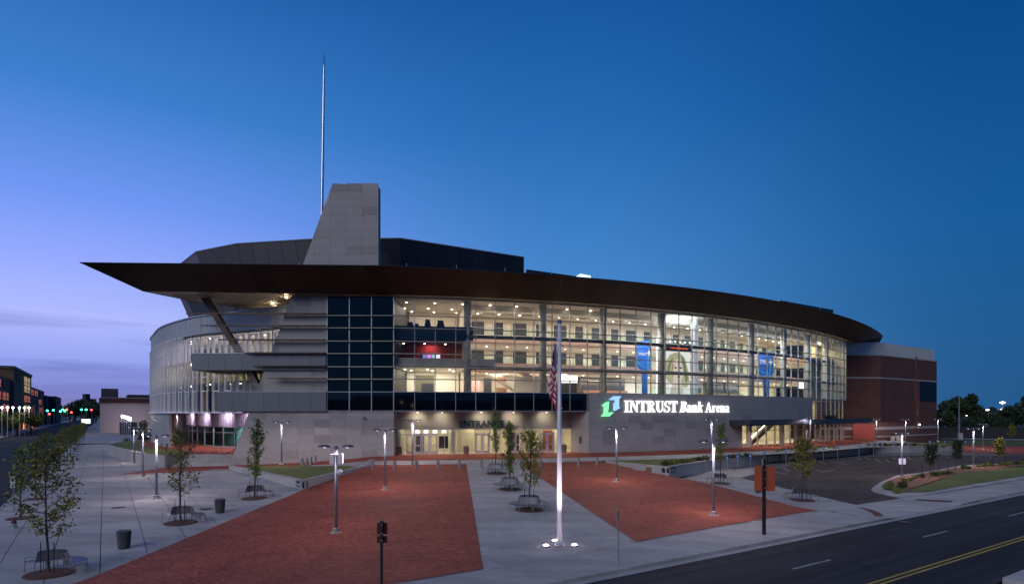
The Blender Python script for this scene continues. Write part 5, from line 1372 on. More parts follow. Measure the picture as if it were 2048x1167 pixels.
# ================================================================== trees
def tree_meshes(seed, h, spread, clear=1.3, nl=900, leafs=.13, up=.9, col_=True):
    """trunk+limbs mesh and crown mesh (leaf blades on the twigs), base at origin"""
    r = random.Random(seed); T_ = MB(); C_ = MB(); tips = []
    lead = [Vector((0, 0, 0))]; n = 9
    for i in range(1, n + 1):
        lead.append(lead[-1] + Vector((r.uniform(-.05, .05), r.uniform(-.05, .05), h * .97 / n)))
    T_.tube(lead, [max(.012, .052 * (h / 5.5) * (1 - i / n) ** .8 + .01) for i in range(n + 1)], 6)
    nb = int(15 + spread * 5)
    for i in range(nb):
        f = clear / h + (0.93 - clear / h) * ((i + r.random() * .8) / nb); k = f * n * (1 / .97); k = min(k, n - .01); b0 = lead[int(k)].lerp(lead[int(k) + 1], k - int(k))
        a = i * 2.4 + r.uniform(-.5, .5); prof_ = (math.sin(math.pi * min(1, (f - clear / h) / (1.02 - clear / h) * .88 + .14)) ** .7)
        L_ = spread * (.55 + .5 * prof_) * r.uniform(.6, 1.15) * (1.0 if f < .75 else .7); u = up * r.uniform(.6, 1.3)
        pts = [b0]; d = Vector((math.cos(a), math.sin(a), u * .7)).normalized()
        for j in range(4):
            d = (d + Vector((r.uniform(-.16, .16), r.uniform(-.16, .16), .16 * u))).normalized(); pts.append(pts[-1] + d * L_ / 4)
        T_.tube(pts, [.020, .015, .011, .008, .004], 4, cap=False)
        for j in range(1, 5):
            tips.append((pts[j], d, .15 + .09 * L_))
            for q in range(2):
                dd = (d + Vector((r.uniform(-1, 1), r.uniform(-1, 1), r.uniform(-.2, .8)))).normalized(); e = pts[j] + dd * L_ * .28
                T_.tube([pts[j], e], [.007, .003], 3, cap=False); tips.append((e, dd, .13 + .06 * L_)); tips.append((pts[j].lerp(e, .5), dd, .12))
    per = max(1, nl // len(tips))
    for p, d, rad in tips:
        if r.random() < .12: continue
        for _ in range(r.randint(max(1, per - 2), per + 2)):
            c = p + Vector((r.gauss(0, rad * .6), r.gauss(0, rad * .6), r.gauss(0, rad * .6))); s_ = leafs * r.uniform(.55, 1.2)
            a = Vector((r.uniform(-1, 1), r.uniform(-1, 1), r.uniform(-.9, .5))).normalized(); b = a.cross(Vector((r.uniform(-1, 1), r.uniform(-1, 1), r.uniform(-1, 1)))).normalized() * s_ * .42; a = a * s_
            C_.add([c, c + a * .5 + b, c + a, c + a * .5 - b], [(0, 1, 2, 3)])
    return T_, C_
def tree_proto(name, seed, h, spread, leaf, label, **kw):
    T_, C_ = tree_meshes(seed, h, spread, **kw); root = empty(name, (0, 0, 0), label, 'tree')
    T_.smooth = False; T_.build('trunk', bark, root, fix=False); C_.build('crown', leaf, root, fix=False); return root
def put(o, x, y, z, rz=0, sc=1.0, label=None, group=None, cat=None):
    o.location = (x, y, z); o.rotation_euler = (0, 0, rz); o.scale = (sc, sc, sc) if not isinstance(sc, tuple) else sc
    if label: o['label'] = label
    if group: o['group'] = group
    if cat: o['category'] = cat
    return o
# street trees along the left kerb
grp = 'young street trees along the left kerb'
protos = [tree_proto('street_tree', 11 + i, 4.9, .95 + .1 * i, leaf_a if i != 1 else leaf_b, 'young street tree', clear=1.35, nl=1500, leafs=.13, up=1.5) for i in range(3)]
names = ['second young tree of the left kerb row, behind the nearest benched tree', 'third young tree in the left kerb row from the viewer', 'fourth young tree in the left kerb row from the viewer', 'fifth young tree in the left kerb row from the viewer',
         'sixth young tree in the left kerb row from the viewer', 'seventh young tree in the left kerb row from the viewer', 'eighth young tree in the left kerb row from the viewer', 'ninth young tree in the left kerb row from the viewer', 'tenth young tree in the left kerb row from the viewer']
used = [False] * 3
mound = MB().lathe((0, 0, 0), [(.85, 0), (.8, .03), (.3, .07), (.02, .08)], 18).mesh('mulch'); mound.materials.append(mulch_dk)
for k in range(16):
    x, y = ST(-4.65, 52.0 + 10.1 * k + rnd.uniform(-.4, .4)); i = k % 3; o = protos[i] if not used[i] else copy_tree(protos[i]); used[i] = True
    lb = names[k] if k < 9 else ORD[k + 1] + ' young tree of the left kerb row, one of the small far ones'
    put(o, x, y, H(x, y) + .01, rnd.uniform(0, 6), rnd.uniform(.92, 1.08), lb, grp)
    link('mulch', mound, o, (x, y, H(x, y) + .02)).location = (0, 0, .0)
# trees in the bench rings
ring_pts = [('left0', 99, 1147), ('left1', 362, 1045), ('left2', 509, 996), ('c0', 1058, 1019), ('c1', 1019, 978), ('c2', 991, 946), ('r0', 1440, 966), ('r1', 1604, 1000)]
tree_lb = {'left0': 'leafy young tree in the nearest bench ring, lower left corner', 'left1': 'young tree with bare lower twigs in the second left bench ring', 'left2': 'slim young tree in the left bench ring beside the wedge lawn',
           'c0': 'young tree in the nearest full bench ring on the central walk', 'c1': 'young tree in the middle bench ring of the central walk', 'c2': 'tall thin young tree in the farthest central bench ring',
           'r0': 'young tree in the bench ring behind the right lamp post', 'r1': 'round topped young tree in the bench ring by the car park'}
bench_lb = {'left0': 'half ring steel bench round the nearest tree, lower left corner', 'left1': 'half ring steel bench on the left plaza between two bins', 'left2': 'half ring steel bench beside the wedge lawn wall',
            'c0': 'full ring steel bench nearest the viewer on the central walk', 'c1': 'middle full ring steel bench on the central walk', 'c2': 'farthest full ring steel bench, nearest the entrance doors',
            'r0': 'half ring steel bench at the car park edge behind the lamp post', 'r1': 'half ring steel bench right of the red sign, by the car park'}
def ring_bench(a0, a1, full):
    """curved bench facing outwards: wire seat, raked wire back, rails, legs"""
    root = empty('ring_bench', (0, 0, 0), 'bench', 'bench', 'curved steel benches round the plaza trees'); ri, ro = .86, 1.42; rb = .80
    A = [R(a0 + (a1 - a0) * i / 48) for i in range(49)]
    c = lambda r_, a, z: (r_ * math.cos(a), r_ * math.sin(a), z)
    m = MB()
    for r_ in (ri, ro): m.tube([c(r_, a, .455) for a in A], .019, 5)
    m.tube([c((ri + ro) / 2, a, .45) for a in A], .012, 4)
    n = int(abs(a1 - a0) / 1.9)
    for i in range(n + 1):
        a = R(a0 + (a1 - a0) * i / n); m.beam(c(ri, a, .46), c(ro, a, .46), .020, .008)
    m.build('seat', bench_m, root, fix=False)
    m = MB(); m.tube([c(rb - .12, a, .96) for a in A], .018, 5); m.tube([c(rb + .02, a, .50) for a in A], .014, 5)
    for i in range(n + 1):
        a = R(a0 + (a1 - a0) * i / n); m.beam(c(rb + .02, a, .5), c(rb - .12, a, .96), .020, .008)
    m.build('backrest', bench_m, root, fix=False)
    L_ = MB(); k = 9 if full else 6
    for i in range(k if full else k + 1):
        a = R(a0 + (a1 - a0) * i / k); m = MB(); m.tube([c(ro - .02, a, .45), c(ro + .02, a, .22), c(ro + .05, a, 0)], .017, 5); m.build('leg', bench_m, root, fix=False)
        m = MB(); m.tube([c(rb + .03, a, .5), c(ri, a, .2), c(ri - .03, a, 0)], .017, 5); m.build('leg', bench_m, root, fix=False)
    if not full:
        for a in (R(a0), R(a1)):
            m = MB(); m.tube([c(rb - .02, a, .68), c(rb + .25, a, .70), c(ro, a, .66), c(ro + .02, a, .4)], .018, 5); m.build('armrest', bench_m, root, fix=False)
    m = MB(); m.lathe((0, 0, 0), [(1.0, .0), (.95, .05), (.5, .09), (.02, .10)], 22); m.build('mulch', mulch_dk, root)
    for dx in (-.32, .33):
        m = MB(); m.tube([(dx, -.12, 0), (dx, -.12, 1.45)], .022, 5); m.build('stake', black_paint, root)
    return root
bf = ring_bench(0, 360, True); bl_ = ring_bench(-8, 172, False); first = {id(bf): True, id(bl_): True}
tp = {'left0': (31, 5.7, 1.5, leaf_b, 1.45, 2600, .14, .65), 'left1': (32, 6.1, 1.25, leaf_b, 1.5, 1500, .15, .9), 'left2': (33, 6.0, 1.1, leaf_a, 1.3, 1900, .16, 1.4), 'c0': (34, 5.6, 1.3, leaf_b, 1.5, 1900, .16, 1.1),
      'c1': (35, 5.7, .8, leaf_a, 1.2, 1900, .17, 1.7), 'c2': (36, 6.6, .75, leaf_a, 2.0, 1100, .16, 1.7), 'r0': (37, 6.3, .95, leaf_a, 2.0, 1500, .17, 1.6), 'r1': (38, 5.3, 1.25, leaf_b, 1.9, 2200, .17, .8)}
for key, px, py in ring_pts:
    x, y = G(px, py); z = H(x, y) + (.03 if key[0] == 'c' else .012); full = key[0] == 'c'; src = bf if full else bl_
    o = src if first[id(src)] else copy_tree(src); first[id(src)] = False
    put(o, x, y, z, {'left0': R(-6), 'left1': R(-6), 'left2': R(-6), 'r0': R(18), 'r1': R(14)}.get(key, 0), 1.0, bench_lb[key])
    sd_, h_, sp_, lf, cl_, nl_, ls_, up_ = tp[key]
    t = tree_proto('plaza_tree', sd_, h_, sp_, lf, tree_lb[key], clear=cl_, nl=nl_, leafs=ls_, up=up_); put(t, x, y, z, 0, 1.0, None, 'young trees in the bench rings')
# ================================================================== lamp posts
lamp_group = 'double headed plaza lamp posts'
POST_H = 4.95
def lamp_proto():
    root = empty('lamp_post', (0, 0, 0), 'lamp', 'lamp post', lamp_group)
    m = MB(); m.smooth = True; m.tube([(0, 0, .25), (0, 0, POST_H)], [.095, .085], 12); m.build('pole', steel_pole, root)
    m = MB(); m.lathe((0, 0, 0), [(.34, 0), (.34, .05), (.18, .06), (.18, .30), (.12, .32)], 16); m.build('base', concrete, root)
    m = MB(); m.lathe((0, 0, POST_H), [(.11, -.02), (.12, .10), (.05, .16)], 12); m.build('cap', steel_pole, root)
    for s in (-1, 1):
        m = MB(); m.tube([(0, 0, POST_H + .02), (s * .25, 0, POST_H + .03), (s * .5, 0, POST_H + .10)], .035, 6); m.build('arm', steel_pole, root)
        hd_ = MB(); hd_.smooth = True; n = 14
        for zz, sc_ in ((POST_H + .06, .80), (POST_H + .10, 1.0), (POST_H + .16, .92), (POST_H + .21, .45)):
            for j in range(n):
                a = 2 * math.pi * j / n; hd_.v.append((s * .70 + .36 * sc_ * math.cos(a), .20 * sc_ * math.sin(a), zz))
        for i in range(3):
            for j in range(n): hd_.f.append((i * n + j, i * n + (j + 1) % n, (i + 1) * n + (j + 1) % n, (i + 1) * n + j))
        hd_.f.append(tuple(range(n))[::-1]); hd_.f.append(tuple(range(3 * n, 4 * n)))
        o = hd_.build('lamp_head', pmat('head_grey', (.10, .13, .17), .45, metal=.3), root)
        m = MB(); m.lathe((s * .66, 0, POST_H + .02), [(.08, 0), (.09, .05)], 10); m.build('lens', lens_dim, o)
    return root
LP0 = lamp_proto(); lfirst = True
LAMPC = (1.0, .82, .88)
lamps = [((672, 1065), 'lamp post with speakers and a dome camera, front left of the brick plaza', 1.0), ((770, 979), 'second lamp post on the left brick field, behind the one with speakers', 1.0), ((825, 929), 'lamp post in front of the left entrance doors among the bollards', .8),
         ((563, 929), 'lamp post on the wedge lawn close to the slanted stone wall', 1.0), ((1233, 963), 'lamp post in the middle of the right brick field', 1.0), ((1427, 1030), 'lamp post at the front of the right brick field', 1.0),
         ((1423, 925), 'lamp post on the right lawn bank, seen above the nearer right lamp', .7), ((1621, 895.5), 'lamp post on the walk before the canopy entrance', .2), ((1804, 955), 'lamp post with two small lit boxes on the parking island tip', .5),
         ((1753, 885), 'thin distant lamp post by the red doors of the brick wing', .35), ((1811, 884), 'distant lamp post before the brick wing, beside the wall uplight', .35), ((1876, 883), 'distant lamp post at the right corner of the brick wing', .3),
         ((1947, 932), 'lamp post farther back on the parking island', .5), ((1966, 897), 'distant lamp post beyond the island near the brick path', .4), ((313, 997), 'nearest of three lamp posts on the left plaza', .9), ((286, 952), 'middle lamp post of three by the curved wall', .9),
         ((268, 925), 'farthest of three lamp posts by the curved wall', .8)]
LPOS = []
for i, ((px, py), lb, pw_) in enumerate(lamps):
    x, y = G(px, py); z = H(x, y)
    if i == 2: x, y = G(825, 929); z = H(x, y)
    if i == 3: z = 1.2; x, y = Z0(px, py, z)
    if i == 6: z = 1.45; x, y = Z0(px, 919, z)
    if i == 7: z = 1.45; x, y = Z0(px, py, z)
    if i in (9, 10, 11): z = .9; x, y = Z0(px, py, z)
    if i == 12: z = .2; x, y = Z0(px, py, z)
    o = LP0 if lfirst else copy_tree(LP0); lfirst = False
    put(o, x, y, z, {3: .1, 14: 0}.get(i, rnd.uniform(-.1, .1)), 1.0, lb); LPOS.append((x, y, z, o))
    for s in (-1, 1):
        lamp('SPOT', 'lamp_light', (s * .62, 0, POST_H - .06), 125 * pw_ if pw_ > .6 else 260 * pw_, LAMPC, .12, angle=176, blend=.12).parent = o
        lamp('SPOT', 'pole_glow', (s * .30, 0, POST_H - .02), 95, (1, .88, .95), .03, angle=40, blend=.9, aim=(s * .05, 0, 2.4)).parent = o
o = LPOS[0][3]; x, y, z, _ = LPOS[0]
white_box = pmat('speaker_white', (.75, .72, .74), .4)
for s in (-1, 1):
    m = MB(); m.obox((s * .24 + .04, -.02), 0, .26, .26, 4.05, 4.62)
    b = bpy.data.objects.new('speaker', m.mesh('speaker')); b.data.materials.append(white_box); COL.objects.link(b); b.parent = o
m = MB(); m.smooth = True; m.lathe((.24, -.02, 3.35), [(.02, 0), (.13, .06), (.17, .18), (.17, .32), (.08, .38)], 14); b = bpy.data.objects.new('dome_camera', m.mesh('dome_camera')); b.data.materials.append(white_box); COL.objects.link(b); b.parent = o
o = LPOS[8][3]
for s in (-1, 1):
    m = MB(); m.obox((s * .22, -.05), 0, .22, .2, 1.55, 2.2); b = bpy.data.objects.new('lit_box', m.mesh('lit_box')); b.data.materials.append(emat('lilac_box', (.75, .65, 1.0), .6)); COL.objects.link(b); b.parent = o

# ================================================================== flagpole with flag and its three ground lights
FX, FY = G(1119, 1089); FZ = H(FX, FY) + .02
fp = empty('flagpole', (FX, FY, FZ), 'tall white floodlit flagpole at the foot of the central walk', 'flagpole')
m = MB(); m.smooth = True; m.tube([(FX, FY, FZ), (FX, FY, FZ + 6), (FX, FY, FZ + 12.0)], [.135, .12, .085], 16); m.build('pole', white_pole, fp)
m = MB(); m.lathe((FX, FY, FZ), [(.34, 0), (.33, .05), (.20, .09), (.16, .16)], 18); m.build('base_collar', alum, fp)
m = MB(); m.smooth = True; m.lathe((FX, FY, FZ + 11.98), [(.09, 0), (.13, .05), (.13, .11), (.03, .22)], 14); m.build('finial', pmat('finial_blue', (.10, .18, .40), .3, metal=.7), fp)
for zz in (11.1, 7.7 - .35):
    m = MB(); m.beam((FX - .2, FY - .1, FZ + zz), (FX + .17, FY - .1, FZ + zz + (.0 if zz > 10 else .04)), .03); m.build('halyard_clip', white_pole, fp)
m = MB(); m.tube([(FX - .14, FY - .05, FZ + .9), (FX - .13, FY - .05, FZ + 11.6)], .008, 4); m.build('halyard', white_pole, fp)
# limp flag: cloth folded along the pole, thirteen stripes and a starred canton
flag = empty('flag', (FX - .2, FY, FZ + 11.0), 'limp red, white and blue striped flag hanging down the left side of the flagpole', 'flag')
fz1 = FZ + (1088 - 680) / 262 * 7.2 * 1.0; fz0 = FZ + (1088 - 822) / 262 * 7.2
fred, fwh, fbl = pmat('flag_red', (.50, .018, .025), .7), pmat('flag_white', (.62, .60, .66), .7), pmat('flag_blue', (.018, .025, .11), .7)
NU, NV = 44, 60
def fpos(u, v):
    """u along stripes (0 hoist..1 fly) folded zigzag, v down"""
    z = fz1 - v * (fz1 - fz0) * .62 - u * (fz1 - fz0) * .38
    w = .10 + .34 * min(1, (fz1 - z) / 2.4) ** .8
    fold = abs(((u * 3.2 + .15 * math.sin(v * 7)) % 2) - 1)
    return (FX - .14 - w * (fold * .85 + .1) , FY - .02 + .13 * math.sin(u * 17 + v * 2) , z)
cloth = {'flag_blue': MB(), 'flag_red': MB(), 'flag_white': MB()}
for i in range(NU):
    for j in range(NV):
        u0, u1, v0, v1 = i / NU, (i + 1) / NU, j / NV, (j + 1) / NV; um, vm = (u0 + u1) / 2, (v0 + v1) / 2
        st = int(vm * 13); k = 'flag_blue' if um < .42 and vm < 7 / 13 else ('flag_red' if st % 2 == 0 else 'flag_white')
        cloth[k].add([fpos(u0, v0), fpos(u1, v0), fpos(u1, v1), fpos(u0, v1)], [(0, 1, 2, 3)])
for k, nm in (('flag_blue', 'canton'), ('flag_red', 'red_stripes'), ('flag_white', 'white_stripes')): cloth[k].build(nm, {'flag_blue': fbl, 'flag_red': fred, 'flag_white': fwh}[k], flag, fix=False)
m = MB()
for i in range(11):
    for j in range(9):
        if (i + j) % 2 == 0:
            p = fpos(.03 + i * .036, .03 + j * .055); m.add([(p[0] - .025, p[1] - .03, p[2]), (p[0], p[1] - .03, p[2] - .03), (p[0] + .025, p[1] - .03, p[2]), (p[0], p[1] - .03, p[2] + .03)], [(0, 1, 2, 3)])
m.build('stars', fwh, flag, fix=False)
for (px, py), lb in (((1092, 1093), 'round ground floodlight left of the flagpole base'), ((1149, 1092), 'round ground floodlight right of the flagpole base'), ((1110, 1083), 'round ground floodlight just behind the flagpole base')):
    x, y = G(px, py); z = H(x, y); r_ = empty('ground_floodlight', (x, y, z), lb, 'floodlight', 'ground floodlights round the flagpole')
    m = MB(); m.lathe((x, y, z), [(.20, 0), (.20, .09), (.17, .10)], 18); m.build('housing', alum, r_)
    m = MB(); m.lathe((x, y, z + .101), [(.15, 0), (.12, .03)], 18); m.build('lens', emat('flood_lens', (1, .80, .92), 26), r_)
    d = Vector((FX - x, FY - y)).length
    lamp('SPOT', 'flood_light', (x, y, z + .18), 900, (1, .84, 1.0), .06, parent=r_, aim=(FX, FY, FZ + 5.2), angle=30, blend=.9)
    lamp('POINT', 'flood_spill', (x, y, z + .30), 3.0, (1, .75, .95), .1, parent=r_)

# ================================================================== bollards
def bollard():
    r_ = empty('bollard', (0, 0, 0), 'bollard', 'bollard', 'short round bollards across the plaza')
    m = MB(); m.smooth = False; m.lathe((0, 0, 0), [(.17, 0), (.17, .86), (.155, .865), (.155, .89), (.17, .895), (.16, .96), (.05, .985)], 14); m.build('shaft', pmat('bollard_grey', (.26, .25, .25), .6, var=.1), r_)
    return r_
b0 = bollard(); bfst = True
bl = [((744.8, 939.5), 'leftmost bollard of the main row, at the wedge wall tip'), ((789, 939.5), 'second bollard of the main row from the left'), ((833, 939.5), 'third bollard of the main row, below the entrance lamp post'), ((876, 938.5), 'fourth bollard of the main row from the left'),
      ((918.7, 937.5), 'fifth bollard of the main row, at the edge of the left brick field'), ((962, 936.5), 'bollard left of the farthest ring bench'), ((1003, 936), 'bollard right behind the farthest ring bench'), ((1043.6, 935), 'bollard left of the central tree crown'),
      ((1082, 934.5), 'bollard just right of the central tree crown'), ((1121, 933.5), 'bollard hidden behind the flagpole'), ((1157, 932.5), 'bollard right of the flagpole'), ((1194, 931), 'rightmost bollard of the main row, at the right wall tip'),
      ((604, 931), 'leftmost bollard of the cluster by the slanted stone wall'), ((613.5, 930.5), 'second bollard of the cluster by the stone wall'), ((621.5, 928.5), 'third bollard of the cluster by the stone wall'), ((630, 925.5), 'rightmost bollard of the cluster by the stone wall')]
for (px, py), lb in bl:
    x, y = G(px, py); o = b0 if bfst else copy_tree(b0); bfst = False; z = H(x, y) + .03
    if px < 640: z = 1.0; x, y = Z0(px, py, z); z = min(z, H(x, y) + .05); 
    put(o, x, y, z, 0, 1.0, lb)

# ================================================================== bins, signs, hydrant
def bin_at(px, py, lb):
    x, y = G(px, py); z = H(x, y) + .012; r_ = empty('litter_bin', (x, y, z), lb, 'litter bin', 'dark round litter bins')
    m = MB(); n = 26
    for i in range(n):
        a = 2 * math.pi * i / n; m.beam((x + .26 * math.cos(a), y + .26 * math.sin(a), z + .04), (x + .33 * math.cos(a), y + .33 * math.sin(a), z + .88), .045, .012)
    m.lathe((x, y, z + .03), [(.235, 0), (.29, .82)], 18); m.build('body', bin_m, r_)
    m = MB(); m.lathe((x, y, z + .86), [(.33, 0), (.355, .03), (.355, .07), (.30, .08), (.27, .03)], 22); m.build('rim', bin_m, r_)
    m = MB(); m.lathe((x, y, z), [(.25, 0), (.26, .05)], 18); m.build('foot', black_paint, r_)
bin_at(440, 1024.5, 'dark tapered litter bin farther back, between two half ring benches'); bin_at(248, 1095.5, 'dark tapered litter bin nearer the viewer on the left plaza')
def bin_door(s, off, lb):
    x, y = arc(s, off); r_ = empty('litter_bin', (x, y, 1.75), lb, 'litter bin', 'litter bins at the entrance doors')
    m = MB(); m.lathe((x, y, 1.75), [(.36, 0), (.4, .9), (.42, .95), (.2, 1.15)], 14); m.build('body', pmat('bin_brown', (.20, .12, .10), .7), r_)
bin_door(s_at(932, -2.4), -2.3, 'brown litter bin outside the middle of entrance A'); bin_door(s_at(1128, -2.4), -2.4, 'brown litter bin at the right end of entrance A'); bin_door(s_at(798, -2.4), -2.4, 'small brown bin at the left end of entrance A')
def sign_post(x, y, z, h, pw_, mat, name, label, group=None, cat='sign'):
    r_ = empty(name, (x, y, z), label, cat, group); m = MB(); m.box(x - pw_ / 2, y - pw_ / 2, z, x + pw_ / 2, y + pw_ / 2, z + h); m.build('post', mat, r_); return r_
def plate(r_, x, y, z0, w, hh, rz, mat, name='plate', d=.0, th=.03):
    m = MB(); m.obox((x - math.sin(rz) * -d, y + d * math.cos(rz)), rz, w, th, z0, z0 + hh); return m.build(name, mat, r_)
X_, Y_ = (763.5 - 1024) / FPX * 24.0, 24.0
s1 = sign_post(X_, Y_, 0, 3.02, .105, black_paint, 'street_sign', 'black square post with two dark red plates seen from behind, bottom centre')
plate(s1, X_, Y_, 2.50, .41, .44, .08, maroon, d=.07); plate(s1, X_, Y_, 2.16, .41, .26, .08, maroon, d=.07)
m = MB(); m.slab([(X_ - .17, Y_ + .16, 2.93), (X_ + .10, Y_ + .16, 2.93), (X_ + .03, Y_ + .16, 3.05), (X_ - .06, Y_ + .16, 3.06)], (0, .02, 0)); m.build('plate', pmat('sign_yellow_green', (.22, .25, .03), .5), s1)
for zz in (2.86, 2.54, 2.26):
    m = MB(); m.box(X_ - .03, Y_ - .075, zz, X_ + .045, Y_ - .055, zz + .022); m.build('bolt', alum, s1)
X_, Y_ = Z0(1528, 1069.5); s2 = sign_post(X_, Y_, 0, 4.52, .16, black_paint, 'direction_sign', 'tall black post with a large rust red board seen from behind')
plate(s2, X_ + .12, Y_, 2.62, 1.16, 1.50, -.16, red_sign, 'board', d=.14, th=.05); plate(s2, X_ - .42, Y_, 2.47, .45, 1.5, .55, pmat('sign_grey', (.22, .22, .24), .5), 'board', d=.42, th=.04)
for zz in (3.9, 3.35, 2.8):
    m = MB(); m.box(X_ - .05, Y_ - .11, zz, X_ + .06, Y_ - .082, zz + .03); m.build('bolt', alum, s2)
m = MB(); m.obox((X_, Y_), .3, .5, .4, 0, .02); m.build('base_plate', alum, s2)
X_, Y_ = Z0(1236, 1129); s3 = empty('parking_sign', (X_, Y_, 0), 'thin steel post with a small rounded plate seen from behind, right of the flagpole', 'sign')
m = MB(); m.tube([(X_, Y_, 0), (X_, Y_, 2.66)], .035, 8); m.build('post', steel_pole, s3)
m = MB(); m.slab([(X_ + .08 * math.cos(R(a)) , Y_ + .10 + .17 * math.cos(R(a)), 2.42 + .24 * (1 if math.sin(R(a)) > 0 else -1) * abs(math.sin(R(a))) ** .5) for a in range(0, 360, 20)], (.02, -.01, 0)); m.build('plate', pmat('plate_teal', (.16, .26, .30), .5), s3)
X_, Y_ = ST(-5.7, 47.5); s4 = empty('parking_sign', (X_, Y_, .03), 'white parking sign on a thin post by the left kerb', 'sign')
X_, Y_ = Z0(27, 1031); s4.location = (X_, Y_, 0)
m = MB(); m.tube([(X_, Y_, 0), (X_, Y_, 2.82)], .032, 8); m.build('post', steel_pole, s4)
plate(s4, X_, Y_ - .06, 2.24, .32, .56, 0, pmat('sign_white', (.55, .55, .56), .5), 'plate'); plate(s4, X_, Y_ - .06, 2.0, .32, .22, 0, MATS['sign_white'], 'plate')
for zz, hh in ((2.45, .25), (2.06, .08)):
    m = MB(); m.box(X_ - .07, Y_ - .10, zz, X_ + .07, Y_ - .08, zz + hh); m.build('sign_symbol', black_paint, s4)
hx_, hy_ = Z0(28, 1066); hyd = empty('fire_hydrant', (hx_, hy_, 0), 'fire hydrant with a dark cap near the left edge', 'hydrant'); 
m = MB(); m.smooth = True; m.lathe((hx_, hy_, 0), [(.20, 0), (.20, .05), (.13, .07), (.12, .56), (.16, .58), (.16, .62)], 14); m.build('barrel', pmat('hydrant_silver', (.45, .50, .48), .45), hyd)
m = MB(); m.smooth = True; m.lathe((hx_, hy_, .62), [(.15, 0), (.13, .12), (.06, .20), (.03, .21), (.03, .27)], 14); m.build('bonnet', maroon, hyd)
for s in (-1, 1):
    m = MB(); m.tube([(hx_, hy_, .44), (hx_ + s * .2, hy_, .44)], .055, 8); m.build('outlet', pmat('hydrant_green', (.03, .22, .09), .5), hyd)
# blue accessible parking signs
pos = [(1455, 949), (1475.5, 945), (1500.5, 942.5), (1529, 933), (1572, 928.5), (1647, 920.5), (1675.5, 918), (1718, 913.8), (1746.6, 911.4), (1788, 908.5), (1817, 908), (1859.6, 904.5), (1889, 904), (1930.6, 904)]
lbs = ['first blue parking sign from the left, behind the ringed tree', 'second parking sign from the left along the walk', 'third parking sign from the left along the walk', 'parking sign directly above the black signpost', 'parking sign left of the round topped tree', 'parking sign right of the round topped tree',
       'parking sign below the canopy lamp post', 'parking sign before the second wall gap', 'parking sign at the left end of the last wall', 'parking sign just left of the island lamp post', 'parking sign just right of the island lamp post', 'third parking sign from the right end', 'second parking sign from the right end', 'rightmost parking sign near the brick path']
bp0 = empty('parking_sign', (0, 0, 0), 's', 'sign', 'blue parking signs along the car park walk')
m = MB(); m.tube([(0, 0, 0), (0, 0, 2.25)], .035, 6); m.build('post', steel_pole, bp0)
m = MB(); m.box(-.16, -.07, 1.72, .16, -.04, 2.25); m.build('plate', sign_blue, bp0)
m = MB(); m.lathe((0, 0, 0), [(.03, 0), (.03, .0)], 3) if False else None
m = MB(); m.box(-.06, -.085, 1.85, .07, -.071, 2.12); m.build('sign_symbol', pmat('symbol_white', (.4, .45, .5), .5), bp0)
for i, ((px, py), lb) in enumerate(zip(pos, lbs)):
    x, y = Z0(px, py, .05); o = bp0 if i == 0 else copy_tree(bp0); put(o, x, y, .05, rnd.uniform(-.9, -.2), 1.0, lb)
# plaques on wall corners
def plaque(a, b, f0, f1, z0, z1, root, txt=None, num=None):
    a, b = Vector(a), Vector(b); d = (b - a).normalized(); n_ = Vector((d.y, -d.x)); L_ = (b - a).length; p, q = a + d * f0, a + d * f1; h = math.atan2(d.y, d.x)
    m = MB(); c = (p + q) / 2 + n_ * .03; m.obox(c, h, (q - p).length, .06, z0, z1); m.build('plaque', pmat('plaque_black', (.02, .02, .022), .35), root)
    if txt: text(txt, (z1 - z0) * .62, .01, pmat('plaque_white', (.5, .5, .5), .5), 'plaque_lettering', root, (*(c + n_ * .04), z0 + (z1 - z0) * .28), h, bold=.006)
zc_ = 1.62 - .12
plaque((-34.0, 73.3), c0, (Vector(c0) - Vector((-34, 73.3))).length - 1.75, (Vector(c0) - Vector((-34, 73.3))).length, zc_ - .52, zc_ - .04, rw5, 'CessnaPlaza'); plaque(c0, (-16.0, 68.8), 0.0, .85, zc_ - .52, zc_ - .04, rw6, '10')
plaque(et[1], et[2], 0.0, 2.1, .92, 1.40, rw2, 'CessnaPlaza'); plaque(et[0], et[1], (Vector(et[1]) - Vector(et[0])).length - .9, (Vector(et[1]) - Vector(et[0])).length, .92, 1.40, rw1, None)
m = MB(); p = Vector(et[0]).lerp(Vector(et[1]), .72); d = (Vector(et[1]) - Vector(et[0])).normalized(); m.obox(p + Vector((d.y, -d.x)) * .02, math.atan2(d.y, d.x), .9, .06, .75, 1.3); m.build('step_light_plate', pmat('plate_brown', (.20, .13, .09), .6), rw1)

# ================================================================== shrubs
def shrub_proto(seed, r0, mat):
    r = random.Random(seed); m = MB()
    for _ in range(230):
        d = Vector((r.gauss(0, 1), r.gauss(0, 1), r.gauss(0, 1))).normalized(); rad = r0 * r.uniform(.6, 1.05) * (1 + .15 * math.sin(5 * d.x + seed)); c = Vector((d.x * rad, d.y * rad, r0 * .72 + d.z * rad * .75))
        if c.z < .02: c.z = .04
        a = (d + Vector((r.uniform(-.8, .8), r.uniform(-.8, .8), r.uniform(-.4, .9)))).normalized() * r0 * .36; b = a.cross(Vector((r.uniform(-1, 1), r.uniform(-1, 1), r.uniform(-1, 1)))).normalized() * r0 * .13
        m.add([c, c + a * .5 + b, c + a, c + a * .5 - b], [(0, 1, 2, 3)])
    core = MB().lathe((0, 0, 0), [(r0 * .3, 0), (r0 * .62, r0 * .35), (r0 * .68, r0 * .8), (r0 * .35, r0 * 1.15), (.02, r0 * 1.25)], 9)
    m.add(core.v, core.f)
    me = m.mesh('shrub'); me.materials.append(mat); return me
shr = [shrub_proto(i, .42, leaf_d if i % 2 else leaf_a) for i in range(3)]
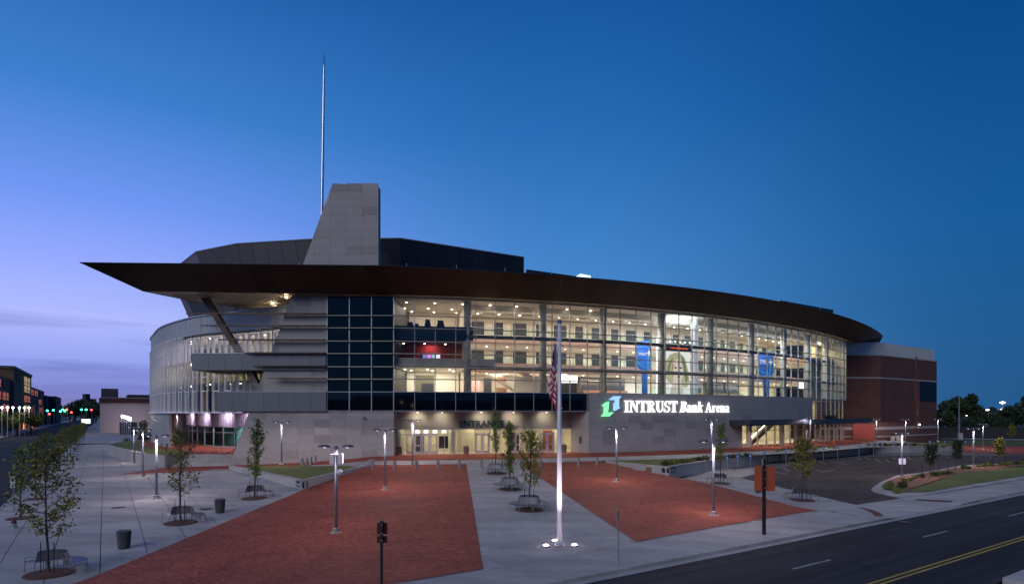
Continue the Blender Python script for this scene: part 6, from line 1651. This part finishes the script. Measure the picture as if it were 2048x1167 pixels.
def shrub(x, y, z, sc, lb, grp_):
    o = bpy.data.objects.new('shrub', shr[rnd.randrange(3) if sc < 1.2 else 1]); COL.objects.link(o); o.location = (x, y, z); o.scale = (sc, sc, sc * .9); o.rotation_euler = (0, 0, rnd.uniform(0, 6)); tag(o, lb, 'shrub', grp_)
g1 = 'shrubs on the bank above the long car park wall'
for i_, (px, py) in enumerate(((1330, 929), (1341, 926), (1355, 922.5), (1366, 922), (1376, 920.5), (1387, 918.5), (1399, 918), (1411, 916), (1434, 915), (1445, 914), (1457, 912), (1467, 911.5), (1478, 910), (1492, 909), (1500, 909))):
    x, y = Z0(px, py + 3, 1.4); shrub(x, y, T(x, y) + .02, rnd.uniform(.70, .95), ORD[i_] + ' shrub from the left in the mulch above the long car park wall', g1)
g2 = 'shrubs behind the farther car park walls'
for i_, (px, py) in enumerate(((1555, 904), (1565, 902), (1578, 899.5), (1590, 899), (1612, 898), (1622, 898), (1637, 897), (1645, 897), (1658, 896), (1668, 896), (1738, 890.5), (1750, 890), (1760, 890), (1770, 889.5), (1778, 889), (1784, 888.5), (1795, 888.5), (1806, 888), (1818, 888), (1829, 888.5), (1841, 888.5), (1852, 889), (1862, 889), (1873, 889.5), (1886, 889.5))):
    x, y = Z0(px, py + 2.5, 1.25); shrub(x, y, T(x, y) + .02, rnd.uniform(.6, .85), ORD[i_] + ' shrub from the left in the row behind the farther car park walls', g2)
g3 = 'shrubs on the parking island'
for px, py, sc, lb in ((1780, 971, .85, 'shrub at the island tip, upper left of four'), (1805, 973, .95, 'largest shrub at the island tip, beside the lamp'), (1775, 976, .85, 'shrub at the island tip nearest the car park'), (1794, 984, .9, 'shrub at the island tip nearest the street')):
    x, y = Z0(px, py + 2, .15); shrub(x, y, .18, sc, lb, g3)
for i_, (px, py) in enumerate(((1808, 962), (1820, 960), (1829, 956), (1843, 954), (1868, 950), (1878, 949), (1886, 948), (1895, 947), (1900, 946), (1928, 936), (1938, 936), (1958, 933), (1967, 932), (1978, 931), (1986, 931), (2003, 929), (2012, 928.5), (2022, 928), (2034, 927.5), (2044, 926.5), (2060, 926))):
    x, y = Z0(px, py + 1, .15); shrub(x, y, .18, rnd.uniform(.5, .9), ORD[i_] + ' low shrub from the tip along the back of the island mulch', g3)
for (px, py), lb, sd_ in (((1861, 955), 'nearest small tree on the parking island', 51), ((1910, 940), 'middle small tree on the parking island', 52), ((1998, 933), 'farther small tree on the parking island', 53), ((2024, 885), 'slim young tree by the far right path', 54)):
    x, y = Z0(px, py, .15); t = tree_proto('island_tree', sd_, 3.7 if sd_ < 54 else 4.6, .85, leaf_d if sd_ in (51, 52) else leaf_b, lb, clear=1.35, nl=2600, leafs=.16, up=1.0); put(t, x, y, .15, 0, 1, None, 'small trees on and beyond the parking island')
    for dx in (-.9, .9):
        m = MB(); m.tube([(dx, 0, 0), (dx, 0, 1.4)], .03, 5); b = m.build('stake', black_paint, None); b.parent = t
# ================================================================== beyond: left side street
def far_building(name, label, s0, s1, t0, t1, h, mat, group=None, cat='building'):
    r_ = empty(name, (*ST(s0, t0), 0), label, cat, group); m = MB(); m.prism([ST(s0, t0), ST(s1, t0), ST(s1, t1), ST(s0, t1)], -.5, h); m.build('wall', mat, r_); return r_
dkbrick = brickmat('garage_brick', (.15, .098, .072), (.10, .07, .055), (.08, .07, .06), 1.2, .6, vertical=(VX, VY), rough=.9)
gar = empty('parking_garage', (*ST(-34, 190), 0), 'dark brick parking garage with glowing orange openings and a corner tower, far left', 'parking garage')
m = MB(); m.prism([ST(-33, 250), ST(-33, 500), ST(-80, 500), ST(-80, 250)], -.5, 21.5); m.build('wall', dkbrick, gar)
m = MB(); m.prism([ST(-32.0, 330), ST(-32.0, 404), ST(-56, 404), ST(-56, 330)], -.5, 26.0); m.build('corner_tower', dkbrick, gar)
m = MB(); m.prism([ST(-31.6, 329.6), ST(-31.6, 404.4), ST(-56.4, 404.4), ST(-56.4, 329.6)], 26.0, 27.2); m.build('parapet', pmat('garage_coping', (.05, .045, .045), .8), gar)
m = MB(); m.prism([ST(-31.9, 500.1), ST(-31.9, 600), ST(-60, 600), ST(-60, 500.1)], -.5, 19); m.build('wall', pmat('dark_block', (.04, .045, .055), .9), gar)
def opening(sf, t0, t1, z0, z1, mat, root, name='window'):
    a, b = ST(sf, t0), ST(sf, t1); m = MB(); m.obox(((a[0] + b[0]) / 2, (a[1] + b[1]) / 2), math.atan2(b[1] - a[1], b[0] - a[0]), abs(t1 - t0), .3, z0, z1); o = m.build(name, mat, root)
    m = MB(); m.obox(((a[0] + b[0]) / 2 + UX * .2, (a[1] + b[1]) / 2 + UY * .2), math.atan2(b[1] - a[1], b[0] - a[0]), .5, .2, z0, z1); m.obox(((a[0] + b[0]) / 2 + UX * .2, (a[1] + b[1]) / 2 + UY * .2), math.atan2(b[1] - a[1], b[0] - a[0]), abs(t1 - t0), .15, z0 + (z1 - z0) * .28, z0 + (z1 - z0) * .36); m.build('window_bar', dkbrick, o)
for fl in range(4):
    z0 = 3.2 + fl * 4.7
    for t0 in (262, 284, 306, 412, 436, 462):
        if rnd.random() < .85: opening(-32.9, t0, t0 + 15, z0, z0 + 2.9, e_orange if (t0 + fl) % 3 else pmat('dim_opening', (.05, .03, .03), .8), gar)
    opening(-31.9, 370, 394, z0 + .2, z0 + 3.2, e_yellow if fl % 2 else e_orange, gar)
opening(-31.9, 338, 356, 21.4, 24.4, pmat('dim_opening', (.05, .03, .03), .8), gar); opening(-31.9, 370, 394, 21.0, 24.8, e_yellow, gar)
m = MB(); a = ST(-40, 318); m.tube([(*a, 20), (*a, 31.5)], .25, 6); m.build('mast', steel_pole, gar); m = MB(); m.smooth = True; m.lathe((*a, 31.0), [(.1, 0), (.9, .5), (.9, 1.2), (.1, 1.7)], 10); m.build('floodlight', emat('mast_flood', (1, .85, .72), 40), gar)
for i, t0 in enumerate((420, 448, 476)):
    a = ST(-32.3, t0); m = MB(); m.box(a[0] - .6, a[1] - .3, 0, a[0] + .6, a[1] + .3, 12); m.build('pilaster', palemetal, gar)
    lamp('SPOT', 'garage_uplight', (a[0] + 1.2, a[1] - 1.2, .5), 500, (1, .8, .65), .1, parent=gar, aim=(a[0], a[1], 10), angle=50)
for i, t0 in enumerate((350, 386)): opening(-30.5, t0, t0 + 6, .2, 4.2, e_amber if False else emat('doorway_orange', (1, .35, .06), 1.6), gar, 'lit_doorway')
lh = far_building('warehouse', 'long pale warehouse with a dark red roof band beyond the round wing', -1.5, 120, 262, 330, 13.0, pmat('warehouse_wall', (.36, .34, .34), .85, var=.08, scale=.05))
m = MB(); m.prism([ST(-1.8, 261.6), ST(121, 261.6), ST(121, 331), ST(-1.8, 331)], 11.0, 12.7); m.build('roof_band', pmat('dark_red_band', (.05, .016, .022), .8), lh)
m = MB(); m.prism([ST(-1.2, 264), ST(4, 264), ST(4, 272), ST(-1.2, 272)], 13.0, 16.2); m.prism([ST(7, 266), ST(24, 266), ST(24, 290), ST(7, 290)], 13.0, 14.2); m.build('roof_plant', pmat('roof_plant_dark', (.04, .05, .06), .8), lh)
m = MB(); m.prism([ST(19.5, 261.0), ST(60, 261.0), ST(60, 261.5), ST(19.5, 261.5)], 5.5, 12.8); m.build('dark_red_wing', pmat('dark_red_wing', (.07, .016, .022), .85), lh)
lamp('SPOT', 'warehouse_wash', (*ST(8, 250), 1), 3000, (1, .68, .78), 1.5, parent=lh, aim=(*ST(8, 262), 3), angle=125, blend=1.0)
m = MB(); m.prism([ST(4, 240), ST(9, 240), ST(9, 243), ST(4, 243)], 0, 4.3); tag(m.build('utility_cabinet', pmat('cabinet_dark', (.06, .07, .08), .7)), 'dark blocky monument beside the warehouse on the left walk', 'monument')
# cluster of bright lamps in front of the warehouse
for i, (px, py) in enumerate(((244, 829), (248.5, 830), (253, 831), (257, 832.5), (261, 834))):
    D = 150 - i * 6; x = (px - 1024) / FPX * D; zt = CZ + (HY - py) / FPX * D; r_ = empty('lamp_post', (x, D, .5), ('first', 'second', 'third', 'fourth', 'fifth')[i] + ' lamp from the left in the bright cluster before the warehouse', 'lamp post', 'cluster of bright lamps before the warehouse')
    m = MB(); m.tube([(x, D, .3), (x, D, zt)], .08, 6); m.build('pole', steel_pole, r_); m = MB(); m.smooth = True; m.lathe((x, D, zt - .9), [(.08, .2), (.17, .3), (.17, .8), (.08, .9)], 8); m.build('lamp_head', light_white, r_)
    lamp('POINT', 'lamp_light', (x, D - .6, zt - .5), 130, LAMPC, .2, parent=r_)
# planting and low wall behind the crescent lawn
m = MB(); m.prism([(-78, 131), (-60, 128), (-60, 128.4), (-78, 131.4)], 1.7, 3.0); tag(m.build('garden_wall', pmat('dark_wall', (.08, .09, .10), .8)), 'low dark garden wall between warehouse and round wing', 'wall')
for i in range(9):
    x, y = -87 + i * 2.4, 138 + 2 * math.sin(i * 2); shrub(x, y, .6, rnd.uniform(1.6, 3.0), ORD[i] + ' garden shrub from the left before the warehouse wall', 'garden shrubs before the warehouse')
for i, (px, h_) in enumerate(((281, 4.2), (290, 4.6))):
    D = 124; t = tree_proto('garden_tree', 70 + i, h_, .9, leaf_a, ('left' if i == 0 else 'right') + ' one of two small garden trees by the round wing base', clear=.8, nl=1500, leafs=.2); put(t, (px - 1024) / FPX * D, D, 1.3, 0, 1, None, 'small garden trees by the round wing')
# street furniture far down the side street: signals, lamps, cars
def signal(s, t, h, mat, label, k=1):
    a = ST(s, t); r_ = empty('traffic_light', (*a, 0), label, 'traffic light', 'traffic lights down the left street')
    m = MB(); m.tube([(*a, 0), (*a, h + .4)], .12, 6); m.build('pole', steel_pole, r_)
    m = MB(); m.box(a[0] - .35, a[1] - .2, h - 1.1, a[0] + .35, a[1] + .2, h + .5); m.build('signal_head', black_paint, r_)
    m = MB(); m.smooth = True; m.lathe((a[0], a[1] - .45, h - .4), [(.05, -.42), (.42, -.2), (.46, 0), (.42, .2), (.05, .42)], 10); m.build('signal_lens', mat, r_)
sg = [(96, 820.5, e_green, 'green signal left of the street'), (108, 819.5, e_green, 'second green signal from the left'), (122, 822, e_green, 'large green signal over the street centre'), (127, 818.5, e_green, 'upper green signal over the street centre'), (131, 821, e_green, 'right green signal of the centre trio'),
      (135, 818, e_red, 'red signal right of the centre greens'), (164, 818.5, e_green, 'green signal over the right lane'), (173.5, 818.5, e_green, 'second green signal over the right lane'), (184, 819, e_red, 'rightmost red signal by the warehouse'), (100, 827, e_red, 'low red light on the far pavement'), (144, 824, e_red, 'small red light in mid street')]
for px, py, mt, lb in sg:
    D = 300.0; x = (px - 1024) / FPX * D; z = CZ + (HY - py) / FPX * D + .4
    s_, t_ = x * UX + D * UY, x * VX + D * VY; signal(s_, t_, z, mt, lb + ' far down the left road')
for i, px in enumerate((4, 15, 26, 39, 49, 58)):
    D = 178 + i * 6; x = (px - 1024) / FPX * D; zt = CZ + (HY - 816.5) / FPX * D; r_ = empty('globe_lamp', (x, D, 0), ('first', 'second', 'third', 'fourth', 'fifth', 'sixth')[i] + ' globe lamp from the left edge before the parking garage', 'street lamp', 'globe street lamps before the garage')
    m = MB(); m.tube([(x, D, 0), (x, D, zt)], .09, 6); m.build('pole', palemetal, r_)
    m = MB(); m.smooth = True; m.lathe((x, D, zt), [(.05, 0), (.26, .12), (.32, .3), (.26, .5), (.05, .62)], 10); m.build('globe', light_white, r_)
    lamp('POINT', 'lamp_light', (x + .3, D - .9, zt), 260, (1, .80, .66), .3, parent=r_)
def car(px, py, label, tail, white=False):
    D = (CZ + .15) * FPX / (py - HY); x = (px - 1024) / FPX * D; r_ = empty('car', (x, D, -.15), label, 'car', 'cars far down the left street'); h = math.atan2(VY, VX) - math.pi / 2
    m = MB(); m.obox((x, D), h, 1.8, 4.3, .2, .95); m.obox((x, D + .2), h, 1.6, 2.3, .95, 1.5); m.build('body', pmat('car_dark', (.03, .03, .035), .3, metal=.3), r_)
    for s in (-.65, .65):
        m = MB(); m.obox((x + s * math.cos(h), D - 2.25 + s * math.sin(h)), h, .5, .12, .65, .95); m.build('tail_light' if tail else 'headlight', e_red if tail else light_white, r_)
        for yy in (-1.3, 1.4):
            m = MB(); m.tube([(x + s * 1.15, D + yy, .0), (x + s * 1.45, D + yy, .0)], .32, 10); m.build('wheel', black_paint, r_)
car(147, 842, 'car with red tail lights driving away on the left street', True); car(173, 843, 'car with bright headlights facing the viewer on the left street', False)
m = MB(); D = 320; m.box(P(163, 0, D)[0], D, 2.0, P(169.5, 0, D)[0], D + 4, 4.2); tag(m.build('lit_bus_shelter', emat('shelter_white', (.85, 1, .95), 5)), 'small glowing white shelter beside the far street', 'shelter')
dh = far_building('concert_hall', 'low dark hall at the end of the left street with a curved lit sign', -60, -28, 520, 580, 19, pmat('hall_wall', (.03, .035, .045), .9))
a, b = P(112, 812, 520), P(119, 818, 520); m = MB(); m.tube([P(111, 811, 500), P(114, 813, 500), P(117, 816, 500), P(118.5, 820, 500)], .8, 6); m.build('lit_sign', emat('hall_sign_blue', (.35, .45, 1), 3), dh)
# far skyline
far_m = pmat('far_city', (.035, .04, .05), .95)
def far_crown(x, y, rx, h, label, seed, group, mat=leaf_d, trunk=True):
    r = random.Random(seed); root = empty('broad_tree', (x, y, 0), label, 'tree', group); m = MB(); ls = h * .05
    blobs = [(r.uniform(-.6, .6) * rx, r.uniform(-.5, .5) * rx, h * r.uniform(.45, .80), r.uniform(.28, .46) * rx) for _ in range(9)]
    for bx_, by_, bz, br in blobs:
        for _ in range(260):
            d = Vector((r.gauss(0, 1), r.gauss(0, 1), r.gauss(0, .8))).normalized() * br * r.uniform(.55, 1.1); c = Vector((x + bx_, y + by_, bz)) + d
            if c.z < .4: continue
            a = Vector((r.uniform(-1, 1), r.uniform(-1, 1), r.uniform(-1, 1))).normalized() * ls * r.uniform(.6, 1.3); b = a.cross(Vector((r.uniform(-1, 1), r.uniform(-1, 1), r.uniform(-1, 1)))).normalized() * ls * .5
            m.add([c - a, c + b, c + a, c - b], [(0, 1, 2, 3)])
    m.build('crown', mat, root, fix=False)
    m = MB(); m.tube([(x, y, 0), (x, y, h * .5)], [rx * .09, rx * .05], 6)
    for bx_, by_, bz, br in blobs[:5]: m.tube([(x, y, h * .3), (x + bx_ * .9, y + by_ * .9, bz)], [rx * .04, rx * .015], 4)
    m.build('trunk', bark, root)
# right-hand trees, fence and lights
rt_ = [(1893, 792, 205, 'broad tree just right of the brick wing, tallest of the right group'), (1925, 787, 200, 'second broad tree right of the brick wing'), (1950, 806, 230, 'lower tree right of the tall pair beyond the side road'), (1885, 822, 190, 'dark bushy tree behind the corner of the brick wing'),
       (1972, 822, 260, 'small distant tree before the far lights'), (2000, 820, 280, 'distant tree under the far floodlight'), (2032, 812, 215, 'large dark tree at the right edge beyond the road'), (2062, 782, 200, 'tallest dark tree at the right edge of the view'), (2000, 838, 190, 'dark bush-like tree right of the far lights, near the road'), (1945, 838, 185, 'low dark tree beside the far fence')]
for i, (px, py, D, lb) in enumerate(rt_):
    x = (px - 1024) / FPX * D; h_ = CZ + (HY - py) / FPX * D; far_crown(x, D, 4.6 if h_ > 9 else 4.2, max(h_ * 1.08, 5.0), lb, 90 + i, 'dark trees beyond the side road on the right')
fn = empty('boundary_fence', (*P(1960, 860, 172)[:2], 0), 'long dark boundary fence beyond the side road on the right', 'fence')
for i in range(26):
    x0 = 121 + i * 2.5; m = MB(); m.box(x0, 176, 0, x0 + 2.44, 176.15, 3.1); m.build('fence_panel', pmat('fence_dark', (.035, .035, .035), .9, var=.2), fn)
m = MB(); m.box(121, 175.8, 3.1, 187, 176.3, 3.25); m.build('fence_rail', pmat('fence_rail', (.08, .08, .09), .7), fn)
for i, (px, py, lb, mt, D) in enumerate(((2005, 804.5, 'tall bright floodlight above the trees, far right', light_white, 330), (1975, 819, 'orange lamp left of the far right floodlight', e_amber, 330), (2004, 818, 'orange lamp under the far right floodlight', e_amber, 330), (2028, 815, 'small orange lamp at the right of the far group', e_amber, 380), (1945, 807, 'faint lamp right of the tall trees', light_white, 420), (1933, 830, 'tiny low lamp beyond the far fence', e_amber, 300))):
    x, _, z = P(px, py, D); r_ = empty('far_lamp', (x, D, 0), lb, 'street lamp', 'lamps beyond the trees on the right'); rr = 1.1 if i in (0,) else (.75 if i < 3 else .35)
    m = MB(); m.tube([(x, D, 0), (x, D, z)], .15, 5); m.build('pole', steel_pole, r_); m = MB(); m.smooth = True; m.lathe((x, D, z - rr * .5), [(.05, 0), (rr, rr * .35), (rr, rr * .7), (.05, rr)], 10); m.build('lamp_head', mt, r_)
ml_ = empty('metal_mast', (*P(1918, 868, 168)[:2], 0), 'thin grey utility mast with a pale cabinet beyond the side road', 'utility pole'); x = P(1918, 0, 168)[0]
m = MB(); m.tube([(x, 168, 0), (x, 168, 12.5)], [.2, .1], 8); m.build('pole', steel_pole, ml_); m = MB(); m.box(x - .5, 167.2, 0, x + .5, 167.8, 1.9); m.build('cabinet', concrete, ml_)
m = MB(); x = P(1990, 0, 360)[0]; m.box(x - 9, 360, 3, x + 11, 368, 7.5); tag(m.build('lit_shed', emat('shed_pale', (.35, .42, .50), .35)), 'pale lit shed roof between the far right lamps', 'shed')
# left side trees and hedge
for i, (px, py, D, lb) in enumerate(((8, 846, 196, 'leafy tree before the parking garage at the left edge'), (35, 846, 205, 'leafy tree between globe lamps before the garage'), (62, 846, 214, 'bushy tree below the garage tower'))):
    x = (px - 1024) / FPX * D; far_crown(x, D, 4.2, 8.2, lb, 120 + i, 'trees before the parking garage', leaf_a)
for i, (px, py, D, w_) in enumerate(((150, 806, 620, 12), (163, 804, 640, 13), (172, 801, 600, 12), (184, 808, 560, 12), (140, 812, 560, 10), (192, 812, 520, 10), (102, 812, 600, 12), (90, 816, 420, 7))):
    x = (px - 1024) / FPX * D; h_ = CZ + (HY - py) / FPX * D; far_crown(x, D, w_, h_ * 1.15, ('broad', 'tallest', 'pointed', 'right hand', 'left hand', 'rightmost', 'leftmost', 'lower left')[i] + ' far tree silhouette closing the left street', 140 + i, 'far tree silhouettes at the end of the left street')
m = MB(); D = 900; m.box(P(163, 0, D)[0], D, 0, P(174, 0, D)[0], D + 20, 29); m.box(P(165, 0, D)[0], D, 29, P(171, 0, D)[0], D + 10, 36); tag(m.build('distant_tower', far_m), 'tiny stepped tower on the skyline over the left street', 'tower')
m = MB(); r = random.Random(5)
for i in range(140):
    x = -1500 + i * 24 + r.uniform(-8, 8); y = 1500 + r.uniform(0, 200); w_ = r.uniform(14, 34); h_ = r.uniform(8, 20) * (1.0 if x < 0 else 1.3)
    m.lathe((x, y, 0), [(w_, 0), (w_ * .95, h_ * .5), (w_ * .5, h_ * .9), (.1, h_)], 7)
tag(m.build('distant_treeline', pmat('treeline', (.012, .018, .016), .95)), 'low dark line of far trees and roofs along the horizon', 'treeline', kind='stuff')
# concrete urns by the brick wing
for i, px in enumerate((1785, 1796, 1801)):
    x, y = Z0(px, 882, .9); r_ = empty('planter', (x, y, .8), ('left', 'middle', 'right')[i] + ' pale concrete planter before the brick wing', 'planter', 'concrete planters before the brick wing'); m = MB(); m.lathe((x, y, .8), [(.35, 0), (.55, 1.3), (.6, 1.4), (.5, 1.4)], 12); m.build('pot', concrete, r_)
    if i == 0:
        m2 = bpy.data.objects.new('planting', shr[1]); COL.objects.link(m2); m2.parent = r_; m2.location = (0, 0, 1.3)

# the blocks across the street behind the viewer, mirrored in the glass
for i, (x0, x1, y0, h_) in enumerate(((-150, -62, -70, 12), (-58, 6, -64, 13), (10, 66, -72, 11.5), (72, 160, -60, 13))):
    b = empty('street_block', (x0, y0, 0), ('westernmost', 'second', 'third', 'easternmost')[i] + ' dark brick street block behind the viewpoint, mirrored in the glass', 'building', 'street blocks behind the viewpoint')
    m = MB(); m.box(x0, y0 - 20, -.4, x1, y0, h_); m.box(x0 - .3, y0 - 20.3, h_, x1 + .3, y0 + .3, h_ + .6); m.build('wall', pmat('block_brick', (.05, .038, .034), .9, var=.15), b)
    for k in range(int((x1 - x0) / 7)):
        for fl in range(int(h_ / 4.5)):
            m = MB(); wx = x0 + 3 + k * 7; m.box(wx, y0 - .05, 1.5 + fl * 4.3, wx + 2.6, y0 + .06, 3.9 + fl * 4.3)
            m.build('window', e_yellow if (k * 7 + fl * 3 + i) % 11 == 0 else pmat('block_window', (.01, .012, .016), .2), b)
for i in range(9):
    x = -26 + i * 3.1 + (i % 3) * .8; z = 9.6 + (i * 37 % 5) * .35; b = empty('string_lamp', (x, -60, 0), ORD[i] + ' amber lamp on a post behind the viewpoint, mirrored in the glass', 'street lamp', 'amber lamps behind the viewpoint')
    m = MB(); m.tube([(x, -60, 0), (x, -60, z)], .06, 5); m.build('pole', steel_pole, b); m = MB(); m.lathe((x, -60, z), [(.05, 0), (.2, .12), (.2, .3), (.05, .4)], 8); m.build('lamp_head', e_amber, b)
